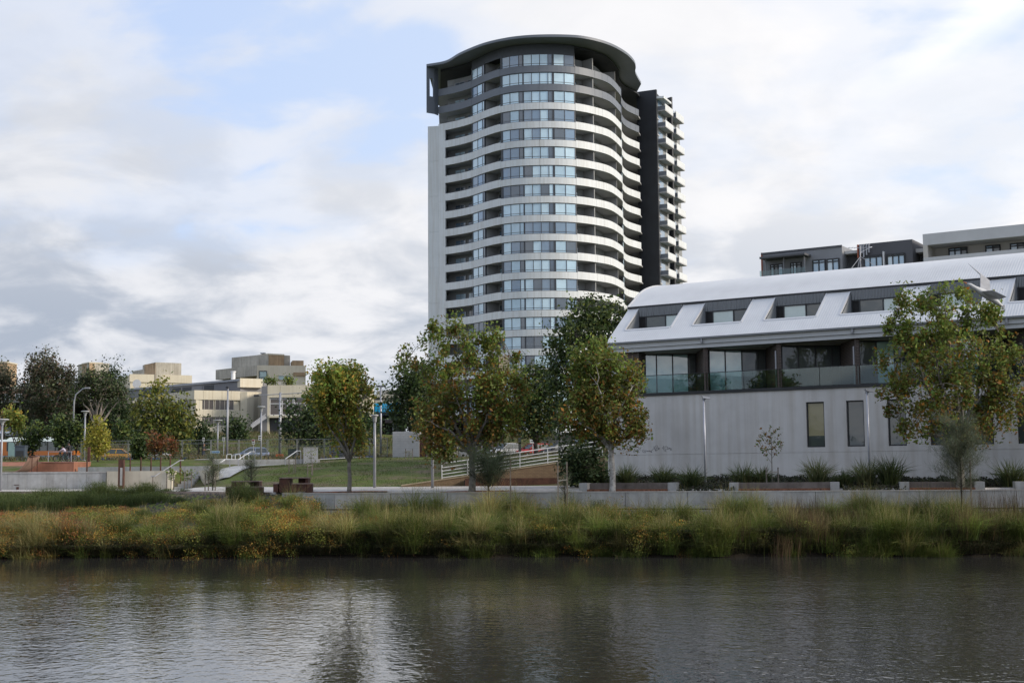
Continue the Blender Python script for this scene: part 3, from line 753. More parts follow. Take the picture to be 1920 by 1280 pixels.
def corrugated(name, col, u, period, rough=0.45, metal=0.3, depth=0.35):
    if name in MATS: return MATS[name]
    m = mat(name, col, rough, metal=metal, var=0.03, scale=0.8)
    nt = m.node_tree; N = nt.nodes.new; L = nt.links.new; b = nt.nodes['Principled BSDF']
    g = N('ShaderNodeNewGeometry'); d = N('ShaderNodeVectorMath'); d.operation = 'DOT_PRODUCT'; d.inputs[1].default_value = (u[0], u[1], 0)
    L(g.outputs['Position'], d.inputs[0]); k = N('ShaderNodeMath'); k.operation = 'MULTIPLY'; k.inputs[1].default_value = 2 * math.pi / period; L(d.outputs['Value'], k.inputs[0])
    sn = N('ShaderNodeMath'); sn.operation = 'SINE'; L(k.outputs[0], sn.inputs[0])
    bp = N('ShaderNodeBump'); bp.inputs['Strength'].default_value = depth; bp.inputs['Distance'].default_value = period * 0.25
    L(sn.outputs[0], bp.inputs['Height']); L(bp.outputs[0], b.inputs['Normal']); return m

def window_unit(fr, parent, t0, t1, s, z0, z1, mull, mframe, gl, fw=0.06, depth=0.10, rails=(), name='window'):
    """frame with its panes as children; mull: shares along the width; gl: material per pane"""
    mb = MB()
    fr.box(mb, t0, t1, s, s + depth, z0, z0 + fw); fr.box(mb, t0, t1, s, s + depth, z1 - fw, z1)
    es = [t0 + (t1 - t0) * m for m in mull]
    for i, e in enumerate(es):
        a = max(t0, e - fw / 2 if 0 < i < len(es) - 1 else (e if i == 0 else e - fw)); fr.box(mb, a, a + fw, s + 0.002, s + depth, z0 + fw, z1 - fw)
    for r in rails: fr.box(mb, t0 + fw, t1 - fw, s + 0.004, s + depth - .01, z0 + (z1 - z0) * r - fw / 2, z0 + (z1 - z0) * r + fw / 2)
    w = mb.build(name, mframe, parent)
    for i, (a, b) in enumerate(zip(es[:-1], es[1:])):
        g = gl[i % len(gl)] if isinstance(gl, (list, tuple)) else gl
        fr.box(MB_ := MB(), a + fw / 2, b - fw / 2, s + depth * .5, s + depth * .5 + 0.015, z0 + fw * .6, z1 - fw * .6); MB_.build('pane', g, w)
    return w

def build_townhouses():
    K = 1.07; fr = Frame((5.74 * K, 78.0 * K), (0.84, -0.543)); u = fr.u
    T = thing('town_house_row', 'row of grey rendered town houses under one pale corrugated barrel roof with recessed dormers', 'building', (16, 77, 3.3))
    mR = mat('grey_render', (0.60, 0.59, 0.58), 0.85, var=0.06, scale=0.35, bump=0.08, streak=0.16)
    mRoof = corrugated('pale_roof_sheet', (0.64, 0.645, 0.65), u, 0.15, rough=0.42, metal=0.1, depth=0.16)
    mClad = corrugated('dark_cladding', (0.22, 0.235, 0.25), u, 0.17, rough=0.5, metal=0.1, depth=1.0)
    mTrim = mat('roof_trim', (0.60, 0.605, 0.62), 0.4, metal=0.2, var=0.03)
    mFas = mat('grey_fascia', (0.55, 0.57, 0.59), 0.5, var=0.04, scale=0.5)
    mFr = mat('black_frame', (0.022, 0.024, 0.028), 0.5, var=0.1)
    mSof = mat('soffit_paint', (0.58, 0.58, 0.56), 0.8, var=0.05)
    mBr = brick('dark_brown_brick', (0.055, 0.042, 0.038), (0.085, 0.06, 0.052), (0.20, 0.185, 0.17))
    mPit = mat('dark_room', (0.012, 0.012, 0.013), 0.8, var=0.2)
    gT = glass('glass_teal', (0.40, 0.66, 0.66), 0.02, ior=2.6); gD = glass('glass_room', (0.03, 0.045, 0.045), 0.02, ior=1.8); gB = glass('glass_roller', (0.50, 0.60, 0.57), 0.03, ior=1.9)
    gY = glass('glass_yellow_blind', (0.30, 0.27, 0.15), 0.03, ior=1.5)
    t_end = 31.5 * K
    zb = 3.0
    zst = fr.z_of(1300, 850.5); zsl = fr.z_of(1300, 738.5); ztop_slab = zsl + 0.03
    # lower wall in two lifts with a groove between them
    mb = MB(); fr.box(mb, -0.25, t_end, 0.0, 0.35, zb, zst - 0.03); mb.build('base_wall', mR, T)
    # upper lift, cut by the tall windows
    wz0, wz1 = fr.z_of(1528, 838), fr.z_of(1528, 753)
    wpx = [(1511, 1545), (1586.5, 1619.5), (1663.5, 1698), (1742, 1778), (1823, 1861), (1906, 1943)]
    wt = [(fr.t_of(a - 1.5), fr.t_of(b - 1.5)) for a, b in wpx]
    mb = MB(); cur = -0.25
    fr.box(mb, -0.25, t_end, 0.355, 0.5, zb, zsl)
    for a, b in wt:
        fr.box(mb, cur, a, 0.02, 0.35, zst, zsl); fr.box(mb, a, b, 0.02, 0.35, zst, wz0); fr.box(mb, a, b, 0.02, 0.35, wz1, zsl); cur = b
    fr.box(mb, cur, t_end, 0.02, 0.35, zst, zsl)
    fr.box(mb, -0.25, t_end, 0.05, 0.35, zst - 0.03, zst)
    mb.build('wall', mR, T)
    for i, (a, b) in enumerate(wt):
        gl = [gY] if i == 0 else [gD]
        w = window_unit(fr, T, a + .003, b - .003, 0.13, wz0 + .003, wz1 - .003, (0, 1), mFr, gl, fw=0.07, name='tall_window')
        if i == 0:
            mb = MB(); fr.box(mb, a + .08, b - .08, 0.165, 0.175, wz0 + .07, wz0 + .65); mb.build('lower_pane', gD, w)
    # slab edge
    mb = MB(); fr.box(mb, 1.2, t_end, -0.06, 3.4, zsl, zsl + 0.17); mb.build('balcony_slab', mFr, T)
    zf = zsl + 0.17
    ze = fr.z_of(1187, 659.5, -0.3); zm = fr.z_of(1187, 652.5, -0.3); zg = fr.z_of(1187, 641.0, -0.3)
    # sawtooth balconies
    t0 = 1.86 * K; bay = 4.345 * K; nb = 7; hz = 2.36 * K
    for k in range(nb):
        a = fr.p(t0 + bay * k, 0.05); b = fr.p(t0 + bay * (k + 1), 0.05)
        Yg = a[1] + 0.75; xl = a[0] + 0.16; xr = b[0] - 0.22
        loc = Frame((xl, Yg), (1, 0)); W = xr - xl
        # party wall in brick, its front edge on the facade line
        q = MB().prism([(b[0] - 0.22, b[1]), (b[0] + 0.02, b[1]), (b[0] + 0.02, b[1] + 3.85), (b[0] - 0.22, b[1] + 3.85)], zf, ze - 0.005)
        q.build('brick_pier', mBr, T)
        # beam over the glazing
        mb = MB(); loc.box(mb, 0, W, -0.06, 0.25, zf + hz, ze + 0.25); mb.build('beam', mSof, T)
        gl = {0: [gT, gT, gT, gD], 1: [gT, gT, gD, gD], 2: [gD, gD, gD, gD], 3: [gD, gT, gD, gD]}.get(k, [gD, gT, gD, gD])
        window_unit(loc, T, 0.02, W - 0.02, 0.02, zf, zf + hz - .01, (0, .29, .58, .86, 1), mFr, gl, fw=0.07, name='sliding_door')
        # ceiling of the balcony
        MB().prism([(a[0], a[1] + 0.05), (b[0], b[1] + 0.05), (b[0], b[1] + 3.85), (a[0], a[1] + 1.3)], ze - 0.0, ze + 0.05).build('balcony_soffit', mSof, T)
        # glass balustrade: two panels, a rail, posts
        tA = t0 + bay * k + .03; tB = tA + bay - .06
        gm = clear_glass('balustrade_glass', (0.66, 0.76, 0.76), 0.08)
        for j in range(2):
            c0 = lerp(tA, tB, j / 2) + .02; c1 = lerp(tA, tB, (j + 1) / 2) - .02
            mb = MB(); fr.box(mb, c0, c1, -0.02, -0.008, zf + 0.02, zf + 1.05); mb.build('balustrade_panel', gm, T)
        mb = MB(); fr.box(mb, tA, tB, -0.035, 0.005, zf + 1.055, zf + 1.09); mb.build('balustrade_rail', mFr, T)
        if k in (1, 2, 3, 4):
            mb = MB(); fr.box(mb, tB - 0.32, tB - 0.24, 0.0, 0.06, zf, zf + 2.15); fr.box(mb, tB - 0.31, tB - 0.25, 0.06, 1.4, zf + .02, zf + 1.9); mb.build('privacy_screen', M_galv if k < 3 else mFr, T)
    # brick return at the left end and the end wall
    mb = MB(); fr.box(mb, 0.55, t0, 0.04, 4.0, zsl, ze); mb.build('brick_pier', mBr, T)
    mb = MB(); fr.box(mb, -0.2, 0.3, 0.51, 16.0, zb, zsl + 3.0); mb.build('end_wall', mR, T)
    # fascias, gutter
    tl = 0.05
    mb = MB(); fr.box(mb, tl, t_end, -0.22, 0.3, ze, zm); mb.build('lower_fascia', mFas, T)
    mb = MB(); fr.box(mb, tl - .05, t_end, -0.32, 0.3, zm + .012, zg - 0.03); mb.build('upper_fascia', mFas, T)
    mb = MB(); fr.box(mb, tl - .1, t_end, -0.50, -0.323, zg - 0.085, zg + 0.02); mb.build('gutter', mat('gutter_grey', (0.2, 0.21, 0.225), 0.4, var=0.05), T)
    for px in (1317, 1601.5, 1893):
        t = fr.t_of(px, -0.4); q = fr.p(t, -0.40); MB().lathe([(0.05, -0.32), (0.075, -0.2), (0.075, 0.0)], (q[0], q[1], zg - 0.09), 10).build('rainwater_head', M_galv, T, smooth=False)
    # roof: sloping skirt with dormer openings, then the vault
    s0, z0 = -0.42 * K, zg + 0.02
    s1 = 2.6 * K; z1 = PZ(1183.5, 577, fr.p(0, s1)[1])
    sl = (z1 - z0) / (s1 - s0)
    def zs(s): return z0 + (s - s0) * sl
    ops = [((0.72 + 4.345 * k) * K, (0.72 + 4.345 * k + 2.94) * K) for k in range(7)]
    sb = 0.62 * K                                                   # sill line on the slope
    th = 0.10
    def slope(mb, ta, tb, sa, sb_):
        P4 = lambda dz: [fr.p3(ta, sa, zs(sa) + dz), fr.p3(tb, sa, zs(sa) + dz), fr.p3(tb, sb_, zs(sb_) + dz), fr.p3(ta, sb_, zs(sb_) + dz)]
        mb.hexa(P4(-th), P4(0))
    mb = MB(); slope(mb, -0.02, t_end, s0, sb); mb.build('roof_skirt', mRoof, T)
    cur = -0.02
    for a, b in ops + [(t_end, None)]:
        mb = MB(); slope(mb, cur, a, sb + .002, s1); mb.build('roof_rib_panel', mRoof, T); cur = b
    for k, (a, b) in enumerate(ops):
        sw = 2.25 * K; zw = zs(sb) - 0.02; zt = zs(sw) - .12
        mb = MB(); fr.box(mb, a, b, sb, sw + .3, zw - 0.08, zw); mb.build('dormer_sill', mTrim, T)
        for tc in (a, b):
            n = 0.06 if tc == a else -0.06
            mb = MB(); pr = [(sb + .03, zw), (sw, zw), (s1, zw), (s1, zs(s1) - th - .005), (sb + 0.1, zs(sb + .1) - th - .005)]
            A_ = [fr.p3(tc + n * 0.02, q[0], q[1]) for q in pr]; B_ = [fr.p3(tc + n, q[0], q[1]) for q in pr]
            mb.poly(A_); mb.poly(B_[::-1])
            for i in range(len(pr)): j = (i + 1) % len(pr); mb.quad(A_[i], A_[j], B_[j], B_[i])
            mb.build('dormer_cheek', mClad, T)
        # trim round the opening, standing proud of the sheet
        mb = MB()
        for tc, w in ((a - .09, .09), (b, .09)):
            P4 = lambda dz, tc=tc, w=w: [fr.p3(tc, sb - .05, zs(sb - .05) + dz), fr.p3(tc + w, sb - .05, zs(sb - .05) + dz), fr.p3(tc + w, s1 - .02, zs(s1 - .02) + dz), fr.p3(tc, s1 - .02, zs(s1 - .02) + dz)]
            mb.hexa(P4(-.02), P4(0.035))
        P4 = lambda dz: [fr.p3(a, sb - .11, zs(sb - .11) + dz), fr.p3(b, sb - .11, zs(sb - .11) + dz), fr.p3(b, sb, zs(sb) + dz), fr.p3(a, sb, zs(sb) + dz)]
        mb.hexa(P4(-.02), P4(0.035)); mb.build('dormer_trim', mTrim, T)
        zmid = lerp(zw, zs(s1), 0.60)
        mb = MB(); fr.box(mb, a + .06, b - .06, sw, sw + 0.12, zmid, zs(s1) - th - .01); mb.build('dormer_cladding', mClad, T)
        g1_, g2_ = [(gD, gB), (gB, gD), (gB, gD), (gD, gB), (gB, gD), (gD, gB), (gB, gB)][k]
        window_unit(fr, T, a + .06, b - .06, sw + .02, zw, zmid, (0, .16, .62, 1), mFr, [mPit, g1_, g2_], fw=0.07, name='dormer_window')
    # vault
    prof = [(s1 - .19, zs(s1) + 0.02)]
    for px, py in ((1191, 564), (1200, 553.5), (1207, 547), (1215, 542), (1224, 538.5), (1232, 536.5)):
        k = (px - 960) / 2500.0; s = (k * fr.A[1] - fr.A[0]) / (fr.v[0] - k * fr.v[1]); prof.append((s, PZ(px, py, fr.p(0, s)[1])))
    sa, za = prof[-1]; sp = sa + 2.1; zp = za + 0.16
    prof += [(sa + 0.7, za + 0.09), (sa + 1.4, za + .14), (sp, zp)]
    prof += [(2 * sp - s, z) for s, z in prof[-2::-1]]
    pc = catmull(prof, 3)
    mb = MB(); n = len(pc); ta, tb = 0.0, t_end
    for (sA, zA), (sB, zB) in zip(pc[:-1], pc[1:]):
        mb.hexa([fr.p3(ta, sA, zA - .12), fr.p3(tb, sA, zA - .12), fr.p3(tb, sB, zB - .12), fr.p3(ta, sB, zB - .12)], [fr.p3(ta, sA, zA), fr.p3(tb, sA, zA), fr.p3(tb, sB, zB), fr.p3(ta, sB, zB)])
    v = mb.build('roof_vault', mRoof, T)
    mb = MB()
    for (sA, zA), (sB, zB) in zip(pc[:n // 2 + 1], pc[1:n // 2 + 2]):
        mb.hexa([fr.p3(-.09, sA, zA - .16), fr.p3(-.003, sA, zA - .16), fr.p3(-.003, sB, zB - .16), fr.p3(-.09, sB, zB - .16)], [fr.p3(-.09, sA, zA + .05), fr.p3(-.003, sA, zA + .05), fr.p3(-.003, sB, zB + .05), fr.p3(-.09, sB, zB + .05)])
    mb.build('verge_flashing', mTrim, T)
    mb = MB(); fr.box(mb, -.05, t_end, s1 - .21, s1 - .15, zs(s1) - .10, zs(s1) + .03); mb.build('kink_flashing', mFr, T)
    # gable under the vault at the left end and the body of the houses
    mb = MB(); pts = [fr.p3(0.02, s, z - .13) for s, z in pc] ; base = [fr.p3(0.02, pc[-1][0], zb), fr.p3(0.02, 2.5, zb)]
    mb.poly(pts + base); mb.build('gable', mTrim, T)
    mb = MB(); fr.box(mb, 0.31, t_end, 4.2, 13.5, zb, z1 - 0.4); mb.build('core', mSof, T)
    # scribbled tags on the wall
    mb = MB(); zt = fr.z_of(1200, 842)
    rnd = random.Random(9)
    for px0, px1, y0, y1 in ((1160.5, 1184, 834, 848), (1187, 1198, 841, 848), (1203, 1222, 842, 849), (1224, 1235, 833, 847), (1241, 1258, 834, 847)):
        a, b = fr.t_of(px0 - 1.5), fr.t_of(px1 - 1.5); zA, zB = fr.z_of(px0, y1), fr.z_of(px0, y0); n = 46; ph = rnd.random() * 6; pts = []
        for i in range(n):
            q = i / (n - 1); tt = lerp(a, b, q) + 0.07 * math.sin(q * 31 + ph); zz = lerp(zA, zB, 0.5 + 0.42 * math.sin(q * 19 + ph) * (0.6 + 0.4 * math.sin(q * 7 + ph)))
            pts.append(fr.p3(tt, 0.016, zz))
        for p_, q_ in zip(pts[:-1], pts[1:]): mb.bar(p_, q_, 0.013)
    o = mb.build('graffiti_tag', mat('graffiti_ink', (0.07, 0.07, 0.085), 0.7, var=0.1), T); o['kind'] = 'stuff'
    return fr, zg, pc
TH, TH_ZG, TH_PROF = build_townhouses()

def build_antenna():
    fr = TH; s = 7.2; t = fr.t_of(1621.5, s); q = fr.p(t, s); x, y = q
    zr = float(np.interp(s, TH_PROF[:, 0], TH_PROF[:, 1])); z0 = zr - 0.02; zt = PZ(1622, 461, y)
    T = thing('television_antenna', 'thin television antenna mast with stays, standing on the barrel roof', 'antenna', (x, y, z0))
    MB().tube([(x, y, z0), (x, y, zt)], 0.028, 6).build('mast', M_galv, T)
    zb = lerp(z0, zt, 0.52)
    for dx, dy in ((-.85, -.9), (.85, -.5), (0.1, 1.2)):
        q2 = (x + dx, y + dy); s2 = s + (np.array([dx, dy]) @ fr.v); z2 = float(np.interp(s2, TH_PROF[:, 0], TH_PROF[:, 1]))
        MB().tube([(x, y, zb), (*q2, z2 - 0.01)], 0.016, 5).build('stay', M_galv, T)
    a = MB(); z = zt - 0.12; a.bar((x - .75, y, z), (x + .55, y, z + .02), 0.025)
    for k in range(7): xx = x - .7 + k * .2; a.bar((xx, y - .28, z), (xx, y + .28, z), 0.014)
    a.build('boom', M_galv, T)
    d = MB(); d.lathe([(0.02, 0), (0.12, 0.02), (0.14, 0.05)], (x + 0.62, y, z), 10); d.bar((x, y, z - .3), (x + .6, y, z), 0.02); d.build('receiver', M_white, T)
    f = MB(); f.bar((x, y, z0 + .5), (x + .25, y - .1, z0 + 0.08), 0.02); f.box(x + .18, x + .34, y - .2, y - .08, z0 - .06, z0 + .06); f.build('cable_box', M_dark, T)
build_antenna()

# ------------------------------------------------------------------ flats that rise behind the barrel roof
def build_flats():
    fr = Frame((PX(1435, 112), 112.0), (0.84, -0.543)); zb = 4.5
    mG = mat('flat_grey', (0.23, 0.24, 0.26), 0.75, var=0.05, scale=0.4); mDk = mat('flat_dark', (0.085, 0.088, 0.10), 0.75, var=0.06, scale=0.4)
    mLg = mat('flat_light_grey', (0.52, 0.53, 0.535), 0.8, var=0.04, scale=0.4); mBe = mat('flat_beige', (0.5, 0.48, 0.44), 0.85, var=0.05, scale=0.4)
    mFr = mat('black_frame', (0, 0, 0)); gA = glass('glass_flat', (0.30, 0.46, 0.60), 0.03, ior=2.3); gB = glass('glass_flat_pale', (0.55, 0.68, 0.76), 0.04, ior=2.2); gD = glass('glass_room', (0, 0, 0))  # the flats' panes carry the reflected sky's blue in their base colour
    t = fr.t_of
    T = thing('grey_flats', 'dark grey flat-topped apartments with blue windows, rising behind the barrel roof', 'building', (*fr.p(5), zb))
    a, b = t(1436), t(1587); z1 = fr.z_of(1436, 475.5)
    mb = MB(); fr.box(mb, a, b, 0, 8, zb, z1); mb.build('left_block', mG, T)
    mb = MB(); fr.box(mb, a - .12, a - .003, -.05, 8, zb, z1 + .08); mb.build('red_end_panel', mat('red_panel', (0.30, 0.09, 0.05), 0.7, var=0.1), T)
    mb = MB(); fr.box(mb, a - .1, b + .02, -.06, -.003, z1 - .1, z1 + .06); mb.build('parapet_cap', mDk, T)
    def win(p0, p1, y0, y1, mull, gl, rails=(.8,), s=-0.16):
        A_, B_ = t(p0), t(p1); window_unit(fr, T, A_, B_, s, fr.z_of(p0, y1), fr.z_of(p0, y0), mull, mFr, gl, fw=0.09, depth=0.14, rails=rails)
    win(1451, 1476, 496.5, 520, (0, .3, .6, 1), [gB, gD, gA]); win(1489, 1510.5, 493, 518, (0, .27, .55, 1), [gB, gB, gD])
    win(1531, 1556, 488, 516, (0, .5, 1), [gA, gA]); win(1558, 1582, 486, 514, (0, .5, 1), [gB, gA])
    A_, B_ = t(1443), t(1528); zc = fr.z_of(1444, 489.5)
    mb = MB(); fr.box(mb, A_, B_, -1.5, -.004, zc, zc + .16); mb.build('canopy', mDk, T)
    for p in (1448, 1482, 1521): mb = MB(); fr.box(mb, t(p), t(p) + .1, -.9, -.8, fr.z_of(1444, 520), zc); mb.build('canopy_post', mG, T)
    mb = MB(); fr.box(mb, A_, B_, -1.5, -1.47, fr.z_of(1444, 522), fr.z_of(1444, 512)); mb.build('balustrade_panel', clear_glass('balustrade_glass'), T)
    c, d = t(1588), t(1615); z2 = fr.z_of(1590, 480, 1.5)
    mb = MB(); fr.box(mb, b + .004, d - .004, 1.5, 8, zb, z2); mb.build('link_block', mDk, T)
    mb = MB(); fr.box(mb, b + .004, d - .004, 0.6, 8, z2 + .003, z2 + .25); mb.build('link_roof', mLg, T)
    e = t(1720); z3 = fr.z_of(1615, 458.5)
    mb = MB(); fr.box(mb, d, e, 0.1, 8, zb, z3); mb.build('middle_block', mDk, T)
    for i, p in enumerate((1616.5, 1621, 1624, 1627.5, 1633, 1637.5)):
        mb = MB(); fr.box(mb, t(p), t(p) + .11, -.12, .095, fr.z_of(1615, 484 - (i % 3) * 4), z3 - .03); mb.build('fin', M_galv if i else mat('red_panel', (0, 0, 0)), T)
    win(1628, 1664, 480, 504, (0, .33, .66, 1), [gA, gA, gA], (.85,), -.06); win(1671.5, 1706, 477, 502, (0, .33, .66, 1), [gB, gA, gA], (.85,), -.06)
    mb = MB(); fr.box(mb, t(1666), t(1667.8), -.3, .05, fr.z_of(1666, 505), fr.z_of(1666, 472)); mb.build('fin', M_white, T)
    f = t(1743); z4 = fr.z_of(1725, 470, 2)
    mb = MB(); fr.box(mb, e + .004, f - .004, 2, 8, zb, z4); mb.build('link_block', mDk, T)
    win(1724, 1742, 477, 500, (0, .5, 1), [gA, gD], (.75,), 1.85)
    T2 = T
    T = thing('light_grey_flats', 'light grey apartments with a deep parapet over beige recessed walls, behind the barrel roof', 'building', (*fr.p(t(1830)), zb))
    g = t(2040); zp1, zp0 = fr.z_of(1745, 440), fr.z_of(1745, 461); zq1, zq0 = fr.z_of(1745, 484), fr.z_of(1745, 500)
    mb = MB(); fr.box(mb, f, g, -.3, 8, zp0, zp1); mb.build('parapet', mLg, T)
    mb = MB(); fr.box(mb, f, g, -.3, 0.2, zb, zq1); mb.build('balcony_front', mLg, T)
    mb = MB(); fr.box(mb, f, f + .35, -.298, 1.8, zq1, zp0); mb.build('side_wall', mBe, T)
    mb = MB(); fr.box(mb, f + .02, g, 1.8, 8, zb, zp0); mb.build('recessed_wall', mBe, T)
    mb = MB(); fr.box(mb, f - 1.0, f - .003, 1, 8, zp0, zp1 - 1.2); mb.build('roof_box', mLg, T)
    for p0, p1, y0, y1, ml, gl in ((1756, 1792, 462, 490, (0, .34, .66, 1), [gA, gA, gD]), (1826, 1855, 457, 484, (0, .5, 1), [gA, gD]), (1873, 1902, 453, 481, (0, .5, 1), [gA, gD])):
        A_, B_ = t(p0) + .9, t(p1) + .9; window_unit(fr, T, A_, B_, 1.66, fr.z_of(p0, y1), fr.z_of(p0, y0), ml, mFr, gl, fw=0.09, depth=0.14, rails=(.8,))
build_flats()
# ------------------------------------------------------------------ buildings on the left
def pbox(mb, pa, pb, Ya, Yb, ytop, ybot, depth, z1=None, z0=None, mi=0):
    """upright block whose front runs from photo column pa (Ya away) to pb (Yb away); heights read at pa"""
    a = (PX(pa, Ya), Ya); b = (PX(pb, Yb), Yb)
    z1 = PZ(pa, ytop, Ya) if z1 is None else z1; z0 = PZ(pa, ybot, Ya) if z0 is None else z0
    return mb.wall(a, b, z0, z1, depth, mi)
def facade(pa, pb, Ya, Yb):
    a = np.array([PX(pa, Ya), Ya]); b = np.array([PX(pb, Yb), Yb]); return Frame(a, b - a), float(np.linalg.norm(b - a))
def build_office():
    mC = mat('cream_panel', (0.66, 0.605, 0.48), 0.8, var=0.04, scale=0.3, streak=0.08)
    mG = mat('grey_cladding', (0.20, 0.20, 0.212), 0.6, var=0.05, scale=0.3); mSt = mat('stained_concrete', (0.47, 0.44, 0.375), 0.85, var=0.12, scale=0.5, streak=0.3)
    mT = mat('tan_concrete', (0.42, 0.30, 0.185), 0.85, var=0.14, scale=0.5, streak=0.3)
    mFr = mat('cream_frame', (0.55, 0.52, 0.46), 0.6, var=0.04); gW = glass('glass_bronze', (0.055, 0.04, 0.03), 0.03); gD = glass('glass_room', (0, 0, 0)); gA = glass('glass_aqua', (0.33, 0.47, 0.47), 0.03)
    zb = 8.5
    T = thing('office_building', 'cream panelled office building with rows of bronze windows and a grey upper storey', 'building', (-62, 215, zb))
    # main wing: corner nearest, two faces
    fr, W = facade(362, 449, 205, 208.5)
    z = lambda y, px=364, Y=205: PZ(px, y, Y)
    zt = z(731.2); rows = ((z(748.5), z(767.5)), (z(780.5), z(798)))
    mb = MB(); fr.box(mb, 0, W, 0.3, 12, zb - 1, zt); mb.build('core', mC, T)
    lv = [zb - 1, rows[1][1], rows[1][0], rows[0][1], rows[0][0], zt]
    for a, b in ((lv[0], lv[1]), (lv[2], lv[3]), (lv[4], lv[5])):
        n = 5
        for i in range(n): mb = MB(); fr.box(mb, W * i / n + .015, W * (i + 1) / n - .015, 0, 0.29, a, b); mb.build('wall_panel', mC, T)
    def row(fr, W, r, starts, wpane, npane, m=gW):
        for s0 in starts:
            e = s0 + wpane * npane
            if e > W: continue
            window_unit(fr, T, s0, e, 0.1, r[1], r[0], [i / npane for i in range(npane + 1)], mFr, m, fw=0.06, depth=0.15)
    for r in rows: row(fr, W, r, [0.15, 3.35], 0.74, 4)
    # left face, seen between the trees
    fl, WL = facade(247, 362, 226, 205)
    mb = MB(); fl.box(mb, 0, WL, 0.3, 12, zb - 1, zt); mb.build('core', mC, T)
    for a, b in ((lv[0], lv[1]), (lv[2], lv[3]), (lv[4], lv[5])):
        for i in range(9): mb = MB(); fl.box(mb, WL * i / 9 + .015, WL * (i + 1) / 9 - .015, 0, 0.29, a, b); mb.build('wall_panel', mC, T)
    for r in rows: row(fl, WL, r, list(np.arange(0.3, WL - 3, 3.4)), 0.78, 4)
    # rounded end of the wing and recess
    pts = [(PX(449.3, 208.5), 208.5), (PX(462, 208.6), 208.6), (PX(474, 209.6), 209.6), (PX(484, 211.5), 211.5), (PX(489, 214), 214)]
    for a, b in zip(pts[:-1], pts[1:]): mb = MB().wall(a, b, zb - 1, zt - 0.1, 3); mb.build('curved_wall', mC, T)
    # grey storey set back on the roof
    fu, WU = facade(232, 449, 234, 211.5); z2 = PZ(449, 711.5, 211.5)
    mb = MB(); fu.box(mb, 0, WU, 0, 8, zt - .2, z2); mb.build('upper_storey', mG, T)
    for i in range(8):
        mb = MB(); fu.box(mb, 2 + i * 3.1, 4.6 + i * 3.1, -.05, -.003, zt + .5, z2 - .5); mb.build('louvre_panel', M_dark if i % 3 else mG, T)
    mb = MB(); fu.box(mb, -.2, WU, -.25, -.003, z2 - .22, z2 + .1); mb.build('parapet_cap', M_galv, T)
    fb, WB = facade(448.5, 491, 211, 213)
    zA, zB_, zC = PZ(460, 709.5, 212), PZ(460, 726, 212), zt - .1
    mb = MB(); fb.box(mb, 0, WB, 0, 6, zB_, zA); mb.build('cream_block', mC, T)
    mb = MB(); fb.box(mb, 0.1, WB, 0.8, 6, zt - .3, zB_); mb.build('shaded_recess', mG, T)
    # entrance block on the right
    fe, WE = facade(500, 692, 204, 204.5); ze1, ze0 = PZ(505, 722, 204), PZ(505, 745, 204); zg1, zg0 = PZ(505, 746, 204), PZ(505, 778, 204); zgb = PZ(505, 812, 204)
    for i in range(8): mb = MB(); fe.box(mb, WE * i / 8 + .015, WE * (i + 1) / 8 - .015, 0, 10, ze0, ze1); mb.build('fascia_panel', mC, T)
    mb = MB(); fe.box(mb, 0, WE, 1.2, 10, zgb - 1, ze0 - .02); mb.build('entrance_core', mC, T)
    for i, (a, w) in enumerate(((0.35, 1.75), (2.2, 1.75), (4.05, 1.75), (5.9, 1.75), (7.75, 1.75), (9.6, 1.75), (11.5, 1.75))):
        window_unit(fe, T, a, a + w, 0.15, zg0, zg1 - .02, (0, .5, 1) if i % 2 else (0, 1), M_white, gW, fw=0.09, depth=0.2, rails=(.68,))
    mb = MB(); fe.box(mb, 0, 0.3, 0.0, 10, zgb - 1, ze0 - .02); mb.build('side_column', mC, T)
    mb = MB(); fe.box(mb, 0.31, WE, -0.5, 1.15, zg0 - .4, zg0 - .02); mb.build('entrance_slab', mC, T)
    mb = MB(); fe.box(mb, 0.31, WE, 0.6, 1.15, zgb - 1, zg0 - .42); mb.build('undercroft', M_dark, T)
    mb = MB(); fe.box(mb, -.9, -.003, 0.0, 9, zgb - 1, ze1 - .15); mb.build('shadow_wing', mG, T)
    # stair down beside the entrance
    mb = MB(); a = np.array([PX(497, 203), 203.0]); b = np.array([PX(470, 202), 202.0]); mb.bar((*a, PZ(497, 781, 203)), (*b, PZ(470, 800, 202)), 0.25, .5); mb.bar((*a, PZ(497, 776, 203)), (*b, PZ(470, 795, 202)), 0.12); mb.build('stair_flight', M_galv, T)
    # upper tier
    Y = 236.0
    fU, WU2 = facade(480, 572, Y, Y + 2); zu1, zu0 = PZ(480, 684.5, Y), PZ(480, 735, Y)
    mb = MB(); fU.box(mb, 0, WU2, 0, 9, zu0, zu1); mb.build('upper_tier', mC, T)
    fV, WV = facade(402, 480, Y + 10, Y); zv1, zv0, zv2 = zu1, PZ(480, 704, Y), PZ(480, 698, Y)
    mb = MB(); fV.box(mb, 0, WV, 0, 9, zv0, zu1); mb.build('stained_band', mSt, T)
    mb = MB(); fV.box(mb, 0.2, WV, 2, 9, zu0, zv0 - .02); mb.build('recessed_storey', mT, T)
    window_unit(fU, T, 0.35, 1.75, -.18, PZ(480, 714, Y), PZ(480, 695, Y), (0, 1), M_dark, gA, fw=.1, depth=.2, rails=(.35,))
    window_unit(fU, T, 3.7, 6.0, -.18, PZ(480, 712, Y), PZ(480, 703, Y), (0, .5, 1), mFr, gA, fw=.1, depth=.2)
    mb = MB(); fU.box(mb, 6.4, WU2, -.3, -.003, PZ(480, 704, Y), PZ(480, 697.5, Y)); mb.build('tan_panel', mT, T)
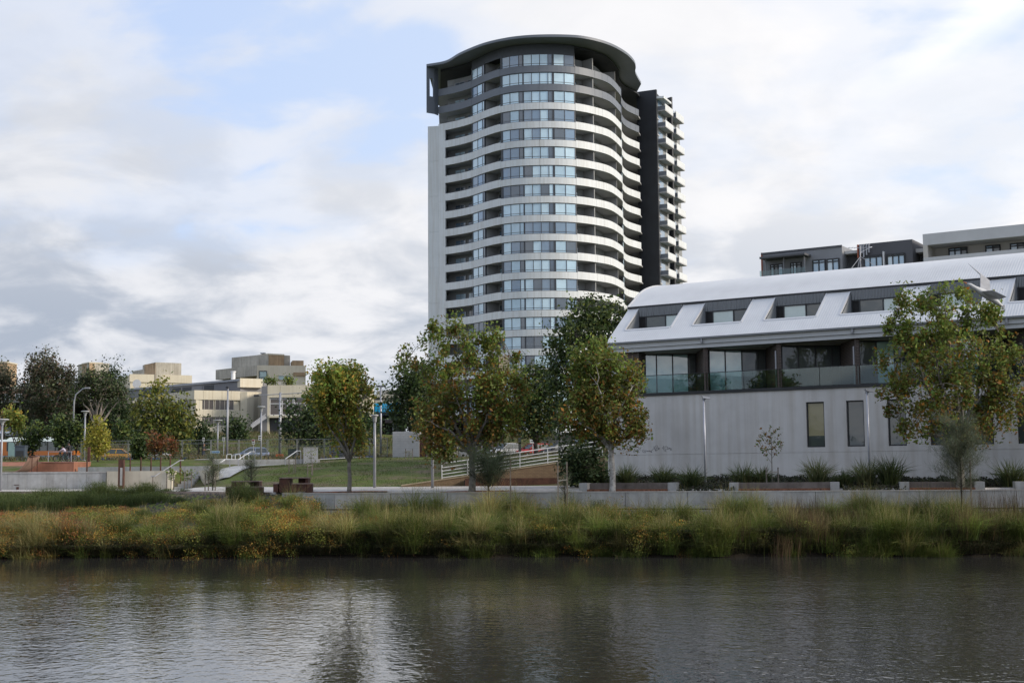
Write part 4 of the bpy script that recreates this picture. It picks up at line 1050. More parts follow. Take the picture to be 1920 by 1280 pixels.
    mb = MB(); fU.box(mb, 6.3, WU2 - .3, 1, 6, zu1, zu1 + 1.0); mb.build('roof_box', mT, T)
    # plant room
    fP, WP = facade(432, 501, Y + 9, Y + 2); zp = PZ(501, 663.5, Y + 2)
    mb = MB(); fP.box(mb, 0, WP, 0, 5, zu1, zp); mb.build('plant_room', mSt, T)
    fQ, WQ = facade(501, 531, Y + 2.02, Y + 4)
    mb = MB(); fQ.box(mb, 0, WQ, 0, 6, zu1, zp - .15); mb.build('plant_room_end', mT, T)
    mb = MB(); fQ.box(mb, -.1, WQ, -.08, 6, zp - .15, zp + .1); mb.build('parapet_cap', mC, T)
    x, y = fP.p(WP * .62, 2); MB().lathe([(0.25, 0), (0.25, .35), (.55, .45), (.5, .6)], (x, y, zp), 10).build('roof_vent', M_galv, T)
    x, y = fu.p(WU * .86, 2); MB().lathe([(0.35, 0), (0.35, 1.5), (.45, 1.52), (.45, 1.7)], (x, y, z2), 10).build('flue', M_white, T)
    # planting on the terrace over the entrance
    return
build_office()

def build_far_blocks():
    mSt = mat('stained_concrete', (0, 0, 0)); mT = mat('tan_concrete', (0, 0, 0)); mC = mat('cream_panel', (0, 0, 0))
    Y = 300
    T = thing('concrete_block', 'distant cream block with a tall stained concrete plant room on its roof', 'building', (PX(300, Y), Y, 10))
    f, W = facade(282, 318, Y, Y); zr = PZ(290, 706, Y)
    f1, W1 = facade(264, 288, Y + 8, Y); mb = MB(); f1.box(mb, 0, W1, 0, 6, zr - 1, PZ(288, 679, Y)); mb.build('plant_room', mSt, T)
    f2, W2 = facade(288.1, 313, Y, Y + 2); mb = MB(); f2.box(mb, 0, W2, 0, 6, zr - 1, PZ(290, 680, Y)); mb.build('plant_room_end', mT, T)
    f3, W3 = facade(245, 264.5, Y + 14, Y + 8.5); mb = MB(); f3.box(mb, 0, W3, 0, 5, zr - 1, PZ(262, 692, Y + 8)); mb.build('lower_plant_room', mSt, T)
    f4, W4 = facade(241, 357, Y - 2, Y + 4); mb = MB(); f4.box(mb, 0, W4, 0, 14, 9, zr + .4); mb.build('body', mC, T)
    mb = MB(); f4.box(mb, -.2, W4, -.25, -.003, zr - 1.3, zr + .5); mb.build('parapet', mC, T)
    f5, W5 = facade(313.5, 355, Y + 2, Y + 4); mb = MB(); f5.box(mb, 0, W5, 0, 5, zr + .4, PZ(340, 708, Y + 3) + 0.6); mb.build('roof_box', mSt, T)
    x = PX(255, Y - 2.6); mb = MB(); d = [(0.02, 0)] + [(1.1 * math.sin(a), 0.9 * (1 - math.cos(a))) for a in np.linspace(.2, 1.1, 6)]
    n0 = len(mb.v); mb.lathe(d, (0, 0, 0), 14); mb.v = [(x + v[0], Y - 2.7 - v[2], PZ(255, 721, Y) + v[1]) for v in mb.v]; mb.build('satellite_dish', M_white, T)
    T = thing('pale_plant_tower', 'pale square concrete plant tower rising between two dark trees', 'building', (PX(165, Y + 20), Y + 20, 12))
    Y2 = Y + 20
    f1, W1 = facade(142, 163, Y2 + 6, Y2); mb = MB(); f1.box(mb, 0, W1, 0, 5, 12, PZ(163, 679.5, Y2)); mb.build('left_face', mSt, T)
    f2, W2 = facade(163.1, 188, Y2, Y2 + 2); mb = MB(); f2.box(mb, 0, W2, 0, 5, 12, PZ(164, 680.5, Y2)); mb.build('right_face', mT, T)
    mb = MB(); f2.box(mb, -.1, W2 + .1, -.1, 5, PZ(164, 680.5, Y2) + .004, PZ(164, 680.5, Y2) + .25); mb.build('parapet_cap', mC, T)
    Y3 = 270
    T = thing('pink_brick_block', 'low pinkish brick building behind the dark trees at the far left', 'building', (PX(70, Y3), Y3, 11))
    mB = brick('pink_brick', (0.36, 0.20, 0.13), (0.42, 0.25, 0.17), (0.42, 0.36, 0.3), .6, .25)
    f, W = facade(-40, 165, Y3, Y3 + 4); mb = MB(); f.box(mb, 0, W, 0, 10, 9, PZ(60, 728, Y3)); mb.build('wall', mB, T)
    mb = MB(); f.box(mb, 0, W, -.2, 10.2, PZ(60, 728, Y3) + .003, PZ(60, 724, Y3)); mb.build('parapet', mC, T)
    for i in range(8): window_unit(f, T, 1.2 + i * 2.7, 2.9 + i * 2.7, -.18, PZ(60, 748, Y3), PZ(60, 737, Y3), (0, .5, 1), M_white, glass('glass_room', (0, 0, 0)), fw=.12, depth=.2)
    T = thing('tan_tower_top', 'tan concrete stair tower at the far left edge', 'building', (PX(-4, 290), 290, 12))
    f, W = facade(-25, 7, 290, 290); mb = MB(); f.box(mb, 0, W, 0, 6, 12, PZ(0, 680, 290)); mb.build('shaft', mT, T)
    mb = MB(); f.box(mb, -.1, W + .15, -.12, 6, PZ(0, 680, 290) + .003, PZ(0, 677.5, 290)); mb.build('parapet_cap', mC, T)
build_far_blocks()

def build_station():
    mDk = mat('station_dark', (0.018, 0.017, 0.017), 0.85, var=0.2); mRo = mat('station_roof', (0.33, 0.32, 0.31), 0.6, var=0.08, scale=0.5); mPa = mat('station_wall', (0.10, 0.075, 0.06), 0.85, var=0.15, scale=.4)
    T = thing('bus_station', 'long dark bus station under a thin flat roof, behind the orange bus', 'building', (PX(70, 200), 200, 8))
    f, W = facade(-60, 152, 206, 198); zr = PZ(150, 745.5, 198)
    mb = MB(); f.box(mb, 0, W, 0, 14, zr - .35, zr); mb.build('roof', mRo, T)
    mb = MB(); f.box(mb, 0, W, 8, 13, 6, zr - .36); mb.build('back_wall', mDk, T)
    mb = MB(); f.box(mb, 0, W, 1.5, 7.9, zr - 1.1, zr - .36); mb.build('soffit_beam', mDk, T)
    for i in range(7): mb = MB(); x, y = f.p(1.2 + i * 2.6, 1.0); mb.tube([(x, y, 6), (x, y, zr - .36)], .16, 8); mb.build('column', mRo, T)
    mb = MB(); f.box(mb, 3, W - 1, 7.0, 7.9, 6, 9.5); mb.build('kiosk', mPa, T)
    T = thing('flat_canopy', 'dark open canopy with a thin pale roof edge, behind the grey block hut', 'canopy', (PX(790, 150), 150, 6))
    f, W = facade(722, 885, 150, 147); zr = PZ(722, 785.5, 150)
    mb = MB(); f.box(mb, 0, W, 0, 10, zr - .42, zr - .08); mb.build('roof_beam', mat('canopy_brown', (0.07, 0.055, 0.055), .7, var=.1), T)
    mb = MB(); f.box(mb, -.1, W, -.1, 10, zr - .077, zr); mb.build('roof_sheet', mRo, T)
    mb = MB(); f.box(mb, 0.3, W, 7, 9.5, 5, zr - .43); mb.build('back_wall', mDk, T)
    for i in range(5): x, y = f.p(.6 + i * 2.2, 1.0); MB().tube([(x, y, 5.2), (x, y, zr - .42)], .1, 8).build('post', M_galv, T)
    T = thing('blue_glazed_bridge', 'cream building with a row of bright cyan glazed panels, between the two plane trees', 'building', (PX(700, 222), 222, 8))
    mC = mat('cream_panel', (0, 0, 0)); mB = mat('cyan_panel', (0.01, 0.40, 0.72), 0.25, var=0.06, scale=.8, coat=.6); mN = mat('navy_beam', (0.012, 0.025, 0.07), .5, var=.1)
    Y = 222; f, W = facade(640, 752, Y, Y); z = lambda y: PZ(700, y, Y)
    n = 9
    for i in range(n): mb = MB(); f.box(mb, W * i / n + .06, W * (i + 1) / n - .06, 0, .15, z(772.5), z(756)); mb.build('cyan_panel', mB, T)
    mb = MB(); f.box(mb, 0, W, .16, 8, z(773), z(756)); mb.build('core', mN, T)
    mb = MB(); f.box(mb, 0, W, -.2, 8, z(779), z(773) - .003); mb.build('navy_beam', mN, T)
    mb = MB(); f.box(mb, 0, W, 0.1, 8, z(756) + .003, z(750)); mb.build('spandrel', mC, T)
    mb = MB(); f.box(mb, 0, W, .5, 8, z(750) + .003, z(745)); mb.build('window_band', glass('glass_room', (0, 0, 0)), T)
    mb = MB(); f.box(mb, 0, W, -.1, 8, z(745) + .003, z(739.5)); mb.build('parapet', mC, T)
    mb = MB(); f.box(mb, W * .5, W * 1.02, 9, 14, z(745), z(726)); mb.build('rear_block', mC, T)
    mb = MB(); f.box(mb, W * .5, W * .78, 8.6, 8.99, z(742), z(727)); mb.build('rear_panel', mat('stained_concrete', (0, 0, 0)), T)
    for i in range(4): x, y = f.p(W * (.08 + .28 * i), 1.5); MB().tube([(x, y, 6), (x, y, z(779) - .003)], .3, 10).build('column', M_dark, T)
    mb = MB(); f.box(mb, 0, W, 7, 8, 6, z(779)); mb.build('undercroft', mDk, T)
build_station()

# ------------------------------------------------------------------ hut, walls and ramps in the park
def build_hut():
    mBl = mat('grey_blockwork', (0.37, 0.375, 0.385), .85, var=.07, scale=1.2, bump=.3); mRd = mat('brown_steel_door', (0.075, 0.03, 0.022), .7, var=.15, scale=1, streak=.2)
    Y = 112.0
    T = thing('block_hut', 'grey blockwork hut with brown steel doors at the top of the lawn', 'hut', (PX(760, Y), Y, g1(PX(760, Y), Y)))
    f, W = facade(736, 786, Y, Y); z1 = PZ(760, 808.5, Y); z0 = PZ(760, 858.5, Y)
    nr = 11; hh = (z1 - z0) / nr
    for r in range(nr):
        nb = 5
        for i in range(nb + 1):
            a = max(0, (i - (.5 if r % 2 else 0)) * W / nb); b = min(W, (i + 1 - (.5 if r % 2 else 0)) * W / nb)
            if b - a < .05: continue
            mb = MB(); f.box(mb, a + .006, b - .006, 0 if (r * 7 + i * 3) % 4 else .006, .2, z0 + r * hh + .006, z0 + (r + 1) * hh - .006); mb.build('block', mBl, T)
    mb = MB(); f.box(mb, 0.01, W - .01, .06, 4, z0, z1 - .01); mb.build('core', M_conc2, T)
    f2, W2 = facade(786.2, 812, Y + .6, Y + .6)
    mb = MB(); f2.box(mb, 0, W2 * .52, 0, 3, z0, z1 - .25); mb.build('door', mRd, T)
    mb = MB(); f2.box(mb, W2 * .58, W2, .2, 3, z0, z1 - .25); mb.build('door', mRd, T)
    mb = MB(); f2.box(mb, W2 * .52, W2 * .58, -.02, 3, z0, z1 - .1); mb.build('post', M_galv, T)
    # painted wall beyond it
    T = thing('painted_wall', 'low grey and cream wall panels with white scribbles, beside the hut', 'wall', (PX(840, Y + 2), Y + 2, z0))
    f, W = facade(813, 905, Y + 2, Y + 2); zt = PZ(830, 836, Y + 2)
    for i, (a, b, m) in enumerate(((0, .11, 'g'), (.12, .21, 't'), (.22, .5, 'c'), (.51, 1, 'g'))):
        mb = MB(); f.box(mb, a * W, b * W, 0, .25, z0 - .2, zt if i else zt + .7); mb.build('panel', {'g': M_conc2, 't': mat('tan_concrete', (0, 0, 0)), 'c': M_cream}[m], T)
    mb = MB(); rnd = random.Random(3)
    for k in range(9):
        a = rnd.uniform(.3, 2.4); c = rnd.uniform(z0 + .8, zt - .1); prev = None
        for i in range(10):
            q = f.p3(a + .16 * math.sin(i * 1.3 + k), -.012, c + .12 * math.cos(i * 1.7 + k * 2))
            if prev: mb.bar(prev, q, .03, .02)
            prev = q
    o = mb.build('graffiti_scribble', M_white, T); o['kind'] = 'stuff'
build_hut()

def build_ramp():
    """brick ramp with white rails, climbing to the right along the back of the promenade"""
    mB = brick('sandy_brick', (0.21, 0.14, 0.085), (0.25, 0.175, 0.105), (0.12, 0.09, 0.065), .24, .086)
    Y0, Y1 = 76.3, 77.6
    f, W = facade(752, 1134, Y0, Y1)
    T = thing('brick_ramp', 'sandy brick ramp wall that climbs to the right with white railings on it', 'ramp', (*f.p(W / 2), 3.0))
    zA = PZ(754, 908.8, Y0); zm = PZ(1030, 868, lerp(Y0, Y1, .73)); tm = f.t_of(1030); zB = PZ(1132, 854, Y1)
    zt = lambda t: zA + (zm - zA) * t / tm if t < tm else zm + (zB - zm) * (t - tm) / (W - tm)
    # brick courses: real bricks where they show largest, the wall's bond behind them
    mb = MB()
    n = 16
    for i in range(n):
        a, b = W * i / n, W * (i + 1) / n
        c = [f.p3(a, 0.02, 2.6), f.p3(b, 0.02, 2.6), f.p3(b, .24, 2.6), f.p3(a, .24, 2.6)]; d = [f.p3(a, 0.02, zt(a) - .07), f.p3(b, .02, zt(b) - .07), f.p3(b, .24, zt(b) - .07), f.p3(a, .24, zt(a) - .07)]
        mb.hexa(c, d)
    mb.build('wall', mB, T)
    for i in range(n):
        a, b = W * i / n + .005, W * (i + 1) / n - .005
        c = [f.p3(a, -0.02, zt(a) - .068), f.p3(b, -0.02, zt(b) - .068), f.p3(b, .28, zt(b) - .068), f.p3(a, .28, zt(a) - .068)]; d = [(p[0], p[1], p[2] + .07) for p in c]
        MB().hexa(c, d).build('coping_brick', mat('coping', (0.36, 0.29, 0.2), .85, var=.1), T)
    # ramp deck behind
    mb = MB()
    for i in range(n):
        a, b = W * i / n, W * (i + 1) / n
        c = [f.p3(a, .29, 2.6), f.p3(b, .29, 2.6), f.p3(b, 1.7, 2.6), f.p3(a, 1.7, 2.6)]; d = [f.p3(a, .29, zt(a) - .12), f.p3(b, .29, zt(b) - .12), f.p3(b, 1.7, zt(b) - .12), f.p3(a, 1.7, zt(a) - .12)]
        mb.hexa(c, d)
    mb.build('deck', M_pave, T)
    # rusted planter band in front
    a, b = f.t_of(868), f.t_of(1040); zz = PZ(900, 896.5, Y0)
    T2 = thing('rusted_planter', 'long dark rusted steel planter against the brick ramp', 'planter', (*f.p((a + b) / 2, -.5), 2.95))
    for i in range(3): mb = MB(); f.box(mb, lerp(a, b, i / 3) + .008, lerp(a, b, (i + 1) / 3) - .008, -.75, -.70, 2.9, zz); mb.build('panel', M_rust, T2)
    mb = MB(); f.box(mb, a, b, -.69, -.03, 2.8, zz - .08); mb.build('soil', mat('bark_soil', (0.05, 0.035, 0.025), .95, var=.3, scale=8), T2)
    # railing
    T3 = thing('white_railing', 'white steel railing with five sloping bars on the brick ramp', 'railing', (*f.p(W / 2, .15), zA))
    r0, r1 = f.t_of(827.5), W + 1.2
    hts = (.07, .26, .45, .64, .88)
    def rail_h(t): return zt(min(t, W)) + (max(0, t - W) * .13)
    posts = [f.t_of(p) for p in (827.5, 875.5, 973.5, 1025.5, 1077, 1128)]; tend = f.t_of(1136)
    for t in posts: mb = MB(); mb.bar(f.p3(t, .13, rail_h(t) - .02), f.p3(t, .13, rail_h(t) + .92), .055); mb.build('post', M_white, T3)
    for k, h in enumerate(hts):
        mb = MB(); tt = [r0, tm, W - .2]
        mb.tube([f.p3(t, .13, rail_h(t) + h) for t in tt], .026 if k < 4 else .034, 6); mb.build('rail', M_white, T3)
    return f
RAMP = build_ramp()

def build_skatepark():
    Yw_ = 94.0
    z0 = 2.86; zt = PZ(100, 884.3, Yw_)
    T = thing('grey_terrace_wall', 'pale grey concrete wall below the skate ramps, with faint panel joints', 'wall', (PX(80, Yw_), Yw_, z0))
    f, W = facade(-60, 200, Yw_ + .2, Yw_)
    for i in range(7):
        mb = MB(); f.box(mb, W * i / 7 + .008, W * (i + 1) / 7 - .008, 0, .3, z0 - .3, zt - .1); mb.build('panel', M_conc2, T)
    mb = MB(); f.box(mb, 0, W, -.03, .5, zt - .098, zt); mb.build('coping', M_conc, T)
    mb = MB(); t = f.t_of(36); f.box(mb, t - .1, t + .09, -.012, -.002, z0, z0 + .3); f.box(mb, t - .25, t + .1, -.02, -.002, z0 + .42, z0 + .46); mb.build('drain_mark', M_rust, T)
    T = thing('cream_terrace_wall', 'cream concrete wall stepping back to the stairs, right of the rusted post', 'wall', (PX(270, Yw_), Yw_, z0))
    f2, W2 = facade(200.5, 322, Yw_ - .1, Yw_ - .6)
    ztc = PZ(260, 882.6, Yw_)
    for i in range(4): mb = MB(); f2.box(mb, W2 * i / 4 + .006, W2 * (i + 1) / 4 - .006, 0, .3, z0 - .3, ztc); mb.build('panel', M_cream, T)
    a = f2.p(W2); mb = MB(); mb.wall(a, (PX(333, 99), 99.0), z0 - .3, ztc, .3, z0b=z0 + .6); mb.build('return_wall', M_cream, T)
    T = thing('side_cream_wall', 'short cream concrete wall right of the stairs', 'wall', (PX(385, 94), 94, z0))
    MB().wall((PX(370, 98.5), 98.5), (PX(402, 92.3), 92.3), z0 - .3, ztc - .02, .3).build('wall', M_cream, T)
    # stairs between the walls
    T = thing('stairs', 'broad concrete stairs between two cream walls', 'stairs', (PX(350, 95), 95, z0))
    xl, xr = PX(322, 94) + .1, PX(372, 97)
    for k in range(7):
        y = 93.4 + k * .7; MB().box(xl + .07 * k, xr, y, y + .75, z0 - .3, z0 + .02 + k * .19).build('step', M_conc2, T)
    T = thing('stair_handrail', 'pale steel handrail rising beside the cream wall', 'handrail', (PX(305, 93), 93, z0))
    q = [P(283, 892.5, 92.9), P(290, 892.5, 92.9), P(337, 863, 95.5), P(344, 862.5, 95.8)]
    MB().tube(q, .035, 6).build('rail', M_galv, T)
    for p_ in ((287, 93.0, 892), (305, 93.9, 883), (339, 95.7, 862.5)):
        x = PX(p_[0], p_[1]); MB().tube([(x, p_[1], z0), (x, p_[1], PZ(p_[0], p_[2], p_[1]))], .025, 6).build('post', M_rust, T)
    # rusted square post
    x = PX(228, 93.2); T = thing('rusted_post', 'square rusted steel post standing before the cream wall', 'post', (x, 93.2, z0))
    zz = PZ(228, 861.5, 93.2); w = .18
    MB().box(x - w, x + w, 93.0, 93.36, z0 - .1, zz).build('shaft', M_rust, T); MB().box(x - .04, x + .12, 92.985, 92.998, z0 + .35, zz - .55).build('inset_panel', M_conc2, T)
    # skate surfaces
    mO = mat('orange_concrete', (0.30, 0.13, 0.08), .8, var=.14, scale=.8, streak=.2); mP = mat('pink_concrete', (0.33, 0.165, 0.13), .8, var=.1, scale=.8); mQ = mat('brown_ply', (0.22, 0.14, 0.105), .8, var=.1)
    zs_ = zt + .01; Y = 99.0
    T = thing('grind_box', 'long orange concrete skate box with one sloping end', 'skate ramp', (PX(95, Y), Y, zs_))
    zk = PZ(110, 866.8, Y); pr = [(43, zs_ - .2), (138, zs_ - .2), (138, zk), (78, zk), (43, zs_)]
    mb = MB(); A_ = [(PX(p, Y), Y, z) for p, z in pr]; B_ = [(PX(p, Y) , Y + 4, z) for p, z in pr]; mb.poly(A_); mb.poly(B_[::-1])
    for i in range(5): j = (i + 1) % 5; mb.quad(A_[i], B_[i], B_[j], A_[j])
    mb.build('body', mO, T)
    MB().box(PX(77, Y), PX(138, Y) + .02, Y - .04, Y + 4, zk + .003, zk + .06).build('deck', mP, T)
    T = thing('quarter_pipe', 'brown curved quarter pipe curling up to a lip', 'skate ramp', (PX(40, 98), 98, zs_))
    Yq = 97.2; zl = PZ(56, 854.5, Yq); pts = [(PX(lerp(19, 53, t), Yq), zs_ + (zl - zs_) * (1 - math.sqrt(max(0, 1 - (t * .93) ** 2))) / (1 - math.sqrt(1 - .93 ** 2))) for t in np.linspace(0, 1, 14)]
    mb = MB()
    for (xa, za), (xb, zb_) in zip(pts[:-1], pts[1:]):
        mb.hexa([(xa, Yq, za - .07), (xb, Yq, zb_ - .07), (xb + .25, Yq + 1.6, zb_ - .07), (xa + .25, Yq + 1.6, za - .07)], [(xa, Yq, za), (xb, Yq, zb_), (xb + .25, Yq + 1.6, zb_), (xa + .25, Yq + 1.6, za)])
    mb.build('curved_deck', mQ, T)
    mb = MB(); xa, za = pts[-1]; mb.box(xa + .01, xa + .2, Yq + .02, Yq + 1.6, za - .05, za + .02); mb.bar((xa + .15, Yq + .3, zs_ - .1), (xa + .15, Yq + .3, za - .05), .05); mb.bar((xa + .15, Yq + 1.4, zs_ - .1), (xa + .15, Yq + 1.4, za - .05), .05); mb.build('support_frame', M_rust, T)
    T = thing('red_bank', 'low red concrete bank behind the quarter pipe', 'skate ramp', (PX(10, 103), 103, zs_))
    mb = MB(); Yb = 102; zb2 = PZ(20, 866, Yb + 1); mb.hexa([(PX(-40, Yb), Yb, zs_ - .2), (PX(46, Yb), Yb, zs_ - .2), (PX(46, Yb + 1), Yb + 4, zs_ - .2), (PX(-40, Yb), Yb + 4, zs_ - .2)], [(PX(-40, Yb), Yb, zs_ + .05), (PX(46, Yb), Yb, zs_ + .05), (PX(60, Yb + 1), Yb + 2, zb2), (PX(-40, Yb + 1), Yb + 2, zb2)]); mb.build('slope', mO, T)
    MB().box(PX(-40, Yb), PX(64, Yb), Yb + 2.01, Yb + 4, zb2 - .4, zb2 + .03).build('top', mP, T)
    structure(MB().box(PX(-60, 96), PX(140, 96), 94.35, 104, zs_ - .4, zs_).build('skate_floor', M_conc))
    x = PX(136.5, 99.5); T = thing('brown_post', 'brown square steel post at the end of the orange skate box', 'post', (x, 103.2, zk))
    MB().box(x - .09, x + .09, 103.1, 103.3, zk - 1, PZ(136, 838, 103)).build('shaft', M_rust, T)
    T = thing('grind_rail', 'thin pale skate rail above the orange box', 'rail', (PX(112, 99.6), 99.6, zk))
    zr = PZ(112, 846.5, 99.6); MB().tube([(PX(89, 99.6), 99.6, zr), (PX(135, 99.6), 99.6, zr)], .025, 6).build('rail', M_galv, T)
    for p in (90, 133): MB().tube([(PX(p, 99.6), 99.6, zk), (PX(p, 99.6), 99.6, zr)], .025, 6).build('post', M_galv, T)
    # low grey wall along the lawn strip + brown bollard stakes + rail
    T = thing('low_grey_wall', 'low grey concrete wall behind the cream terrace', 'wall', (PX(270, 99), 99, 4))
    f, W = facade(146, 392, 99.2, 98); za = PZ(250, 874.5, 99); mb = MB(); f.box(mb, 0, W, 0, .3, 3.2, za); mb.build('wall', M_conc2, T)
    for i, px in enumerate((163, 244, 264, 283, 301, 319, 338)):
        x = PX(px, 96.8); T = thing('rusted_bollard', '', 'bollard', (x, 96.8, ztc), 'slim rusted posts along the cream terrace')
        MB().tube([(x, 96.8, 3.9), (x, 96.8, PZ(px, 857 if i else 861, 96.8))], .055, 6).build('shaft', M_rust, T)
        T['label'] = ['slim rusted post standing alone right of the skate box', 'slim rusted post nearest the square rusted post', 'slim rusted post second along the cream terrace', 'slim rusted post in the middle of the cream terrace', 'slim rusted post above the middle of the stair rail', 'slim rusted post above the upper stair rail', 'slim rusted post at the top end of the stair handrail'][i]
build_skatepark()

def build_upper_walls():
    """white wall, steps rails and block at the head of the lawn"""
    z0 = 4.4
    Y = 103.0
    T = thing('white_terrace_wall', 'long pale terrace wall along the top left of the lawn', 'wall', (PX(480, Y), Y, 4.6))
    f, W = facade(398, 600, Y, Y + 1.5); zt = PZ(450, 861, Y)
    for i in range(6): mb = MB(); f.box(mb, W * i / 6 + .006, W * (i + 1) / 6 - .006, 0, .3, 3.6, zt); mb.build('panel', M_conc, T)
    def hand(px0, y0, px1, y1, px2, Yh, label):
        T = thing('handrail', label, 'handrail', (PX(px0, Yh), Yh, z0), 'bent white handrails at the head of the steps')
        MB().tube([P(px0, y0, Yh), P(px1, y1, Yh + .6), P(px2, y1, Yh + .6)], .035, 6).build('rail', M_white, T)
        for px, y, yb in ((px0, y0, Yh), (px2, y1, Yh + .6)): q = P(px, y, yb); MB().tube([(q.x, q.y, q.z - 1.0), q], .03, 6).build('post', M_galv, T)
    hand(447, 861, 470, 846.5, 478, 101.5, 'bent white handrail by the blue hatchback'); hand(535, 860, 557, 845, 564, 102.5, 'bent white handrail left of the white cabinet')
    hand(410, 869, 422, 861, 431, 99.5, 'low bent white handrail by the walking man')
    for i, px in enumerate((425, 441, 457)):
        T = thing('bike_hoop', ('first', 'middle', 'last')[i] + ' of three white bicycle hoops left of the blue car', 'bicycle rack', (PX(px + 4, 104.5), 104.5, 5), 'white bicycle hoops')
        q = [P(px, 862, 104.5), P(px, 853, 104.5), P(px + 1.5, 851.5, 104.5), P(px + 8, 851.5, 104.5), P(px + 9.5, 853, 104.5), P(px + 9.5, 862, 104.5)]
        MB().tube(q, .03, 6).build('hoop', M_white, T)
    # concrete path that climbs to the wall
    mb = MB(); 
    cl = catmull([(PX(404, 91.5), 91.5), (PX(418, 95), 95), (PX(438, 99), 99), (PX(470, 101.6), 101.6), (PX(510, 102.6), 102.6)], 8); prev = None
    for (x_, y_) in cl:
        row = [(x_ + o_, y_ - .12 * o_, g1(x_ + o_, y_ - .12 * o_) + .11) for o_ in np.linspace(-1.0, 1.0, 6)]
        if prev:
            for i in range(5): mb.quad(prev[i], prev[i + 1], row[i + 1], row[i])
        prev = row
    structure(mb.build('path', M_conc2))
    x = PX(582, 104); T = thing('white_cabinet', 'plain white painted service cabinet at the top of the lawn', 'cabinet', (x, 104, 5.0))
    f, W = facade(569, 596, 104, 104.2); zt = PZ(580, 839.5, 104); mb = MB(); f.box(mb, 0, W, 0, .8, 4.5, zt); mb.build('body', mat('cabinet_white', (0.36, .37, .38), .6, var=.06), T)
    mb = MB(); f.box(mb, -.03, W + .03, -.03, .83, zt + .002, zt + .05); mb.build('lid', M_conc, T)
    mb = MB(); f.box(mb, W * .5 - .006, W * .5 + .006, -.006, -.001, 4.7, zt - .05); mb.build('door_seam', M_dark, T)
    for i, (px, Yk, h, w) in enumerate(((632, 119, 1.0, 1.4), (625, 121, .9, .7), (548, 122, .9, .8))):
        x = PX(px, Yk); z = g1(x, Yk); T = thing('service_box', ['grey louvred service box behind the mesh fence', 'small green service box behind the mesh fence', 'dark green service box beside the orange barrier'][i], 'cabinet', (x, Yk, z))
        m = mat('box_grey', (.16, .17, .18), .6, var=.1) if i == 0 else mat('box_green', (.04, .06, .05), .6, var=.1)
        MB().box(x - w / 2, x + w / 2, Yk, Yk + .6, z, z + h).build('body', m, T); MB().box(x - w / 2 - .03, x + w / 2 + .03, Yk - .03, Yk + .63, z + h + .002, z + h + .06).build('lid', m, T)
        for k in range(3): MB().box(x - w * .35, x + w * .35, Yk - .012, Yk - .001, z + .25 + k * .2, z + .33 + k * .2).build('louvre', M_dark, T)
build_upper_walls()

def build_seat_walls():
    for i, (a, b) in enumerate(((1086, 1268), (1367, 1573), (1686, 1845), (1902, 2060))):
        Yf = lambda px: float(Yp(PX(px, 69))) + 1.35
        T = thing('seat_wall', ['long low concrete seat wall by the white mottled trunk', 'long low concrete seat wall behind the staked sapling', 'low concrete seat wall behind the blurred she-oak', 'low concrete seat wall at the right edge'][i], 'bench', (PX(a, 70), Yf(a), 2.9), 'low concrete seat walls along the promenade')
        za = lambda px: PZ(px, 905 - (px - 1100) * .0035, Yf(px)); pa, pb = (PX(a, Yf(a)), Yf(a)), (PX(b, Yf(b)), Yf(b))
        f = Frame(pa, (pb[0] - pa[0], pb[1] - pa[1])); W = math.hypot(pb[0] - pa[0], pb[1] - pa[1]); z1 = za((a + b) / 2); z0 = 2.8
        mBk = mat('aged_concrete', (0.17, 0.15, 0.135), .9, var=.15, scale=1.5, streak=.3)
        n = 3
        for k in range(n): mb = MB(); f.box(mb, .45 + (W - .9) * k / n + .004, .45 + (W - .9) * (k + 1) / n - .004, .5, .9, z0, z1 - .01); mb.build('slab', mBk, T)
        for t0 in (0, W - .45): mb = MB(); f.box(mb, t0, t0 + .45, -.1, .9, z0, z1); mb.build('end_block', M_conc, T)
        mb = MB(); f.box(mb, .46, W - .46, -.25, .49, z0, 2.99); o = mb.build('mulch', M_mulch, T)
build_seat_walls()
# ------------------------------------------------------------------ vegetation
def unit(v): return v / np.maximum(np.linalg.norm(v, axis=-1, keepdims=True), 1e-9)
def leaf_quads(c, size, col, up=0.35, aspect=0.62, rng=RNG):
    n = len(c); nor = unit(rng.normal(size=(n, 3)) + np.array([0, 0, up])); t = unit(np.cross(nor, rng.normal(size=(n, 3)))); b = np.cross(nor, t)
    s = np.asarray(size).reshape(-1, 1) * np.ones((n, 1))
    a = t * s * .5; d = b * s * .5 * aspect
    V = np.stack([c - a, c + d - a * .15, c + a, c - d - a * .15], 1).reshape(-1, 3)
    return V, np.arange(4 * n), np.full(n, 4), np.repeat(col, 4, axis=0)
def blade_strips(base, direc, length, width, droop, col0, col1, rng=RNG, kink=.55):
    """arching blades: one quad and a triangle each"""
    n = len(base); d = unit(direc); L_ = np.asarray(length).reshape(-1, 1) * np.ones((n, 1))
    side = unit(np.cross(d, np.array([0, 0, 1.0])) + rng.normal(size=(n, 3)) * .35); w = np.asarray(width).reshape(-1, 1) * side * .5
    mid = base + d * L_ * kink; hor = unit(d * np.array([1, 1, 0.0]) + 1e-6)
    tip = mid + unit(d * 1.0 + hor * np.asarray(droop).reshape(-1, 1) - np.array([0, 0, 1.0]) * np.asarray(droop).reshape(-1, 1) * .75) * L_ * (1 - kink)
    V = np.stack([base - w, base + w, mid + w * .8, mid - w * .8, tip], 1).reshape(-1, 3)
    o = (np.arange(n) * 5)[:, None]; idx = np.concatenate([o + np.array([0, 1, 2, 3]), o + np.array([3, 2, 4])], 1).ravel()
    sizes = np.tile([4, 3], n); cm_ = lerp(col0, col1, .5)
    col = np.stack([col0, col0, cm_, cm_, col1], 1).reshape(-1, 3)
    return V, idx, sizes, col
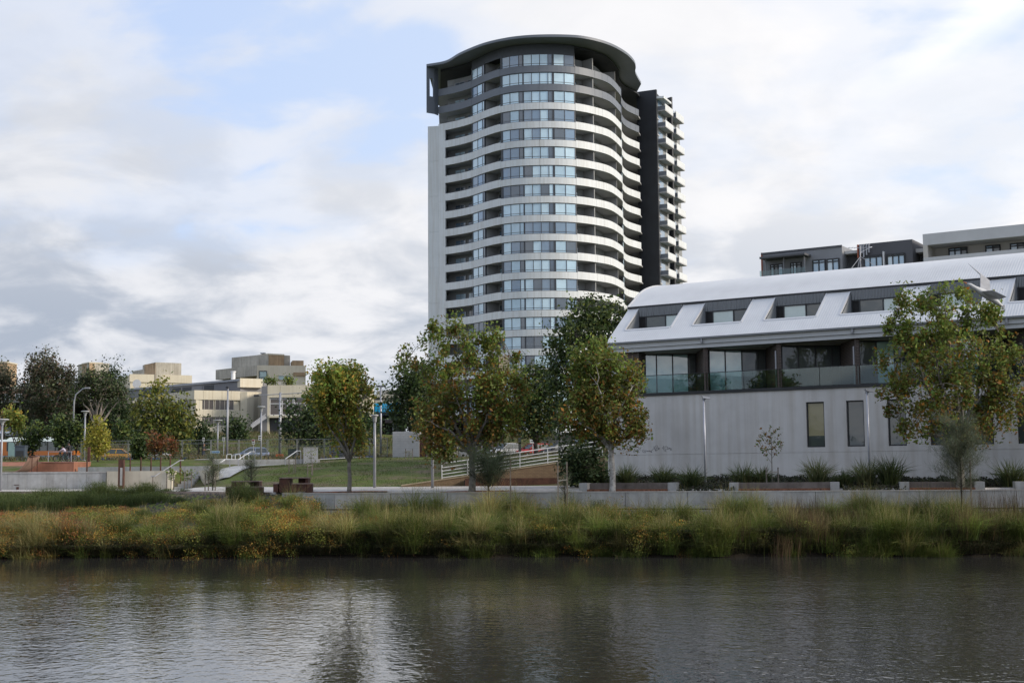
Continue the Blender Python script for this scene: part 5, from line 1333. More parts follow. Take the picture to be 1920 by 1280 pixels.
def merge(parts):
    V = []; I = []; S = []; Cc = []; o = 0
    for v, i, s, c in parts: V.append(v); I.append(i + o); S.append(s); Cc.append(c); o += len(v)
    return np.concatenate(V), np.concatenate(I), np.concatenate(S), np.concatenate(Cc)
FOL = 1.8
def pal(cols, n, rng=RNG, jit=.13):
    c = np.array(cols)[rng.integers(0, len(cols), n)] * FOL; return np.clip(c * (1 + rng.normal(size=(n, 1)) * jit) * (1 + rng.normal(size=(n, 3)) * .06), .003, 1)
MF = foliage_mat('leaves', .32); MFd = foliage_mat('dark_leaves', .18); MFg = foliage_mat('grass_blades', .28, .6)
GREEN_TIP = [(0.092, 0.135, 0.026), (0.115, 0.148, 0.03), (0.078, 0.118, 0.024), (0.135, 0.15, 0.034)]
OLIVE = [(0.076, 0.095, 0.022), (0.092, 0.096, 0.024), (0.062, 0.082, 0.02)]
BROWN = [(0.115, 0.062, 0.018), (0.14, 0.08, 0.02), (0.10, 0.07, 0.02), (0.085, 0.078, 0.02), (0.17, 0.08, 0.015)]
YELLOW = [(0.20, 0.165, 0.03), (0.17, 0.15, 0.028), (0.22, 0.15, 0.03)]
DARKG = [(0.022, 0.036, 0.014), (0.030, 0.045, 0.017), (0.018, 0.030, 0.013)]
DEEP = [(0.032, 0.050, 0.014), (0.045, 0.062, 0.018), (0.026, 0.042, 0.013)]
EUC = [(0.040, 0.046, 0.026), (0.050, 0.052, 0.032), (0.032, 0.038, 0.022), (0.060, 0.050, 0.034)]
bark_grey = mat('grey_bark', (0.21, 0.195, 0.17), .9, var=.2, scale=5, bump=.4, col2=(0.10, 0.09, 0.075))
bark_white = mat('mottled_white_bark', (0.46, 0.45, 0.43), .85, scale=4.5, bump=.2, col2=(0.13, 0.12, 0.11), detail=3)
bark_dark = mat('dark_bark', (0.055, 0.045, 0.038), .95, var=.25, scale=4, bump=.4)
bark_euc = mat('pale_gum_bark', (0.33, 0.29, 0.26), .85, scale=2.0, col2=(0.17, 0.14, 0.12))

def tree(name, label, px, Y, ells, n_leaf, leaf, tips, inner, trunk_r=.14, fork_py=None, base_z=None, bark=None, group=None, limbs=7, seed=1, clump=60, sig=.30, mat_=None, tip_bias=0.0, cat='tree', up=.35, trunk=True, lean=0.0, vol=False, limb_r=.52):
    rng = np.random.default_rng(seed); x0 = PX(px, Y); z0 = g1(x0, Y) if base_z is None else base_z
    T = thing(name, label, cat, (x0, Y, z0), group); k = Y / 2500.0
    E = []
    for cx, cy, rx, ry in ells:
        p = P(cx, cy, Y); E.append((p.x, Y + rng.uniform(-.15, .15) * rx * k, p.z, rx * k, ry * k))
    E = np.array(E); wts = E[:, 3] ** 2 * E[:, 4]; wts = wts ** .8; wts /= wts.sum()
    nc = max(6, n_leaf // clump); which = rng.choice(len(E), nc, p=wts); d = unit(rng.normal(size=(nc, 3)))
    r = rng.uniform(.12 if vol else .30, 1, nc) ** (.5 if not vol else .45)
    cc = E[which, :3] + d * r[:, None] * np.stack([E[which, 3], E[which, 3] * .9, E[which, 4]], 1)
    cc[:, 2] = np.maximum(cc[:, 2], z0 + .15)
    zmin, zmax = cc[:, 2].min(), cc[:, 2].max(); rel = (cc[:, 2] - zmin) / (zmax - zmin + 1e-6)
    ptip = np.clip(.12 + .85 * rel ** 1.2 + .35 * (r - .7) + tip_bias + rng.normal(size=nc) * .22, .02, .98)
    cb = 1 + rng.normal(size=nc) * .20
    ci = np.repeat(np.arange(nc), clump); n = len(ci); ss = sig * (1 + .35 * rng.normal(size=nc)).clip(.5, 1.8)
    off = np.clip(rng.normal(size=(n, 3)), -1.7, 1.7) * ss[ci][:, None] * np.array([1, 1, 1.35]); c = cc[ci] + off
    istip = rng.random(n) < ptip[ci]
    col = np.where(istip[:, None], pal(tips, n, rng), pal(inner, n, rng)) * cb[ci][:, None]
    V, I, S, CO = leaf_quads(c, leaf * np.clip(rng.lognormal(-.12, .38, n), .35, 1.7), np.clip(col, .004, 1), up, rng=rng)
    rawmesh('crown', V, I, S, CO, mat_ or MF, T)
    if not trunk: return T
    b = bark or bark_grey; fz = PZ(px, fork_py, Y) if fork_py else lerp(z0, zmin, .9)
    F = Vector((x0 + lean, Y, fz)); mb = MB()
    mb.tube([(x0 - .02, Y, z0 - .25), (x0, Y, z0 + .08), (x0 + lean * .3 + .03, Y, lerp(z0, fz, .4)), (x0 + lean * .7 - .02, Y, lerp(z0, fz, .75)), F], [trunk_r * 1.45, trunk_r * 1.15, trunk_r * .98, trunk_r * .9, trunk_r * .82], 9)
    mb.build('trunk', b, T, smooth=True)
    lm = MB(); samples = [(np.array(F), .0)]
    tgt = [int(np.argmax(cc[:, 2] - .2 * np.abs(cc[:, 0] - x0)))]
    dist = np.linalg.norm((cc - cc[tgt[0]]) * np.array([1, 1, .7]), axis=1)
    while len(tgt) < min(limbs, nc): j = int(np.argmax(dist)); tgt.append(j); dist = np.minimum(dist, np.linalg.norm((cc - cc[j]) * np.array([1, 1, .7]), axis=1))
    for j in tgt:
        p2 = cc[j] * .97 + np.array([x0, Y, fz]) * .03; p0 = np.array(F) - np.array([0, 0, rng.uniform(0, .1) * (fz - z0)]); dd = p2 - p0
        p1 = p0 + np.array([dd[0] * .42, dd[1] * .42, max(.25, dd[2] * .55 + .15 * np.hypot(dd[0], dd[1]))])
        ts = np.linspace(0, 1, 9); q = ((1 - ts) ** 2)[:, None] * p0 + (2 * ts * (1 - ts))[:, None] * p1 + (ts ** 2)[:, None] * p2; q[1:-1] += rng.normal(size=(7, 3)) * .02 * np.linalg.norm(dd)
        lm.tube(q.tolist(), [trunk_r * (limb_r + .12) * (1 - t) + .012 for t in ts], 6); samples += [(v, t) for v, t in zip(q[2:], ts[2:])]
    sp = np.array([s[0] for s in samples])
    for j in range(nc):
        dv = cc[j] - sp; pen = np.linalg.norm(dv, axis=1) + np.maximum(0, -dv[:, 2]) * 1.5; a = sp[int(np.argmin(pen))]
        m = (a + cc[j]) / 2 + np.array([0, 0, .12]) * np.linalg.norm(cc[j] - a)
        lm.tube([a.tolist(), m.tolist(), cc[j].tolist()], [.020 * max(1, leaf / .25), .014 * max(1, leaf / .25), .007], 4, cap=False)
    lm.build('branches', b, T, smooth=True)
    return T

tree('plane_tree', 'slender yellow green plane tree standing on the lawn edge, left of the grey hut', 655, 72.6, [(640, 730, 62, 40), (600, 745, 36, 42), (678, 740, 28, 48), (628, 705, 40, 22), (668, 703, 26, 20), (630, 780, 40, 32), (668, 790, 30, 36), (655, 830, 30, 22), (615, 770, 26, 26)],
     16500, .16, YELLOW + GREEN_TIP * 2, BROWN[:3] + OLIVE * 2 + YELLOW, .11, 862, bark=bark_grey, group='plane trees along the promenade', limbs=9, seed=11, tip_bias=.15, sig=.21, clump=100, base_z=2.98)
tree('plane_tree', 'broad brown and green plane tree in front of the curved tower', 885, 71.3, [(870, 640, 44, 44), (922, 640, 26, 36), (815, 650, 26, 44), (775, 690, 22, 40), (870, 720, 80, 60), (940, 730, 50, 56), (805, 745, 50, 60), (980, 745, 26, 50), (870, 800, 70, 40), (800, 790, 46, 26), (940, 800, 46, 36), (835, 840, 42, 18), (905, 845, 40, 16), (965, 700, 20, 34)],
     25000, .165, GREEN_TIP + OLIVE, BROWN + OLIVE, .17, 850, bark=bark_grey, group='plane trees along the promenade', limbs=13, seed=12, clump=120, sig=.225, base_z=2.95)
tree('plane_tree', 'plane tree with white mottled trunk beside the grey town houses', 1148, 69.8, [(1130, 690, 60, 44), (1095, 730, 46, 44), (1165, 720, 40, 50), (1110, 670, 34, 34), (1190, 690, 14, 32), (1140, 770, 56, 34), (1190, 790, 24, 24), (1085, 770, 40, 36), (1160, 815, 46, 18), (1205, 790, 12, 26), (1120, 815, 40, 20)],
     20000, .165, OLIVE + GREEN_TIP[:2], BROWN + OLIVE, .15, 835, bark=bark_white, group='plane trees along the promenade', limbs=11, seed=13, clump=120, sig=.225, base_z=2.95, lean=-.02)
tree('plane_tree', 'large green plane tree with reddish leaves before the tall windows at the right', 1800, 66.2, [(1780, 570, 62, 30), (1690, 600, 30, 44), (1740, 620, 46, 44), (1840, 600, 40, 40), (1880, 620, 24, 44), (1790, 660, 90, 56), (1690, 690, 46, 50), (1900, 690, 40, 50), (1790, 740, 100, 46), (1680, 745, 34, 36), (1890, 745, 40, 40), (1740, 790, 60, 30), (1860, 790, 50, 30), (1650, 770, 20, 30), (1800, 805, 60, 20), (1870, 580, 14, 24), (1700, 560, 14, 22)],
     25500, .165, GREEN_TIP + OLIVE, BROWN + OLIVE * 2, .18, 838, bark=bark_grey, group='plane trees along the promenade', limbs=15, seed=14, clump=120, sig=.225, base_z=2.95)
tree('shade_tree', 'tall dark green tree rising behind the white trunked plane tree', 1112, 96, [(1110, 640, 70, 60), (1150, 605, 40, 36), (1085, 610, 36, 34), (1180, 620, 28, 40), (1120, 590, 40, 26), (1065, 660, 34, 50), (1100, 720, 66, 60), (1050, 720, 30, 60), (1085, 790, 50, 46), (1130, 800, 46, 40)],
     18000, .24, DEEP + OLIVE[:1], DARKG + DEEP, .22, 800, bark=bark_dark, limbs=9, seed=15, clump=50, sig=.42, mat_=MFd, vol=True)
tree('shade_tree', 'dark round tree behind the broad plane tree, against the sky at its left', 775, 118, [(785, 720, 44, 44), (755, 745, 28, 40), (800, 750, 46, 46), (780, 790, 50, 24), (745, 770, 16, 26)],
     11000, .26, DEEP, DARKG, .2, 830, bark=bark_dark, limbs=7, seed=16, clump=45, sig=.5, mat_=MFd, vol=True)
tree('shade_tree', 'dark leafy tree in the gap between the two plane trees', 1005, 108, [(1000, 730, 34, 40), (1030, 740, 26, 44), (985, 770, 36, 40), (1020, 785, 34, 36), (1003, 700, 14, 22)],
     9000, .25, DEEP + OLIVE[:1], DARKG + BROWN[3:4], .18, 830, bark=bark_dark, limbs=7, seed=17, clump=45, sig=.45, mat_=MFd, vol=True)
# big trees on the left
tree('gum_tree', 'huge dark rounded gum tree behind the bus, second from the left edge', 90, 182, [(82, 690, 34, 24), (62, 718, 24, 32), (106, 708, 30, 26), (90, 742, 50, 32), (128, 732, 16, 22), (47, 752, 13, 20), (85, 775, 48, 26)],
     17000, .30, EUC + [(0.075, .05, .034)], EUC + DARKG, .45, 810, bark=bark_dark, limbs=9, seed=21, clump=70, sig=.50, mat_=MFd, vol=True, group='tall trees round the bus station')
tree('gum_tree', 'umbrella shaped gum tree with pale forking trunks beside the dark cone tree', 180, 176, [(178, 712, 36, 14), (150, 722, 18, 14), (208, 724, 22, 16), (180, 735, 46, 14), (225, 745, 14, 16), (155, 745, 14, 10)],
     9000, .28, EUC[:3] + DEEP, DARKG + EUC, .30, 800, bark=bark_euc, limbs=11, seed=22, clump=55, sig=.45, mat_=MFd, vol=True, group='tall trees round the bus station', limb_r=.5)
tree('conifer', 'tall dark cone shaped tree left of the office building', 214, 188, [(206, 695, 15, 18), (212, 720, 24, 24), (218, 750, 30, 28), (220, 785, 36, 28), (222, 815, 38, 22)],
     11000, .28, DARKG, DARKG, .35, 830, bark=bark_euc, limbs=5, seed=23, clump=60, sig=.55, mat_=MFd, vol=True, group='tall trees round the bus station')
tree('gum_tree', 'sparse gum tree cut by the left edge of the picture', 4, 185, [(0, 705, 26, 20), (18, 715, 14, 22), (10, 745, 22, 20), (-20, 730, 24, 40)],
     5500, .28, EUC, EUC + DARKG, .25, 800, bark=bark_dark, limbs=6, seed=24, clump=55, sig=.6, mat_=MFd, group='tall trees round the bus station')
tree('elm', 'wide loose olive tree in front of the office building', 300, 128, [(300, 740, 26, 26), (290, 770, 40, 26), (325, 775, 36, 30), (305, 805, 56, 28), (262, 810, 24, 30), (345, 800, 24, 24), (300, 835, 52, 16), (302, 722, 12, 12)],
     7500, .30, [(0.10, .105, .022), (.125, .12, .026), (.08, .085, .02)], OLIVE + DEEP, .2, 846, bark=bark_dark, limbs=9, seed=25, clump=40, sig=.42)
tree('young_tree', 'small bright yellow tree beside the white lamp post', 183, 108, [(183, 795, 10, 14), (184, 815, 19, 16), (184, 836, 22, 14), (174, 826, 12, 12)],
     2600, .20, [(0.16, .155, .025), (.135, .14, .024), (.175, .155, .028)], [(0.12, .115, .02), (.15, .13, .024)], .07, 852, bark=bark_dark, limbs=6, seed=26, clump=36, sig=.24, tip_bias=.2)
for i, (px, Y, e, sd, lb) in enumerate(((60, 122, [(62, 815, 18, 16), (55, 830, 16, 14), (80, 808, 14, 16)], 31, 'small bushy dark tree before the middle of the orange bus'), (113, 121, [(113, 800, 9, 20), (113, 820, 11, 18)], 32, 'small upright dark tree before the rear half of the bus'),
        (142, 121, [(142, 805, 10, 18), (144, 822, 10, 14)], 33, 'small upright dark tree at the tail of the bus'), (30, 126, [(30, 788, 12, 14), (18, 780, 10, 12), (36, 800, 9, 12)], 34, 'small yellowing tree before the front of the bus'),
        (262, 114, [(262, 836, 12, 18), (258, 850, 9, 12)], 35, 'thin small tree left of the red leaved sapling'), (228, 150, [(228, 812, 12, 18), (230, 800, 8, 10)], 36, 'dark small tree behind the yellow tree'))):
    tree('young_tree', lb, px, Y, e, 1500, .26, (YELLOW + GREEN_TIP) if i == 3 else (DEEP + OLIVE[:1]), OLIVE if i == 3 else DARKG + DEEP, .06, 850, bark=bark_dark, limbs=5, seed=sd, clump=30, sig=.26, mat_=MF if i == 3 else MFd, group='young trees by the bus stop')
tree('young_tree', 'sapling with orange red autumn leaves behind the rusted posts', 290, 112, [(292, 822, 14, 12), (310, 832, 22, 7), (286, 838, 8, 14), (325, 838, 12, 6)], 1100, .22, [(0.12, .042, .02), (.10, .04, .02), (.13, .065, .02)], [(0.09, .04, .018), (.06, .045, .018), (.05, .05, .018)], .05, 850, bark=bark_dark, limbs=6, seed=41, clump=24, sig=.2)
for i, (px, Y, e, sd, lb) in enumerate(((440, 190, [(438, 805, 22, 18), (455, 812, 16, 14)], 51, 'dark rounded shrub below the office windows'), (372, 170, [(372, 815, 18, 16), (385, 825, 12, 12)], 52, 'dark rounded shrub at the foot of the office corner'),
        (560, 160, [(560, 790, 34, 32), (585, 775, 24, 30), (600, 800, 40, 34), (535, 800, 18, 20)], 53, 'big dark evergreen shrub before the office entrance'), (640, 165, [(640, 800, 40, 30), (665, 790, 30, 36)], 54, 'dark evergreen mass behind the slender plane tree'),
        (700, 190, [(690, 800, 20, 22)], 55, 'dark shrub under the cyan panels'))):
    tree('evergreen_shrub', lb, px, Y, e, 3200 if i in (2, 3) else 1500, .40, DARKG + DEEP, DARKG, .12, 832, bark=bark_dark, limbs=5, seed=sd, clump=36, sig=.6, mat_=MFd, cat='shrub', group='dark shrubs on the embankment', vol=True)
# plants on the terrace over the entrance
for i, px in enumerate((500, 512, 537, 545)):
    tree('terrace_plant', ['first', 'second', 'third', 'last'][i] + ' small plant from the left on the office terrace', px, 205, [(px, 716 + (i % 2) * 2, 6, 6), (px + 4, 712, 3, 4)], 220, .3, OLIVE + GREEN_TIP, OLIVE, .05, 721, base_z=PZ(px, 722, 205) - .05, bark=bark_dark, limbs=4, seed=60 + i, clump=18, sig=.3, cat='plant', group='plants on the office terrace')

# ---- she-oaks in front: fine drooping needles on thin stems
def sheoak(label, px, Y, top_py, bot_py, half_w, n, seed, dark=False, base_z=None, dense=1.0):
    rng = np.random.default_rng(seed); x0 = PX(px, Y); z0 = g1(x0, Y) if base_z is None else base_z; zt = PZ(px, top_py, Y); zb = PZ(px, bot_py, Y); R = half_w * Y / 2500
    T = thing('she_oak', label, 'tree', (x0, Y, z0), 'young she-oaks on the bank')
    mb = MB(); mb.tube([(x0, Y, z0 - .1), (x0 + .04, Y, lerp(z0, zt, .5)), (x0, Y, zt)], [.045, .03, .008], 6)
    br = []
    for i in range(70):
        t = rng.uniform(.10, .97); za = lerp(max(z0, zb), zt, t); a = rng.uniform(0, 2 * math.pi); rr = R * (1.15 - .6 * t) * rng.uniform(.45, 1.1)
        p = np.array([x0, Y, za]); q = p + np.array([math.cos(a) * rr, math.sin(a) * rr, rr * rng.uniform(.5, 1.1)]); br.append((p, q)); mb.tube([p.tolist(), ((p + q) / 2 - np.array([0, 0, .04])).tolist(), q.tolist()], [.010, .007, .003], 4, cap=False)
    mb.build('trunk', bark_dark, T, smooth=True)
    bi = rng.integers(0, len(br), n); t = rng.uniform(.15, 1.05, n); A_ = np.array([b[0] for b in br]); B_ = np.array([b[1] for b in br])
    base = A_[bi] + (B_[bi] - A_[bi]) * t[:, None] + rng.normal(size=(n, 3)) * .10; base[:, 2] = np.maximum(base[:, 2], zb)
    d = unit(B_[bi] - A_[bi]) * .5 + rng.normal(size=(n, 3)) * .6 + np.array([0, 0, .25])
    cols = [(0.035, .047, .030), (.028, .040, .024)] if dark else [(0.075, .088, .058), (.06, .075, .048), (.09, .095, .06)]
    c = pal(cols, n, rng)
    rawmesh('crown', *blade_strips(base, d, rng.uniform(.22, .55, n), np.full(n, .009), rng.uniform(.3, 1.4, n), c, c * 1.1, rng), MFg, T)
    return T
sheoak('small grey green she-oak at the foot of the concrete path, left of the picnic tables', 399, 80.5, 858, 922, 22, 2600, 71)
sheoak('wispy small she-oak rising behind the left picnic table', 470, 75.5, 862, 915, 20, 1500, 72, base_z=2.95)
sheoak('dark soft she-oak in front of the brick ramp', 915, 68.2, 866, 928, 64, 10000, 73, dark=True)
sheoak('soft grey green she-oak leaning before the large right plane tree', 1800, 62.9, 800, 945, 56, 12000, 74)
sheoak('thin young she-oak between two timber stakes', 1058, 67.8, 895, 945, 14, 500, 75)
tree('evergreen_shrub', 'tall black green evergreen shrub at the right end of the brick ramp', 1092, 72.8, [(1090, 870, 40, 26), (1085, 850, 30, 18), (1100, 892, 38, 16), (1120, 850, 10, 16)], 5200, .16, DARKG, DARKG, .1, 910, bark=bark_dark, limbs=6, seed=81, clump=50, sig=.22, mat_=MFd, cat='shrub', vol=True, base_z=3.0)

# ---- strappy flax clumps along the wall
def flax(label, px, py_top, Y, half_w, seed, n=110, pale=False):
    Y = float(Yp(PX(px, 70))) + (3.0 if px not in (1118, 1172) else 4.2); rng = np.random.default_rng(seed); x = PX(px, Y); z = g1(x, Y); L_ = 1.28 * max(.5, PZ(px, py_top, Y) - z); half_w *= 1.2
    T = thing('flax_plant', label, 'plant', (x, Y, z), 'strappy plants along the grey wall'); R = half_w * Y / 2500
    a = rng.uniform(0, 2 * math.pi, n); lean = rng.uniform(.05, 1.0, n) ** .8
    base = np.stack([x + rng.normal(size=n) * R * .16, Y + rng.normal(size=n) * R * .16, np.full(n, z)], 1)
    d = np.stack([np.cos(a) * lean * R / L_ * 1.5, np.sin(a) * lean * R / L_ * 1.5, np.ones(n)], 1)
    c = pal([(0.045, .06, .024), (.035, .048, .02), (.065, .075, .03)] if not pale else [(0.09, .10, .045), (.06, .075, .03), (.12, .12, .06)], n, rng)
    rawmesh('leaves', *blade_strips(base, d, L_ * rng.uniform(.75, 1.12, n), np.full(n, .045), lean * .9, c * .9, c * 1.1, rng, .6), MFg, T)
for i, (px, pt, Y, hw, lb) in enumerate(((1118, 880, 77.5, 30, 'flax clump half hidden behind the white mottled trunk'), (1172, 876, 76.6, 28, 'round flax clump just right of the white mottled trunk'), (1243, 878, 75.4, 24, 'flax clump alone between the white trunk and the first lamp'), (1296, 878, 72.2, 34, 'wide low flax clump at the foot of the first lamp'),
        (1392, 874, 73.2, 28, 'flax clump at the left end of the second seat wall'), (1428, 880, 73.6, 20, 'small flax clump behind the staked sapling'), (1532, 866, 72.2, 30, 'tall pale flax clump at the right end of the second seat wall'), (1583, 884, 70.2, 22, 'low dark flax clump left of the second lamp'),
        (1622, 868, 70.2, 28, 'flax clump at the foot of the second lamp'), (1668, 862, 69.8, 30, 'tallest dark flax clump right of the second lamp'), (1896, 868, 67.8, 36, 'wide dark flax clump at the right edge'))):
    flax(lb, px, pt, Y, hw, 90 + i, 300, pale=i in (6, 8))
def cover_stuff(name, areas, cols, n, leaf, h, seed, m):
    rng = np.random.default_rng(seed); parts = []
    for (p0, p1, Ya, Yb) in areas:
        k = int(n * (p1 - p0) / 100); px = rng.uniform(p0, p1, k); Y = rng.uniform(Ya, Yb, k); x = (px - 960 + 2) / 2500 * Y; z = gz(x, Y)
        hh = h * (.6 + .5 * np.sin(px * .21 + Y * 3) * np.sin(px * .083)); c = np.stack([x, Y, z + rng.uniform(0, 1, k) * np.maximum(hh, .1)], 1)
        parts.append(leaf_quads(c, leaf * rng.uniform(.6, 1.3, k), pal(cols, k, rng), .8, rng=rng))
    o = rawmesh(name, *merge(parts), m); o['kind'] = 'stuff'; return o
cover_stuff('ground_cover', [(1110, 1290, 71.5, 81), (1262, 1372, 68.0, 79.0), (1360, 1580, 69.5, 77.5), (1572, 1690, 66.2, 75), (1680, 1990, 67.2, 73.5)], [(0.018, .022, .012), (.028, .032, .016), (.02, .018, .014)], 5200, .13, .30, 5, MFd)

# ---- saplings with stakes
def stakes(T, xs, Y, z0, ztop, tie=None):
    for x in xs: MB().box(x - .03, x + .03, Y - .03, Y + .03, z0 - .2, ztop).build('stake', M_timber, T)
    if tie: MB().bar((xs[0], Y - .035, tie), (xs[-1], Y - .035, tie + .06), .035, .05).build('tie', mat('hessian_tie', (.32, .30, .26), .9, var=.1), T)
def sapling(label, px, Y, top, sx, stake_top, n, seed, cols, base_z=None, w=20, leaf=.16, group='staked saplings'):
    rng = np.random.default_rng(seed); x0 = PX(px, Y); z0 = g1(x0, Y) if base_z is None else base_z; zt = PZ(px, top, Y)
    T = thing('sapling', label, 'tree', (x0, Y, z0), group); mb = MB(); mb.tube([(x0, Y, z0 - .1), (x0 + .02, Y, lerp(z0, zt, .6)), (x0, Y, zt)], [.028, .02, .006], 6); pts = []
    if n:
        for k in range(8):
            t = .42 + .5 * k / 8; s = 1 if k % 2 else -1; p = np.array([x0, Y, lerp(z0, zt, t)]); L_ = w * Y / 2500 * (1.1 - .5 * t) * rng.uniform(.7, 1.2)
            q = p + np.array([s * L_, rng.normal() * .2, L_ * rng.uniform(.7, 1.4)]); mb.tube([p.tolist(), q.tolist()], [.012, .005], 4, cap=False); pts += [p + (q - p) * u for u in np.linspace(.3, 1, 5)]
        pts += [np.array([x0, Y, lerp(z0, zt, u)]) for u in np.linspace(.6, 1, 7)]
    mb.build('stem', bark_grey, T)
    if n:
        pts = np.array(pts); c = pts[rng.integers(0, len(pts), n)] + rng.normal(size=(n, 3)) * .07; rawmesh('leaves', *leaf_quads(c, leaf * rng.uniform(.6, 1.2, n), pal(cols, n, rng), .2, rng=rng), MF, T)
    if sx: stakes(T, [PX(p, Y) for p in sx], Y - .25, z0, PZ(sx[0], stake_top, Y), lerp(z0, PZ(sx[0], stake_top, Y), .75))
    return T
sapling('thin sapling with a few olive leaves and two stakes, before the second seat wall', 1447, 69.2, 800, (1435, 1457), 876, 210, 101, OLIVE + BROWN[:2], w=26)
sapling('leafy little sapling with two stakes at the foot of the stairs', 321, 88.5, 880, (315, 328), 886, 130, 102, GREEN_TIP + OLIVE, base_z=2.92, w=9)
sapling('forked little sapling with two stakes right of the stairs', 352, 88.2, 882, (348, 361), 886, 130, 103, GREEN_TIP + OLIVE, base_z=2.92, w=16)
sapling('leafless sapling with two grey stakes on the left of the lawn', 550, 92, 861, (543, 555), 861, 0, 104, OLIVE)
sapling('thin sapling with two stakes in the middle of the lawn, near the white cabinet', 584, 87, 841, (578, 587), 867, 60, 105, OLIVE, w=12, leaf=.12)
sapling('leafless sapling with dark stakes before the grey hut', 767, 103, 846, (761, 774), 841, 20, 106, OLIVE, w=8, leaf=.12)
T = thing('tree_stakes', 'pair of tall timber stakes joined by a pale cloth tie, above the bank', 'stakes', (PX(1054, 67.3), 67.3, 1.6))
stakes(T, [PX(1046, 67.3), PX(1063, 67.3)], 67.3, 1.5, PZ(1054, 865, 67.3), PZ(1054, 901, 67.3))
T = thing('tree_stake', 'single grey timber stake before the brick ramp', 'stakes', (PX(957, 68.0), 68.0, 1.6)); stakes(T, [PX(957, 68.0)], 68.0, 1.5, PZ(957, 862, 68.0))
T = thing('tree_stake', 'tall grey timber stake inside the right she-oak', 'stakes', (PX(1819, 62.8), 62.8, 1.5)); stakes(T, [PX(1819, 62.8)], 62.8, 1.3, PZ(1819, 862, 62.8))
T = thing('tree_stakes', 'three short timber stakes round the left she-oak', 'stakes', (PX(392, 80.5), 80.3, 2.7)); stakes(T, [PX(385, 80.3), PX(391, 80.3), PX(404, 80.3)], 80.3, 2.6, PZ(390, 886, 80.3))

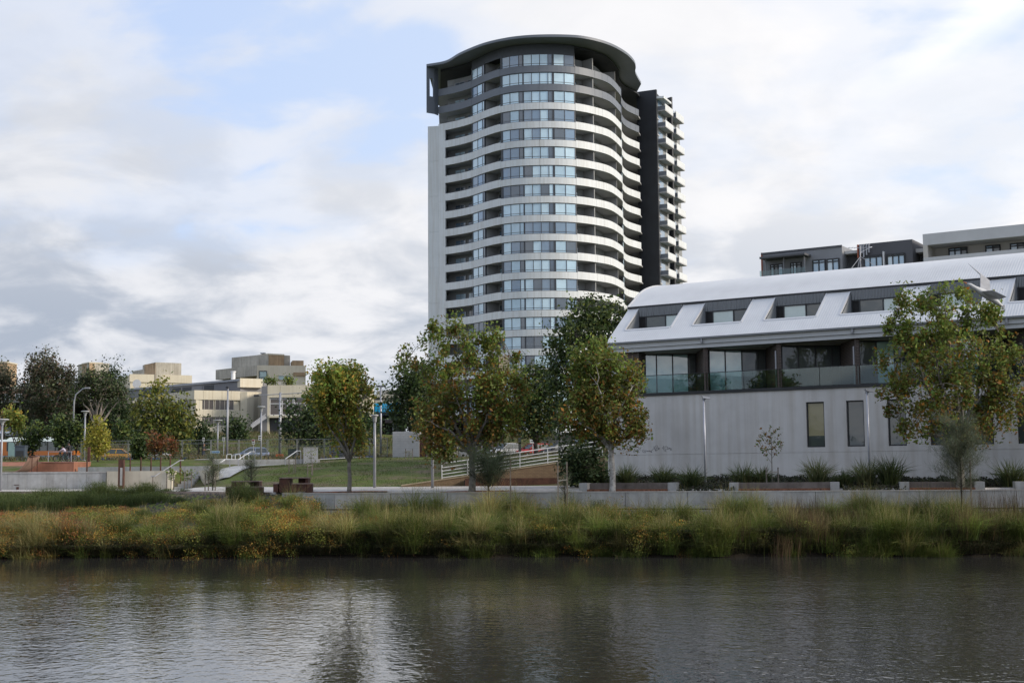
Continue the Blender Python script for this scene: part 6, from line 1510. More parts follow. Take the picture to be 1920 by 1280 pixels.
# ---- the bank: rank grass, straw, weeds and reeds
def build_bank():
    rng = np.random.default_rng(77)
    G = [(0.046, .068, .016), (.06, .084, .020), (.038, .056, .015), (.078, .096, .024)]; GB = [(0.095, .115, .022), (.12, .13, .026), (.08, .10, .02)]; ST = [(0.23, .195, .095), (.19, .165, .075), (.14, .135, .05), (.16, .12, .05)]
    BR = [(0.075, .045, .028), (.055, .040, .026), (.095, .065, .035)]; OR = [(0.195, .095, .02), (.21, .12, .026), (.16, .082, .018), (.16, .12, .028)]; RD = [(0.12, .042, .022), (.14, .055, .026), (.09, .045, .022)]; YG = [(0.12, .12, .028), (.09, .10, .024), (.145, .125, .03)]
    def zone(px):
        """which growth stands where along the bank: weights for green, bright, straw, orange, red, yellowgreen, reed"""
        z = [(-80, (2, 0, 1, 2, .5, 1, 0)), (40, (1, 0, 1.5, 2, .5, 1, 0)), (75, (1, 0, 5, .5, .3, 0, 0)), (130, (1, 0, .6, .6, 4, .3, 0)), (190, (1.5, .3, 1, 1.5, .8, 1.5, 0)), (300, (1, .3, .6, 2.5, 0, 3, 0)), (400, (2, .3, .4, 1, 0, 2, 0)), (455, (4, .5, .3, .3, 0, .4, 0)), (540, (1, .2, .6, 4, .2, 1.5, .2)),
             (640, (1.2, .3, .8, 3, 0, 1.5, 0)), (700, (3, 1, 1, .4, 0, .6, 0)), (790, (2, 1, 1.2, .8, 0, 1.2, 0)), (880, (5, 1, .6, 0, 0, .2, 0)), (1000, (2.5, 1, .8, 1.6, 0, 1, 0)), (1100, (3, 1, .8, 1.2, 0, 1, 0)), (1200, (2, 1.5, .8, .9, 0, 2, 0)), (1320, (3, 2.5, 1.2, .1, 0, .4, .2)),
             (1420, (3, 2.5, 1.2, 0, 0, .2, .3)), (1530, (2, .4, .5, 0, 0, 0, 3.5)), (1600, (3, 2.2, .5, 0, 0, .3, .8)), (1720, (4, 2.2, .5, 0, 0, .3, .2)), (1800, (3, .7, .7, 0, 0, .1, 1.5)), (1990, (3, .5, .9, 0, 0, .1, 2))]
        xs = [a for a, _ in z]; return np.stack([np.interp(px, xs, [w[k] for _, w in z]) for k in range(7)], -1)
    nb, ns = 330, 1250; nt = nb + ns
    px = rng.uniform(-120, 2050, nt); big_ = np.arange(nt) < nb
    u = np.where(big_, np.where(rng.random(nt) < .5, rng.uniform(.0, .2, nt), rng.uniform(.2, .95, nt)), np.where(rng.random(nt) < .3, rng.uniform(-.01, .10, nt), rng.uniform(.08, 1.02, nt)))
    x = (px - 960) / 2500 * 65.0; yw = Yw(x); ye = Yp(x) - np.where(x > -11.5, .75, 1.2); ye = np.where(x < -13, np.minimum(ye, yw + 9.5), ye); y = yw + (ye - yw) * u; x = (px - 960) / 2500 * y; z = gz(x, y)
    W_ = zone(px); W_ /= W_.sum(1, keepdims=True); kind = (W_.cumsum(1) > rng.random((nt, 1))).argmax(1)
    acc = {k: [] for k in range(7)}
    sz = np.where(big_, rng.uniform(1.05, 1.65, nt), rng.uniform(.55, 1.1, nt)) * (1 + .15 * np.sin(px * .031) * np.sin(px * .0117 + 2))
    sz *= np.where((px < 500) & (u > .5), .5, 1.0) * (1 + .38 * np.exp(-((px - 980) / 170) ** 2) * (u > .45)) * np.where((px > 560) & (u > .7), 1.12, 1.0)
    for i in range(nt):
        k = kind[i]; s = sz[i]; c0 = np.array([x[i], y[i], z[i]]); tone = np.exp(rng.normal() * .26)
        if k in (0, 1, 2, 6):
            n = int({0: 150, 1: 140, 2: 120, 6: 60}[k] * (3.2 if big_[i] else .9)); a = rng.uniform(0, 2 * math.pi, n); ln = rng.uniform(0, 1, n) ** .8; r0 = {0: .16, 1: .18, 2: .13, 6: .24}[k] * (1.35 if big_[i] else 1)
            base = c0 + np.stack([rng.normal(size=n) * r0, rng.normal(size=n) * r0, np.full(n, -.05)], 1)
            spread = {0: .75, 1: .8, 2: .85, 6: .14}[k]; d = np.stack([np.cos(a) * ln * spread, np.sin(a) * ln * spread, np.ones(n)], 1)
            if u[i] < .14: d[:, 1] -= .35
            L_ = s * {0: .95, 1: .85, 2: 1.0, 6: 1.05}[k] * rng.uniform(.5, 1.18, n)
            if k == 0: c1 = pal(G, n, rng, .22); c2 = pal(G + GB, n, rng, .22)
            elif k == 1: c1 = pal(G, n, rng, .2); c2 = pal(GB + ST[2:3], n, rng, .2)
            elif k == 2: c1 = pal(G + ST[2:], n, rng, .2); c2 = pal(ST, n, rng, .2)
            else: c1 = pal(G[:1] + BR, n, rng, .2); c2 = pal(BR, n, rng, .25)
            acc[k].append(blade_strips(base, d, L_, np.where(rng.random(n) < .8, .012, .022), ln * {0: 1.3, 1: 1.35, 2: 1.0, 6: .15}[k], c1 * tone, c2 * tone, rng))
            if big_[i] and k != 6:   # seed heads over the leaves
                m = 36; a = rng.uniform(0, 6.28, m); l2 = rng.uniform(0, .6, m); cs = pal(ST, m, rng, .2); acc[2].append(blade_strips(c0 + np.stack([rng.normal(size=m) * .15, rng.normal(size=m) * .15, np.zeros(m)], 1), np.stack([np.cos(a) * l2, np.sin(a) * l2, np.ones(m)], 1), s * rng.uniform(1.0, 1.35, m), np.full(m, .011), l2 * .5, cs * .8, cs, rng))
        else:
            n = 900 if big_[i] else 300; h = .62 * s; rr = .36 if big_[i] else .26; cc_ = rng.normal(size=(n, 3)) * np.array([rr, rr, .0])
            st = rng.integers(0, 14, n); sx_, sy_ = rng.normal(size=14) * rr, rng.normal(size=14) * rr; cc_[:, 0] = .45 * cc_[:, 0] + sx_[st]; cc_[:, 1] = .45 * cc_[:, 1] + sy_[st]; hs = h * rng.uniform(.6, 1.25, 14)
            cc_[:, 2] = hs[st] * rng.uniform(.12, 1.05, n) ** .7
            c = pal({3: OR + YG[:2], 4: RD + OR[:1], 5: YG + GB}[k], n, rng, .22) * tone; low_ = cc_[:, 2] < .5 * hs[st]; mixg = low_ & (rng.random(n) < .65); c[mixg] = pal(G, int(mixg.sum()), rng, .2)
            acc[k].append(leaf_quads(c0 + cc_, rng.uniform(.03, .08, n), c, .3, rng=rng))
            m = 30; a = rng.uniform(0, 6.28, m); base = c0 + np.stack([rng.normal(size=m) * .2, rng.normal(size=m) * .2, np.full(m, -.03)], 1); cs = pal(BR + OR[:1], m, rng)
            acc[k].append(blade_strips(base, np.stack([np.cos(a) * .35, np.sin(a) * .35, np.ones(m)], 1), h * rng.uniform(.8, 1.35, m), np.full(m, .012), np.full(m, .2), cs, cs, rng))
    names = {0: 'bank_grass', 1: 'bright_grass', 2: 'straw_grass', 3: 'orange_weeds', 4: 'red_weeds', 5: 'yellow_weeds', 6: 'brown_reeds'}
    for k, nm in names.items():
        if acc[k]: o = rawmesh(nm, *merge(acc[k]), MFg); o['kind'] = 'stuff'
    # overhanging sedge right at the waterline, dark and long
    n = 46000; pxs = rng.uniform(-130, 2060, n); xx = (pxs - 960) / 2500 * 63.2; yy = Yw(xx) + rng.uniform(-.05, .55, n); keep = np.sin(pxs * .045) + np.sin(pxs * .017 + 1) + rng.normal(size=n) * .7 > -1.6
    xx, yy = xx[keep], yy[keep]; n = len(xx); base = np.stack([xx, yy, np.maximum(gz(xx, yy), 0.1) + .02], 1); a = rng.uniform(-2.6, -.5, n)
    d = np.stack([np.cos(a) * .5, np.sin(a) * .6, np.ones(n)], 1); c = pal([(0.026, .034, .012), (.018, .024, .010), (.035, .034, .016), (.06, .052, .03)], n, rng)
    o = rawmesh('waterside_sedge', *blade_strips(base, d, rng.uniform(.4, 1.1, n), np.full(n, .014), rng.uniform(.7, 2.2, n), c, c, rng), MFg); o['kind'] = 'stuff'
    # tall green clumps on the left, below the terrace
    acc = []
    for px0, py_top, wd, Yc, dense in ((15, 926, 50, 76, 1.3), (60, 921, 40, 77, 1.1), (110, 924, 40, 76, 1.2), (160, 914, 40, 76.5, 1.4), (210, 919, 40, 76, 1.2), (255, 920, 34, 76.5, 1.2), (295, 918, 36, 77, 1.2), (335, 928, 26, 76, .8), (20, 918, 50, 82, 1.2), (90, 910, 46, 81, 1.2), (135, 914, 34, 80, 1.2), (185, 896, 32, 80, 1.7), (215, 905, 24, 80.5, 1.2), (245, 908, 26, 81, 1.2), (275, 899, 30, 81, 1.6), (312, 918, 20, 82, 1), (345, 924, 18, 81, .6), (440, 890, 12, 72.6, .5), (455, 896, 20, 72.0, .9), (470, 905, 24, 72.2, .8), (1120, 930, 22, 68.2, .6), (820, 930, 30, 69, .7), (590, 928, 26, 71.2, .6)):
        xc = PX(px0, Yc); zc = g1(xc, Yc) - .05; L_ = max(.4, PZ(px0, py_top, Yc) - zc); n = int(900 * dense * wd / 30); R = wd * Yc / 2500 * .6
        base = np.stack([xc + rng.normal(size=n) * R * .6, Yc + rng.normal(size=n) * R * .5, np.full(n, zc)], 1); a = rng.uniform(0, 6.28, n); ln = rng.uniform(0, 1, n)
        d = np.stack([np.cos(a) * ln * .55, np.sin(a) * ln * .55, np.ones(n)], 1); c1 = pal([(0.028, .042, .014), (.04, .054, .017)], n, rng); c2 = pal([(0.05, .066, .02), (.065, .08, .024), (.04, .055, .018)], n, rng)
        acc.append(blade_strips(base, d, L_ * rng.uniform(.5, 1.12, n), np.full(n, .016), ln * .9, c1, c2, rng))
        n2 = int(500 * dense * wd / 30); cc_ = np.stack([xc + rng.normal(size=n2) * R * .6, Yc + rng.normal(size=n2) * R * .5, zc + L_ * rng.uniform(.1, .85, n2)], 1); acc.append(leaf_quads(cc_, rng.uniform(.05, .12, n2), pal([(0.045, .062, .02), (.06, .075, .022), (.035, .05, .016)], n2, rng), .2, aspect=.35, rng=rng))
    o = rawmesh('green_reeds', *merge(acc), MFg); o['kind'] = 'stuff'
    # low tufts over the bank soil
    n = 26000; pxs = rng.uniform(-130, 2060, n); xx = (pxs - 960) / 2500 * 66; yw_ = Yw(xx); yy = yw_ + (Yp(xx) - .8 - yw_) * rng.uniform(0, 1, n); keep = ~((xx < -11) & (yy > yw_ + 9) & (rng.random(n) < .75)); xx, yy = xx[keep], yy[keep]; n = len(xx)
    base = np.stack([xx, yy, gz(xx, yy) - .02], 1); a = rng.uniform(0, 6.28, n); d = np.stack([np.cos(a) * .5, np.sin(a) * .5, np.ones(n)], 1); c = pal(G + BR[:1] + ST[2:3], n, rng)
    o = rawmesh('low_grass', *blade_strips(base, d, rng.uniform(.15, .42, n), np.full(n, .016), rng.uniform(.2, 1, n), c, c, rng), MFg); o['kind'] = 'stuff'
    # stone mulch on the left slope
    n = 2400; mb = MB(); pxs = rng.uniform(-60, 545, n); Yc = rng.uniform(70.5, 80, n)
    for p_, Y_ in zip(pxs, Yc):
        xx_ = (p_ - 960) / 2500 * Y_
        if Y_ > Yp(xx_) - .3 or Y_ < Yw(xx_) + 3.5: continue
        zc = g1(xx_, Y_); r = rng.uniform(.06, .16); ring = [(xx_ + r * math.cos(a + p_) * rng.uniform(.7, 1.2), Y_ + r * math.sin(a + p_) * rng.uniform(.7, 1.2)) for a in (0, 1.25, 2.5, 3.77, 5.0)]; top = (xx_ + r * .2, Y_ + .1 * r, zc + r * rng.uniform(.6, 1.0))
        for i in range(5): j = (i + 1) % 5; mb.poly([(*ring[i], zc - .03), (*ring[j], zc - .03), top])
    o = mb.build('rock_mulch', mat('dark_stone', (0.05, .045, .045), .9, var=.3, scale=6)); o['kind'] = 'stuff'
build_bank()
def build_embankment_grass():
    rng = np.random.default_rng(9); n = 70000; x = rng.uniform(-70, 14, n); y = rng.uniform(113, 208, n); keep = (np.sin(x * .35) * np.sin(y * .21) + rng.normal(size=n) * .5 > -.35) & ~((y > 140) & (y < 156)); x, y = x[keep], y[keep]; n = len(x)
    base = np.stack([x, y, gz(x, y) - .03], 1); a = rng.uniform(0, 6.28, n); d = np.stack([np.cos(a) * .5, np.sin(a) * .5, np.ones(n)], 1); c = pal([(0.045, .052, .018), (.065, .062, .028), (.09, .075, .042), (.03, .036, .015), (.07, .052, .028)], n, rng)
    o = rawmesh('meadow_grass', *blade_strips(base, d, rng.uniform(.3, .8, n), np.full(n, .07), rng.uniform(.2, 1, n), c, c * 1.15, rng), MFg); o['kind'] = 'stuff'
    n = 60000; x = rng.uniform(-24, 5, n); y = rng.uniform(74, 112, n); v = y - Yp(x); keep = (v > np.where(x < 1, 5.8, 8.0)) & (np.sin(x * 1.3 + np.sin(y * .6)) * np.sin(y * .45 + 1) + rng.normal(size=n) * .6 > -.35) & ~((x < -18) & (y < 104)); x, y = x[keep], y[keep]; n = len(x)
    base = np.stack([x, y, gz(x, y) - .01], 1); a = rng.uniform(0, 6.28, n); d = np.stack([np.cos(a) * .6, np.sin(a) * .6, np.ones(n)], 1); c = pal([(0.042, .062, .016), (.055, .075, .02), (.035, .052, .014), (.085, .08, .036)], n, rng)
    o = rawmesh('lawn_grass', *blade_strips(base, d, rng.uniform(.05, .13, n), np.full(n, .03), rng.uniform(.2, .8, n), c, c, rng), MFg); o['kind'] = 'stuff'
build_embankment_grass()

# the wood on the near shore, outside the frame, which the windows mirror
def build_near_wood():
    rng = np.random.default_rng(5); parts = []; mb = MB()
    spots = [(-70 + i * 9 + rng.uniform(-3, 3), -14 + rng.uniform(-10, 8)) for i in range(18)] + [(-66 - rng.uniform(0, 30), 2 + i * 5.0) for i in range(8)]
    for x, y in spots:
        if abs(x) < 7: continue
        z = g1(x, y); H = rng.uniform(5.5, 9.5); n = 900; c = rng.normal(size=(n, 3)) * np.array([1.9, 1.9, H * .2]) + np.array([x, y, z + H * .58]); c[:, 2] = np.maximum(c[:, 2], z + 1)
        parts.append(leaf_quads(c, .85 * rng.uniform(.6, 1.3, n), pal(DARKG + DEEP, n, rng), rng=rng)); mb.tube([(x, y, z - .3), (x, y, z + H * .6)], [.3, .12], 6)
    o = rawmesh('near_wood', *merge(parts), MFd); o['kind'] = 'stuff'; o = mb.build('near_wood_trunks', bark_dark); o['kind'] = 'stuff'
build_near_wood()
# ------------------------------------------------------------------ street lamps and poles
def disc_lamp(label, px, ytop, Y, w=13, base=None, group='disc topped park lamps', r=.075):
    x = PX(px, Y); z0 = (g1(x, Y) if base is None else base) + .02; zt = PZ(px, ytop, Y); W = w / 2 * Y / 2500
    T = thing('street_lamp', label, 'lamp', (x, Y, z0), group)
    MB().tube([(x, Y, z0 - .1), (x, Y, lerp(z0, zt, .5)), (x, Y, zt - .42)], [r, r * .92, r * .82], 10).build('pole', M_galv, T, smooth=True)
    MB().lathe([(.16, 0), (.16, .03), (.09, .05)], (x, Y, z0), 10).build('base_plate', M_galv, T)
    MB().lathe([(r * 1.2, -.42), (r * 1.3, -.30), (W * .62, -.09)], (x, Y, zt), 16).build('lamp_cone', mat('lamp_grey', (.33, .34, .36), .45, var=.05), T)
    MB().lathe([(W * .9, -.088), (W, -.06), (W, -.02), (W * .8, 0)], (x, Y, zt), 18).build('lamp_disc', mat('lamp_pale', (.45, .46, .47), .4, var=.04), T)
    return T
disc_lamp('disc topped lamp post cut by the left edge, before the skate ramps', 2, 785, 90.5, 24, base=2.85)
disc_lamp('pale disc topped lamp post beside the small yellow tree', 157.5, 770, 112, 15)
disc_lamp('disc topped lamp post behind the walking man', 407.5, 787, 124, 17)
disc_lamp('disc topped lamp post left of the slender plane tree, before the office entrance', 489, 761.5, 106, 15)
disc_lamp('disc topped lamp post on the lawn edge right of the slender plane tree', 702.5, 777, 76.2, 14, r=.085)
disc_lamp('lamp post with its head hidden in the broad plane tree', 811, 765, 74.9, 14, r=.085)
def flat_lamp(label, px, ytop, Y, arm=12):
    x = PX(px, Y); z0 = g1(x, Y); zt = PZ(px, ytop, Y); a = arm * Y / 2500
    T = thing('street_lamp', label, 'lamp', (x, Y, z0), 'flat headed wall side lamps')
    MB().tube([(x, Y, z0 - .1), (x, Y, zt)], [.065, .05], 8).build('pole', mat('pole_lilac', (.42, .44, .50), .4, metal=.2, var=.05), T, smooth=True)
    MB().tube([(x - a * .25, Y, zt - .04), (x + a * .3, Y, zt - .02)], .04, 6).build('bracket', M_galv, T)
    MB().hexa([(x - a * .15, Y - .15, zt + .03), (x + a, Y - .15, zt - .03), (x + a, Y + .15, zt - .03), (x - a * .15, Y + .15, zt + .03)], [(x - a * .3, Y - .12, zt + .14), (x + a * .8, Y - .12, zt + .07), (x + a * .8, Y + .12, zt + .07), (x - a * .3, Y + .12, zt + .14)]).build('lamp_head', M_galv, T)
    MB().lathe([(.08, 0), (.08, .12), (.065, .14)], (x, Y, z0), 8).build('base_collar', M_galv, T)
flat_lamp('slim flat headed lamp before the blank part of the grey wall', 1322.5, 747, 72.6); flat_lamp('slim flat headed lamp left of the large right plane tree', 1630.5, 734, 69.4)
def tall_pole(label, px, ytop, Y, kind, group='tall road lamps', name='street_lamp'):
    x = PX(px, Y); z0 = g1(x, Y); zt = PZ(px, ytop, Y); k = Y / 2500
    T = thing(name, label, 'lamp', (x, Y, z0), group); m = M_galv
    if kind == 'arm':
        MB().tube([(x, Y, z0), (x, Y, lerp(z0, zt, .82)), (x + 3 * k, Y, lerp(z0, zt, .92)), (x + 16 * k, Y, zt - .05), (x + 22 * k, Y, zt)], [.12, .09, .08, .07, .06], 8).build('pole', m, T, smooth=True)
        MB().box(x + 20 * k, x + 29 * k, Y - .18, Y + .18, zt - .04, zt + .12).build('lamp_head', m, T)
    elif kind == 'head':
        MB().tube([(x, Y, z0), (x, Y, zt)], [.13, .09], 8).build('pole', m, T, smooth=True); MB().box(x - 3.4 * k, x + 1.5 * k, Y - .18, Y + .18, zt + .002, zt + .22).build('lamp_head', M_dark, T)
    elif kind == 'tee':
        MB().tube([(x, Y, z0), (x, Y, zt)], [.13, .10], 8).build('pole', m, T, smooth=True); MB().box(x - 6 * k, x + 5 * k, Y - .15, Y + .15, zt + .002, zt + .13).build('cross_arm', m, T)
        for s in (-1, 1): MB().box(x + s * 4.5 * k - .25, x + s * 4.5 * k + .25, Y - .2, Y + .2, zt + .135, zt + .25).build('lamp_head', M_dark, T)
    elif kind == 'mast':
        MB().tube([(x, Y, z0), (x, Y, zt)], [.2, .15], 8).build('pole', m, T, smooth=True); a, b = P(px - 44, ytop + 6, Y), P(px + 42, ytop + 1.5, Y); MB().tube([a, b], .06, 6).build('mast_arm', m, T)
        MB().box(a.x - .3, a.x + .35, Y - .2, Y + .2, a.z - .16, a.z + .08).build('lamp_head', M_dark, T)
    return T
tall_pole('tall road lamp with a curved arm, before the gum trees', 136, 728, 158, 'arm'); tall_pole('tall thin road lamp with a small dark head, before the office windows', 425.5, 728, 150, 'head')
tall_pole('stout mast with a long level arm, before the office entrance', 524.5, 735, 170, 'mast'); tall_pole('tall double headed lamp in front of the cyan panels', 714, 726, 160, 'tee')
tall_pole('tall double headed lamp rising out of the broad plane tree', 975, 676, 118, 'tee'); tall_pole('plain pole at the left of the tall dark green tree', 1051, 762, 110, 'head')
tall_pole('thin dark pole under the big gum tree', 76, 748, 192, 'head')

# ------------------------------------------------------------------ signs
def sign(label, px, py, w, h, Y, m, mark=None, pole=True, name='road_sign', group=None):
    q = P(px, py, Y); x, z = q.x, q.z; k = Y / 2500; z0 = g1(x, Y); W, H = w * k, h * k
    T = thing(name, label, 'sign', (x, Y, z0), group)
    if pole: MB().tube([(x, Y + .06, z0 - .05), (x, Y + .06, z + H / 2)], .04, 6).build('pole', M_galv, T)
    MB().box(x - W / 2, x + W / 2, Y - .015, Y + .015, z - H / 2, z + H / 2).build('board', m, T)
    if mark: mark(T, x, Y - .02, z, W, H)
    return T
mBlu = mat('sign_blue', (0.01, 0.10, 0.50), .4, var=.04); mWht = mat('sign_white', (.62, .63, .63), .45, var=.04); mInk = mat('sign_black', (.02, .02, .022), .5, var=.05); mRedS = mat('sign_red', (.45, .02, .015), .45, var=.05)
def letter_p(m):
    def f(T, x, y, z, W, H):
        mb = MB(); t = W * .16; mb.box(x - W * .22, x - W * .22 + t, y - .006, y, z - H * .34, z + H * .34); n = 10; cx, cz, r = x - W * .06, z + H * .14, H * .2
        pts = [(x - W * .1, z + H * .34)] + [(cx + r * math.cos(a) * 1.1, cz + r * math.sin(a)) for a in np.linspace(1.4, -1.4, n)] + [(x - W * .1, z - H * .06)]
        for a, b in zip(pts[:-1], pts[1:]): mb.bar((a[0], y - .003, a[1]), (b[0], y - .003, b[1]), t, .006)
        mb.build('letter', m, T)
    return f
def pict(T, x, y, z, W, H):
    mb = MB(); mb.lathe([(.01, 0), (.05, .03), (.05, .07), (.01, .1)], (x - W * .05, y - .01, z + H * .2), 8); mb.bar((x - W * .08, y - .01, z + H * .18), (x - W * .02, y - .01, z - H * .08), .06, .012); mb.bar((x - W * .02, y - .01, z - H * .08), (x + W * .18, y - .01, z - H * .1), .05, .012); mb.bar((x + W * .18, y - .01, z - H * .1), (x + W * .24, y - .01, z - H * .32), .05, .012); mb.build('symbol', mWht, T)
def arrow(T, x, y, z, W, H):
    mb = MB(); mb.box(x - W * .3, x + W * .1, y - .006, y, z - H * .09, z + H * .09); mb.poly([(x + W * .08, y - .003, z + H * .26), (x + W * .08, y - .003, z - H * .26), (x + W * .36, y - .003, z)]); mb.build('arrow', mInk, T)
def two_lines(T, x, y, z, W, H):
    MB().box(x - W * .34, x + W * .34, y - .006, y, z + H * .06, z + H * .26).build('dark_bar', mInk, T); MB().box(x - W * .26, x + W * .26, y - .006, y, z - H * .34, z - H * .12).build('dark_bar', mInk, T)
sign('small blue parking sign above the white car', 976, 808.5, 6.5, 8, 132, mBlu, letter_p(mWht)); sign('larger blue and white sign with a seated figure, above the red car', 1006, 809.5, 11, 14, 132, mBlu, pict)
sign('white rectangular sign with a black arrow beside the red car', 998.5, 826.5, 10, 8, 131, mWht, arrow)
sign('small white sign on a post behind the mesh fence, right of the orange taxi', 245.5, 831, 4.5, 9, 121, mWht, two_lines); sign('small white parking sign on a post beside the walking man', 381.5, 823.5, 4, 7, 138, mWht, two_lines)
sign('small white sign on a post left of the office lamp', 419.5, 823, 5, 7, 140, mWht, two_lines)
T = sign('small red and white sign on a post above the blue hatchback', 475, 828, 5, 9.5, 128, mWht, two_lines); q = P(475, 825.5, 128); MB().box(q.x - .1, q.x + .1, 127.975, 127.98, q.z - .05, q.z + .09).build('red_ring', mRedS, T)
sign('pale double board on the lamp post left of the slender plane tree', 487.5, 820.5, 6, 8.5, 105.85, mWht, two_lines, pole=False)
sign('small white sign under the trees near the parked silver cars', 41, 792, 4, 7, 194, mWht, two_lines); sign('small white sign with a dark mark left of the thin dark pole', 61.5, 788.5, 4.5, 5, 194, mWht, arrow)
q = P(404, 847, 122); T = thing('direction_sign', 'long pale blue street name board on the lamp post behind the walking man', 'sign', (q.x, 122, q.z)); MB().box(q.x - .42, q.x + .42, 121.9, 121.94, q.z - .11, q.z + .11).build('board', mat('pale_blue_board', (.36, .52, .62), .5, var=.05), T)
mb = MB(); rnd = random.Random(2)
for i in range(9):
    xx = q.x - .34 + i * .078; h = rnd.choice([.05, .08, .07]); mb.box(xx, xx + .045, 121.892, 121.898, q.z - .05, q.z - .05 + h)
o = mb.build('lettering', mBlu, T); o['kind'] = 'stuff'
MB().bar((q.x + .1, 121.95, q.z), (PX(407.5, 124), 124, q.z), .04).build('bracket', M_galv, T)

# ------------------------------------------------------------------ temporary mesh fence
def fence_panel(T, a, b, za, zb, zt):
    mb = MB()
    for p in (a, b): mb.tube([(*p, za), (*p, zt)], .045, 6)
    return mb
def build_fence():
    xs = [150, 196, 240, 292, 341, 395, 447, 501, 557, 608]; Y = 118.0
    proto = None; mMesh = mat('fence_wire', (.20, .21, .21), .5, metal=.5, var=.05); mFw = mat('fence_tube', (.20, .21, .22), .5, metal=.4, var=.06); mFoot = mat('blue_foot', (.03, .07, .20), .6, var=.1)
    pts = [(PX(p, Y), Y) for p in xs] + [(PX(650, 116.5), 116.5), (PX(693, 116), 116.0), (PX(727, 115.5), 115.5)]
    names = ['first from the left, beside the yellow tree', 'second from the left, before the orange taxi', 'third from the left, at the red leaved sapling', 'fourth from the left, before the olive tree', 'left of the walking man', 'right of the walking man, before the street name board', 'before the blue hatchback', 'before the dark green service box', 'over the white cabinet', 'left of the slender plane tree trunk', 'right of the slender plane tree trunk', 'nearest the grey hut']
    for i, (a, b) in enumerate(zip(pts[:-1], pts[1:])):
        z0 = (g1(*a) + g1(*b)) / 2; zt = PZ(700, 821.5, a[1]); d = np.array(b) - np.array(a); a2, b2 = np.array(a) + d * .02, np.array(b) - d * .02
        T = thing('fence_panel', 'temporary mesh fence panel ' + names[i], 'fence', (*(np.array(a) + d / 2), z0), 'temporary mesh fence panels')
        for p in (a2, b2): MB().tube([(*p, z0 + .05), (*p, zt)], .03, 6).build('post', mFw, T)
        for z in (zt - .03, lerp(z0, zt, .62 if i > 6 else .8), z0 + .18): MB().tube([(*a2, z), (*b2, z)], .02, 5).build('rail', mFw, T)
        mb = MB()
        for k in range(1, 16): p = a2 + (b2 - a2) * k / 16; mb.bar((*p, z0 + .18), (*p, zt - .03), .007)
        for k in range(1, 6): z = lerp(z0 + .18, zt - .03, k / 6); mb.bar((*a2, z), (*b2, z), .007)
        o = mb.build('wire_mesh', mMesh, T); o['kind'] = 'stuff'
        MB().box(a2[0] - .32, a2[0] + .32, a2[1] - .14, a2[1] + .14, z0 - .05, z0 + .14).build('foot', mFoot, T)
build_fence()
T = thing('barrier_block', 'orange plastic barrier foot behind the mesh fence', 'barrier', (PX(524, 119), 119, 5.2)); x = PX(524, 119); MB().hexa([(x - .4, 118.8, 5.1), (x + .4, 118.8, 5.1), (x + .4, 119.2, 5.1), (x - .4, 119.2, 5.1)], [(x - .3, 118.85, 5.65), (x + .3, 118.85, 5.65), (x + .3, 119.15, 5.65), (x - .3, 119.15, 5.65)]).build('body', mat('barrier_orange', (.5, .12, .03), .5, var=.08), T)

# ------------------------------------------------------------------ rusted picnic tables
def picnic(label, px0, px1, Y):
    x0, x1 = PX(px0, Y), PX(px1, Y); z0 = g1((x0 + x1) / 2, Y) + .10; s = (x1 - x0); h = s / 2.15
    T = thing('picnic_table', label, 'table', ((x0 + x1) / 2, Y, z0), 'rusted steel picnic tables'); m = M_rust; mt = mat('rust_top', (.24, .17, .15), .5, metal=.3, var=.15, scale=3)
    X = lambda t: x0 + s * t; Z = lambda t: z0 + .78 * h * t
    MB().box(X(.14), X(.855), Y - .1, Y + .95, Z(.93), Z(1)).build('table_top', mt, T)
    MB().box(X(.145), X(.41), Y - .05, Y + .9, Z(0), Z(.925)).build('pedestal', m, T); MB().box(X(.58), X(.85), Y + .45, Y + .9, Z(.55), Z(.925)).build('end_panel', m, T); MB().box(X(.78), X(.85), Y + .0, Y + .4, Z(0), Z(.925)).build('table_leg', m, T)
    for (a, b, ya, yb) in ((0, .125, -.15, .85), (.5, 1, -.75, -.25)):
        MB().box(X(a), X(b), Y + ya, Y + yb, Z(.55), Z(.61)).build('bench_seat', mt, T)
        if b < .5: MB().box(X(a) + .01, X(b) - .01, Y + ya + .01, Y + yb - .01, Z(0), Z(.545)).build('bench_base', m, T)
        else: MB().box(X(.5), X(.63), Y + ya + .01, Y + yb - .01, Z(0), Z(.545)).build('bench_leg', m, T); MB().box(X(.88), X(1), Y + ya + .01, Y + yb - .01, Z(0), Z(.545)).build('bench_leg', m, T); MB().box(X(.632), X(.86), Y + ya + .04, Y + ya + .1, Z(.05), Z(.545)).build('bench_apron', m, T)
picnic('rusted steel picnic table behind the tall weeds, left of the pair', 424, 497, 74.6); picnic('rusted steel picnic table in clear view, right of the pair', 513, 589, 73.4)

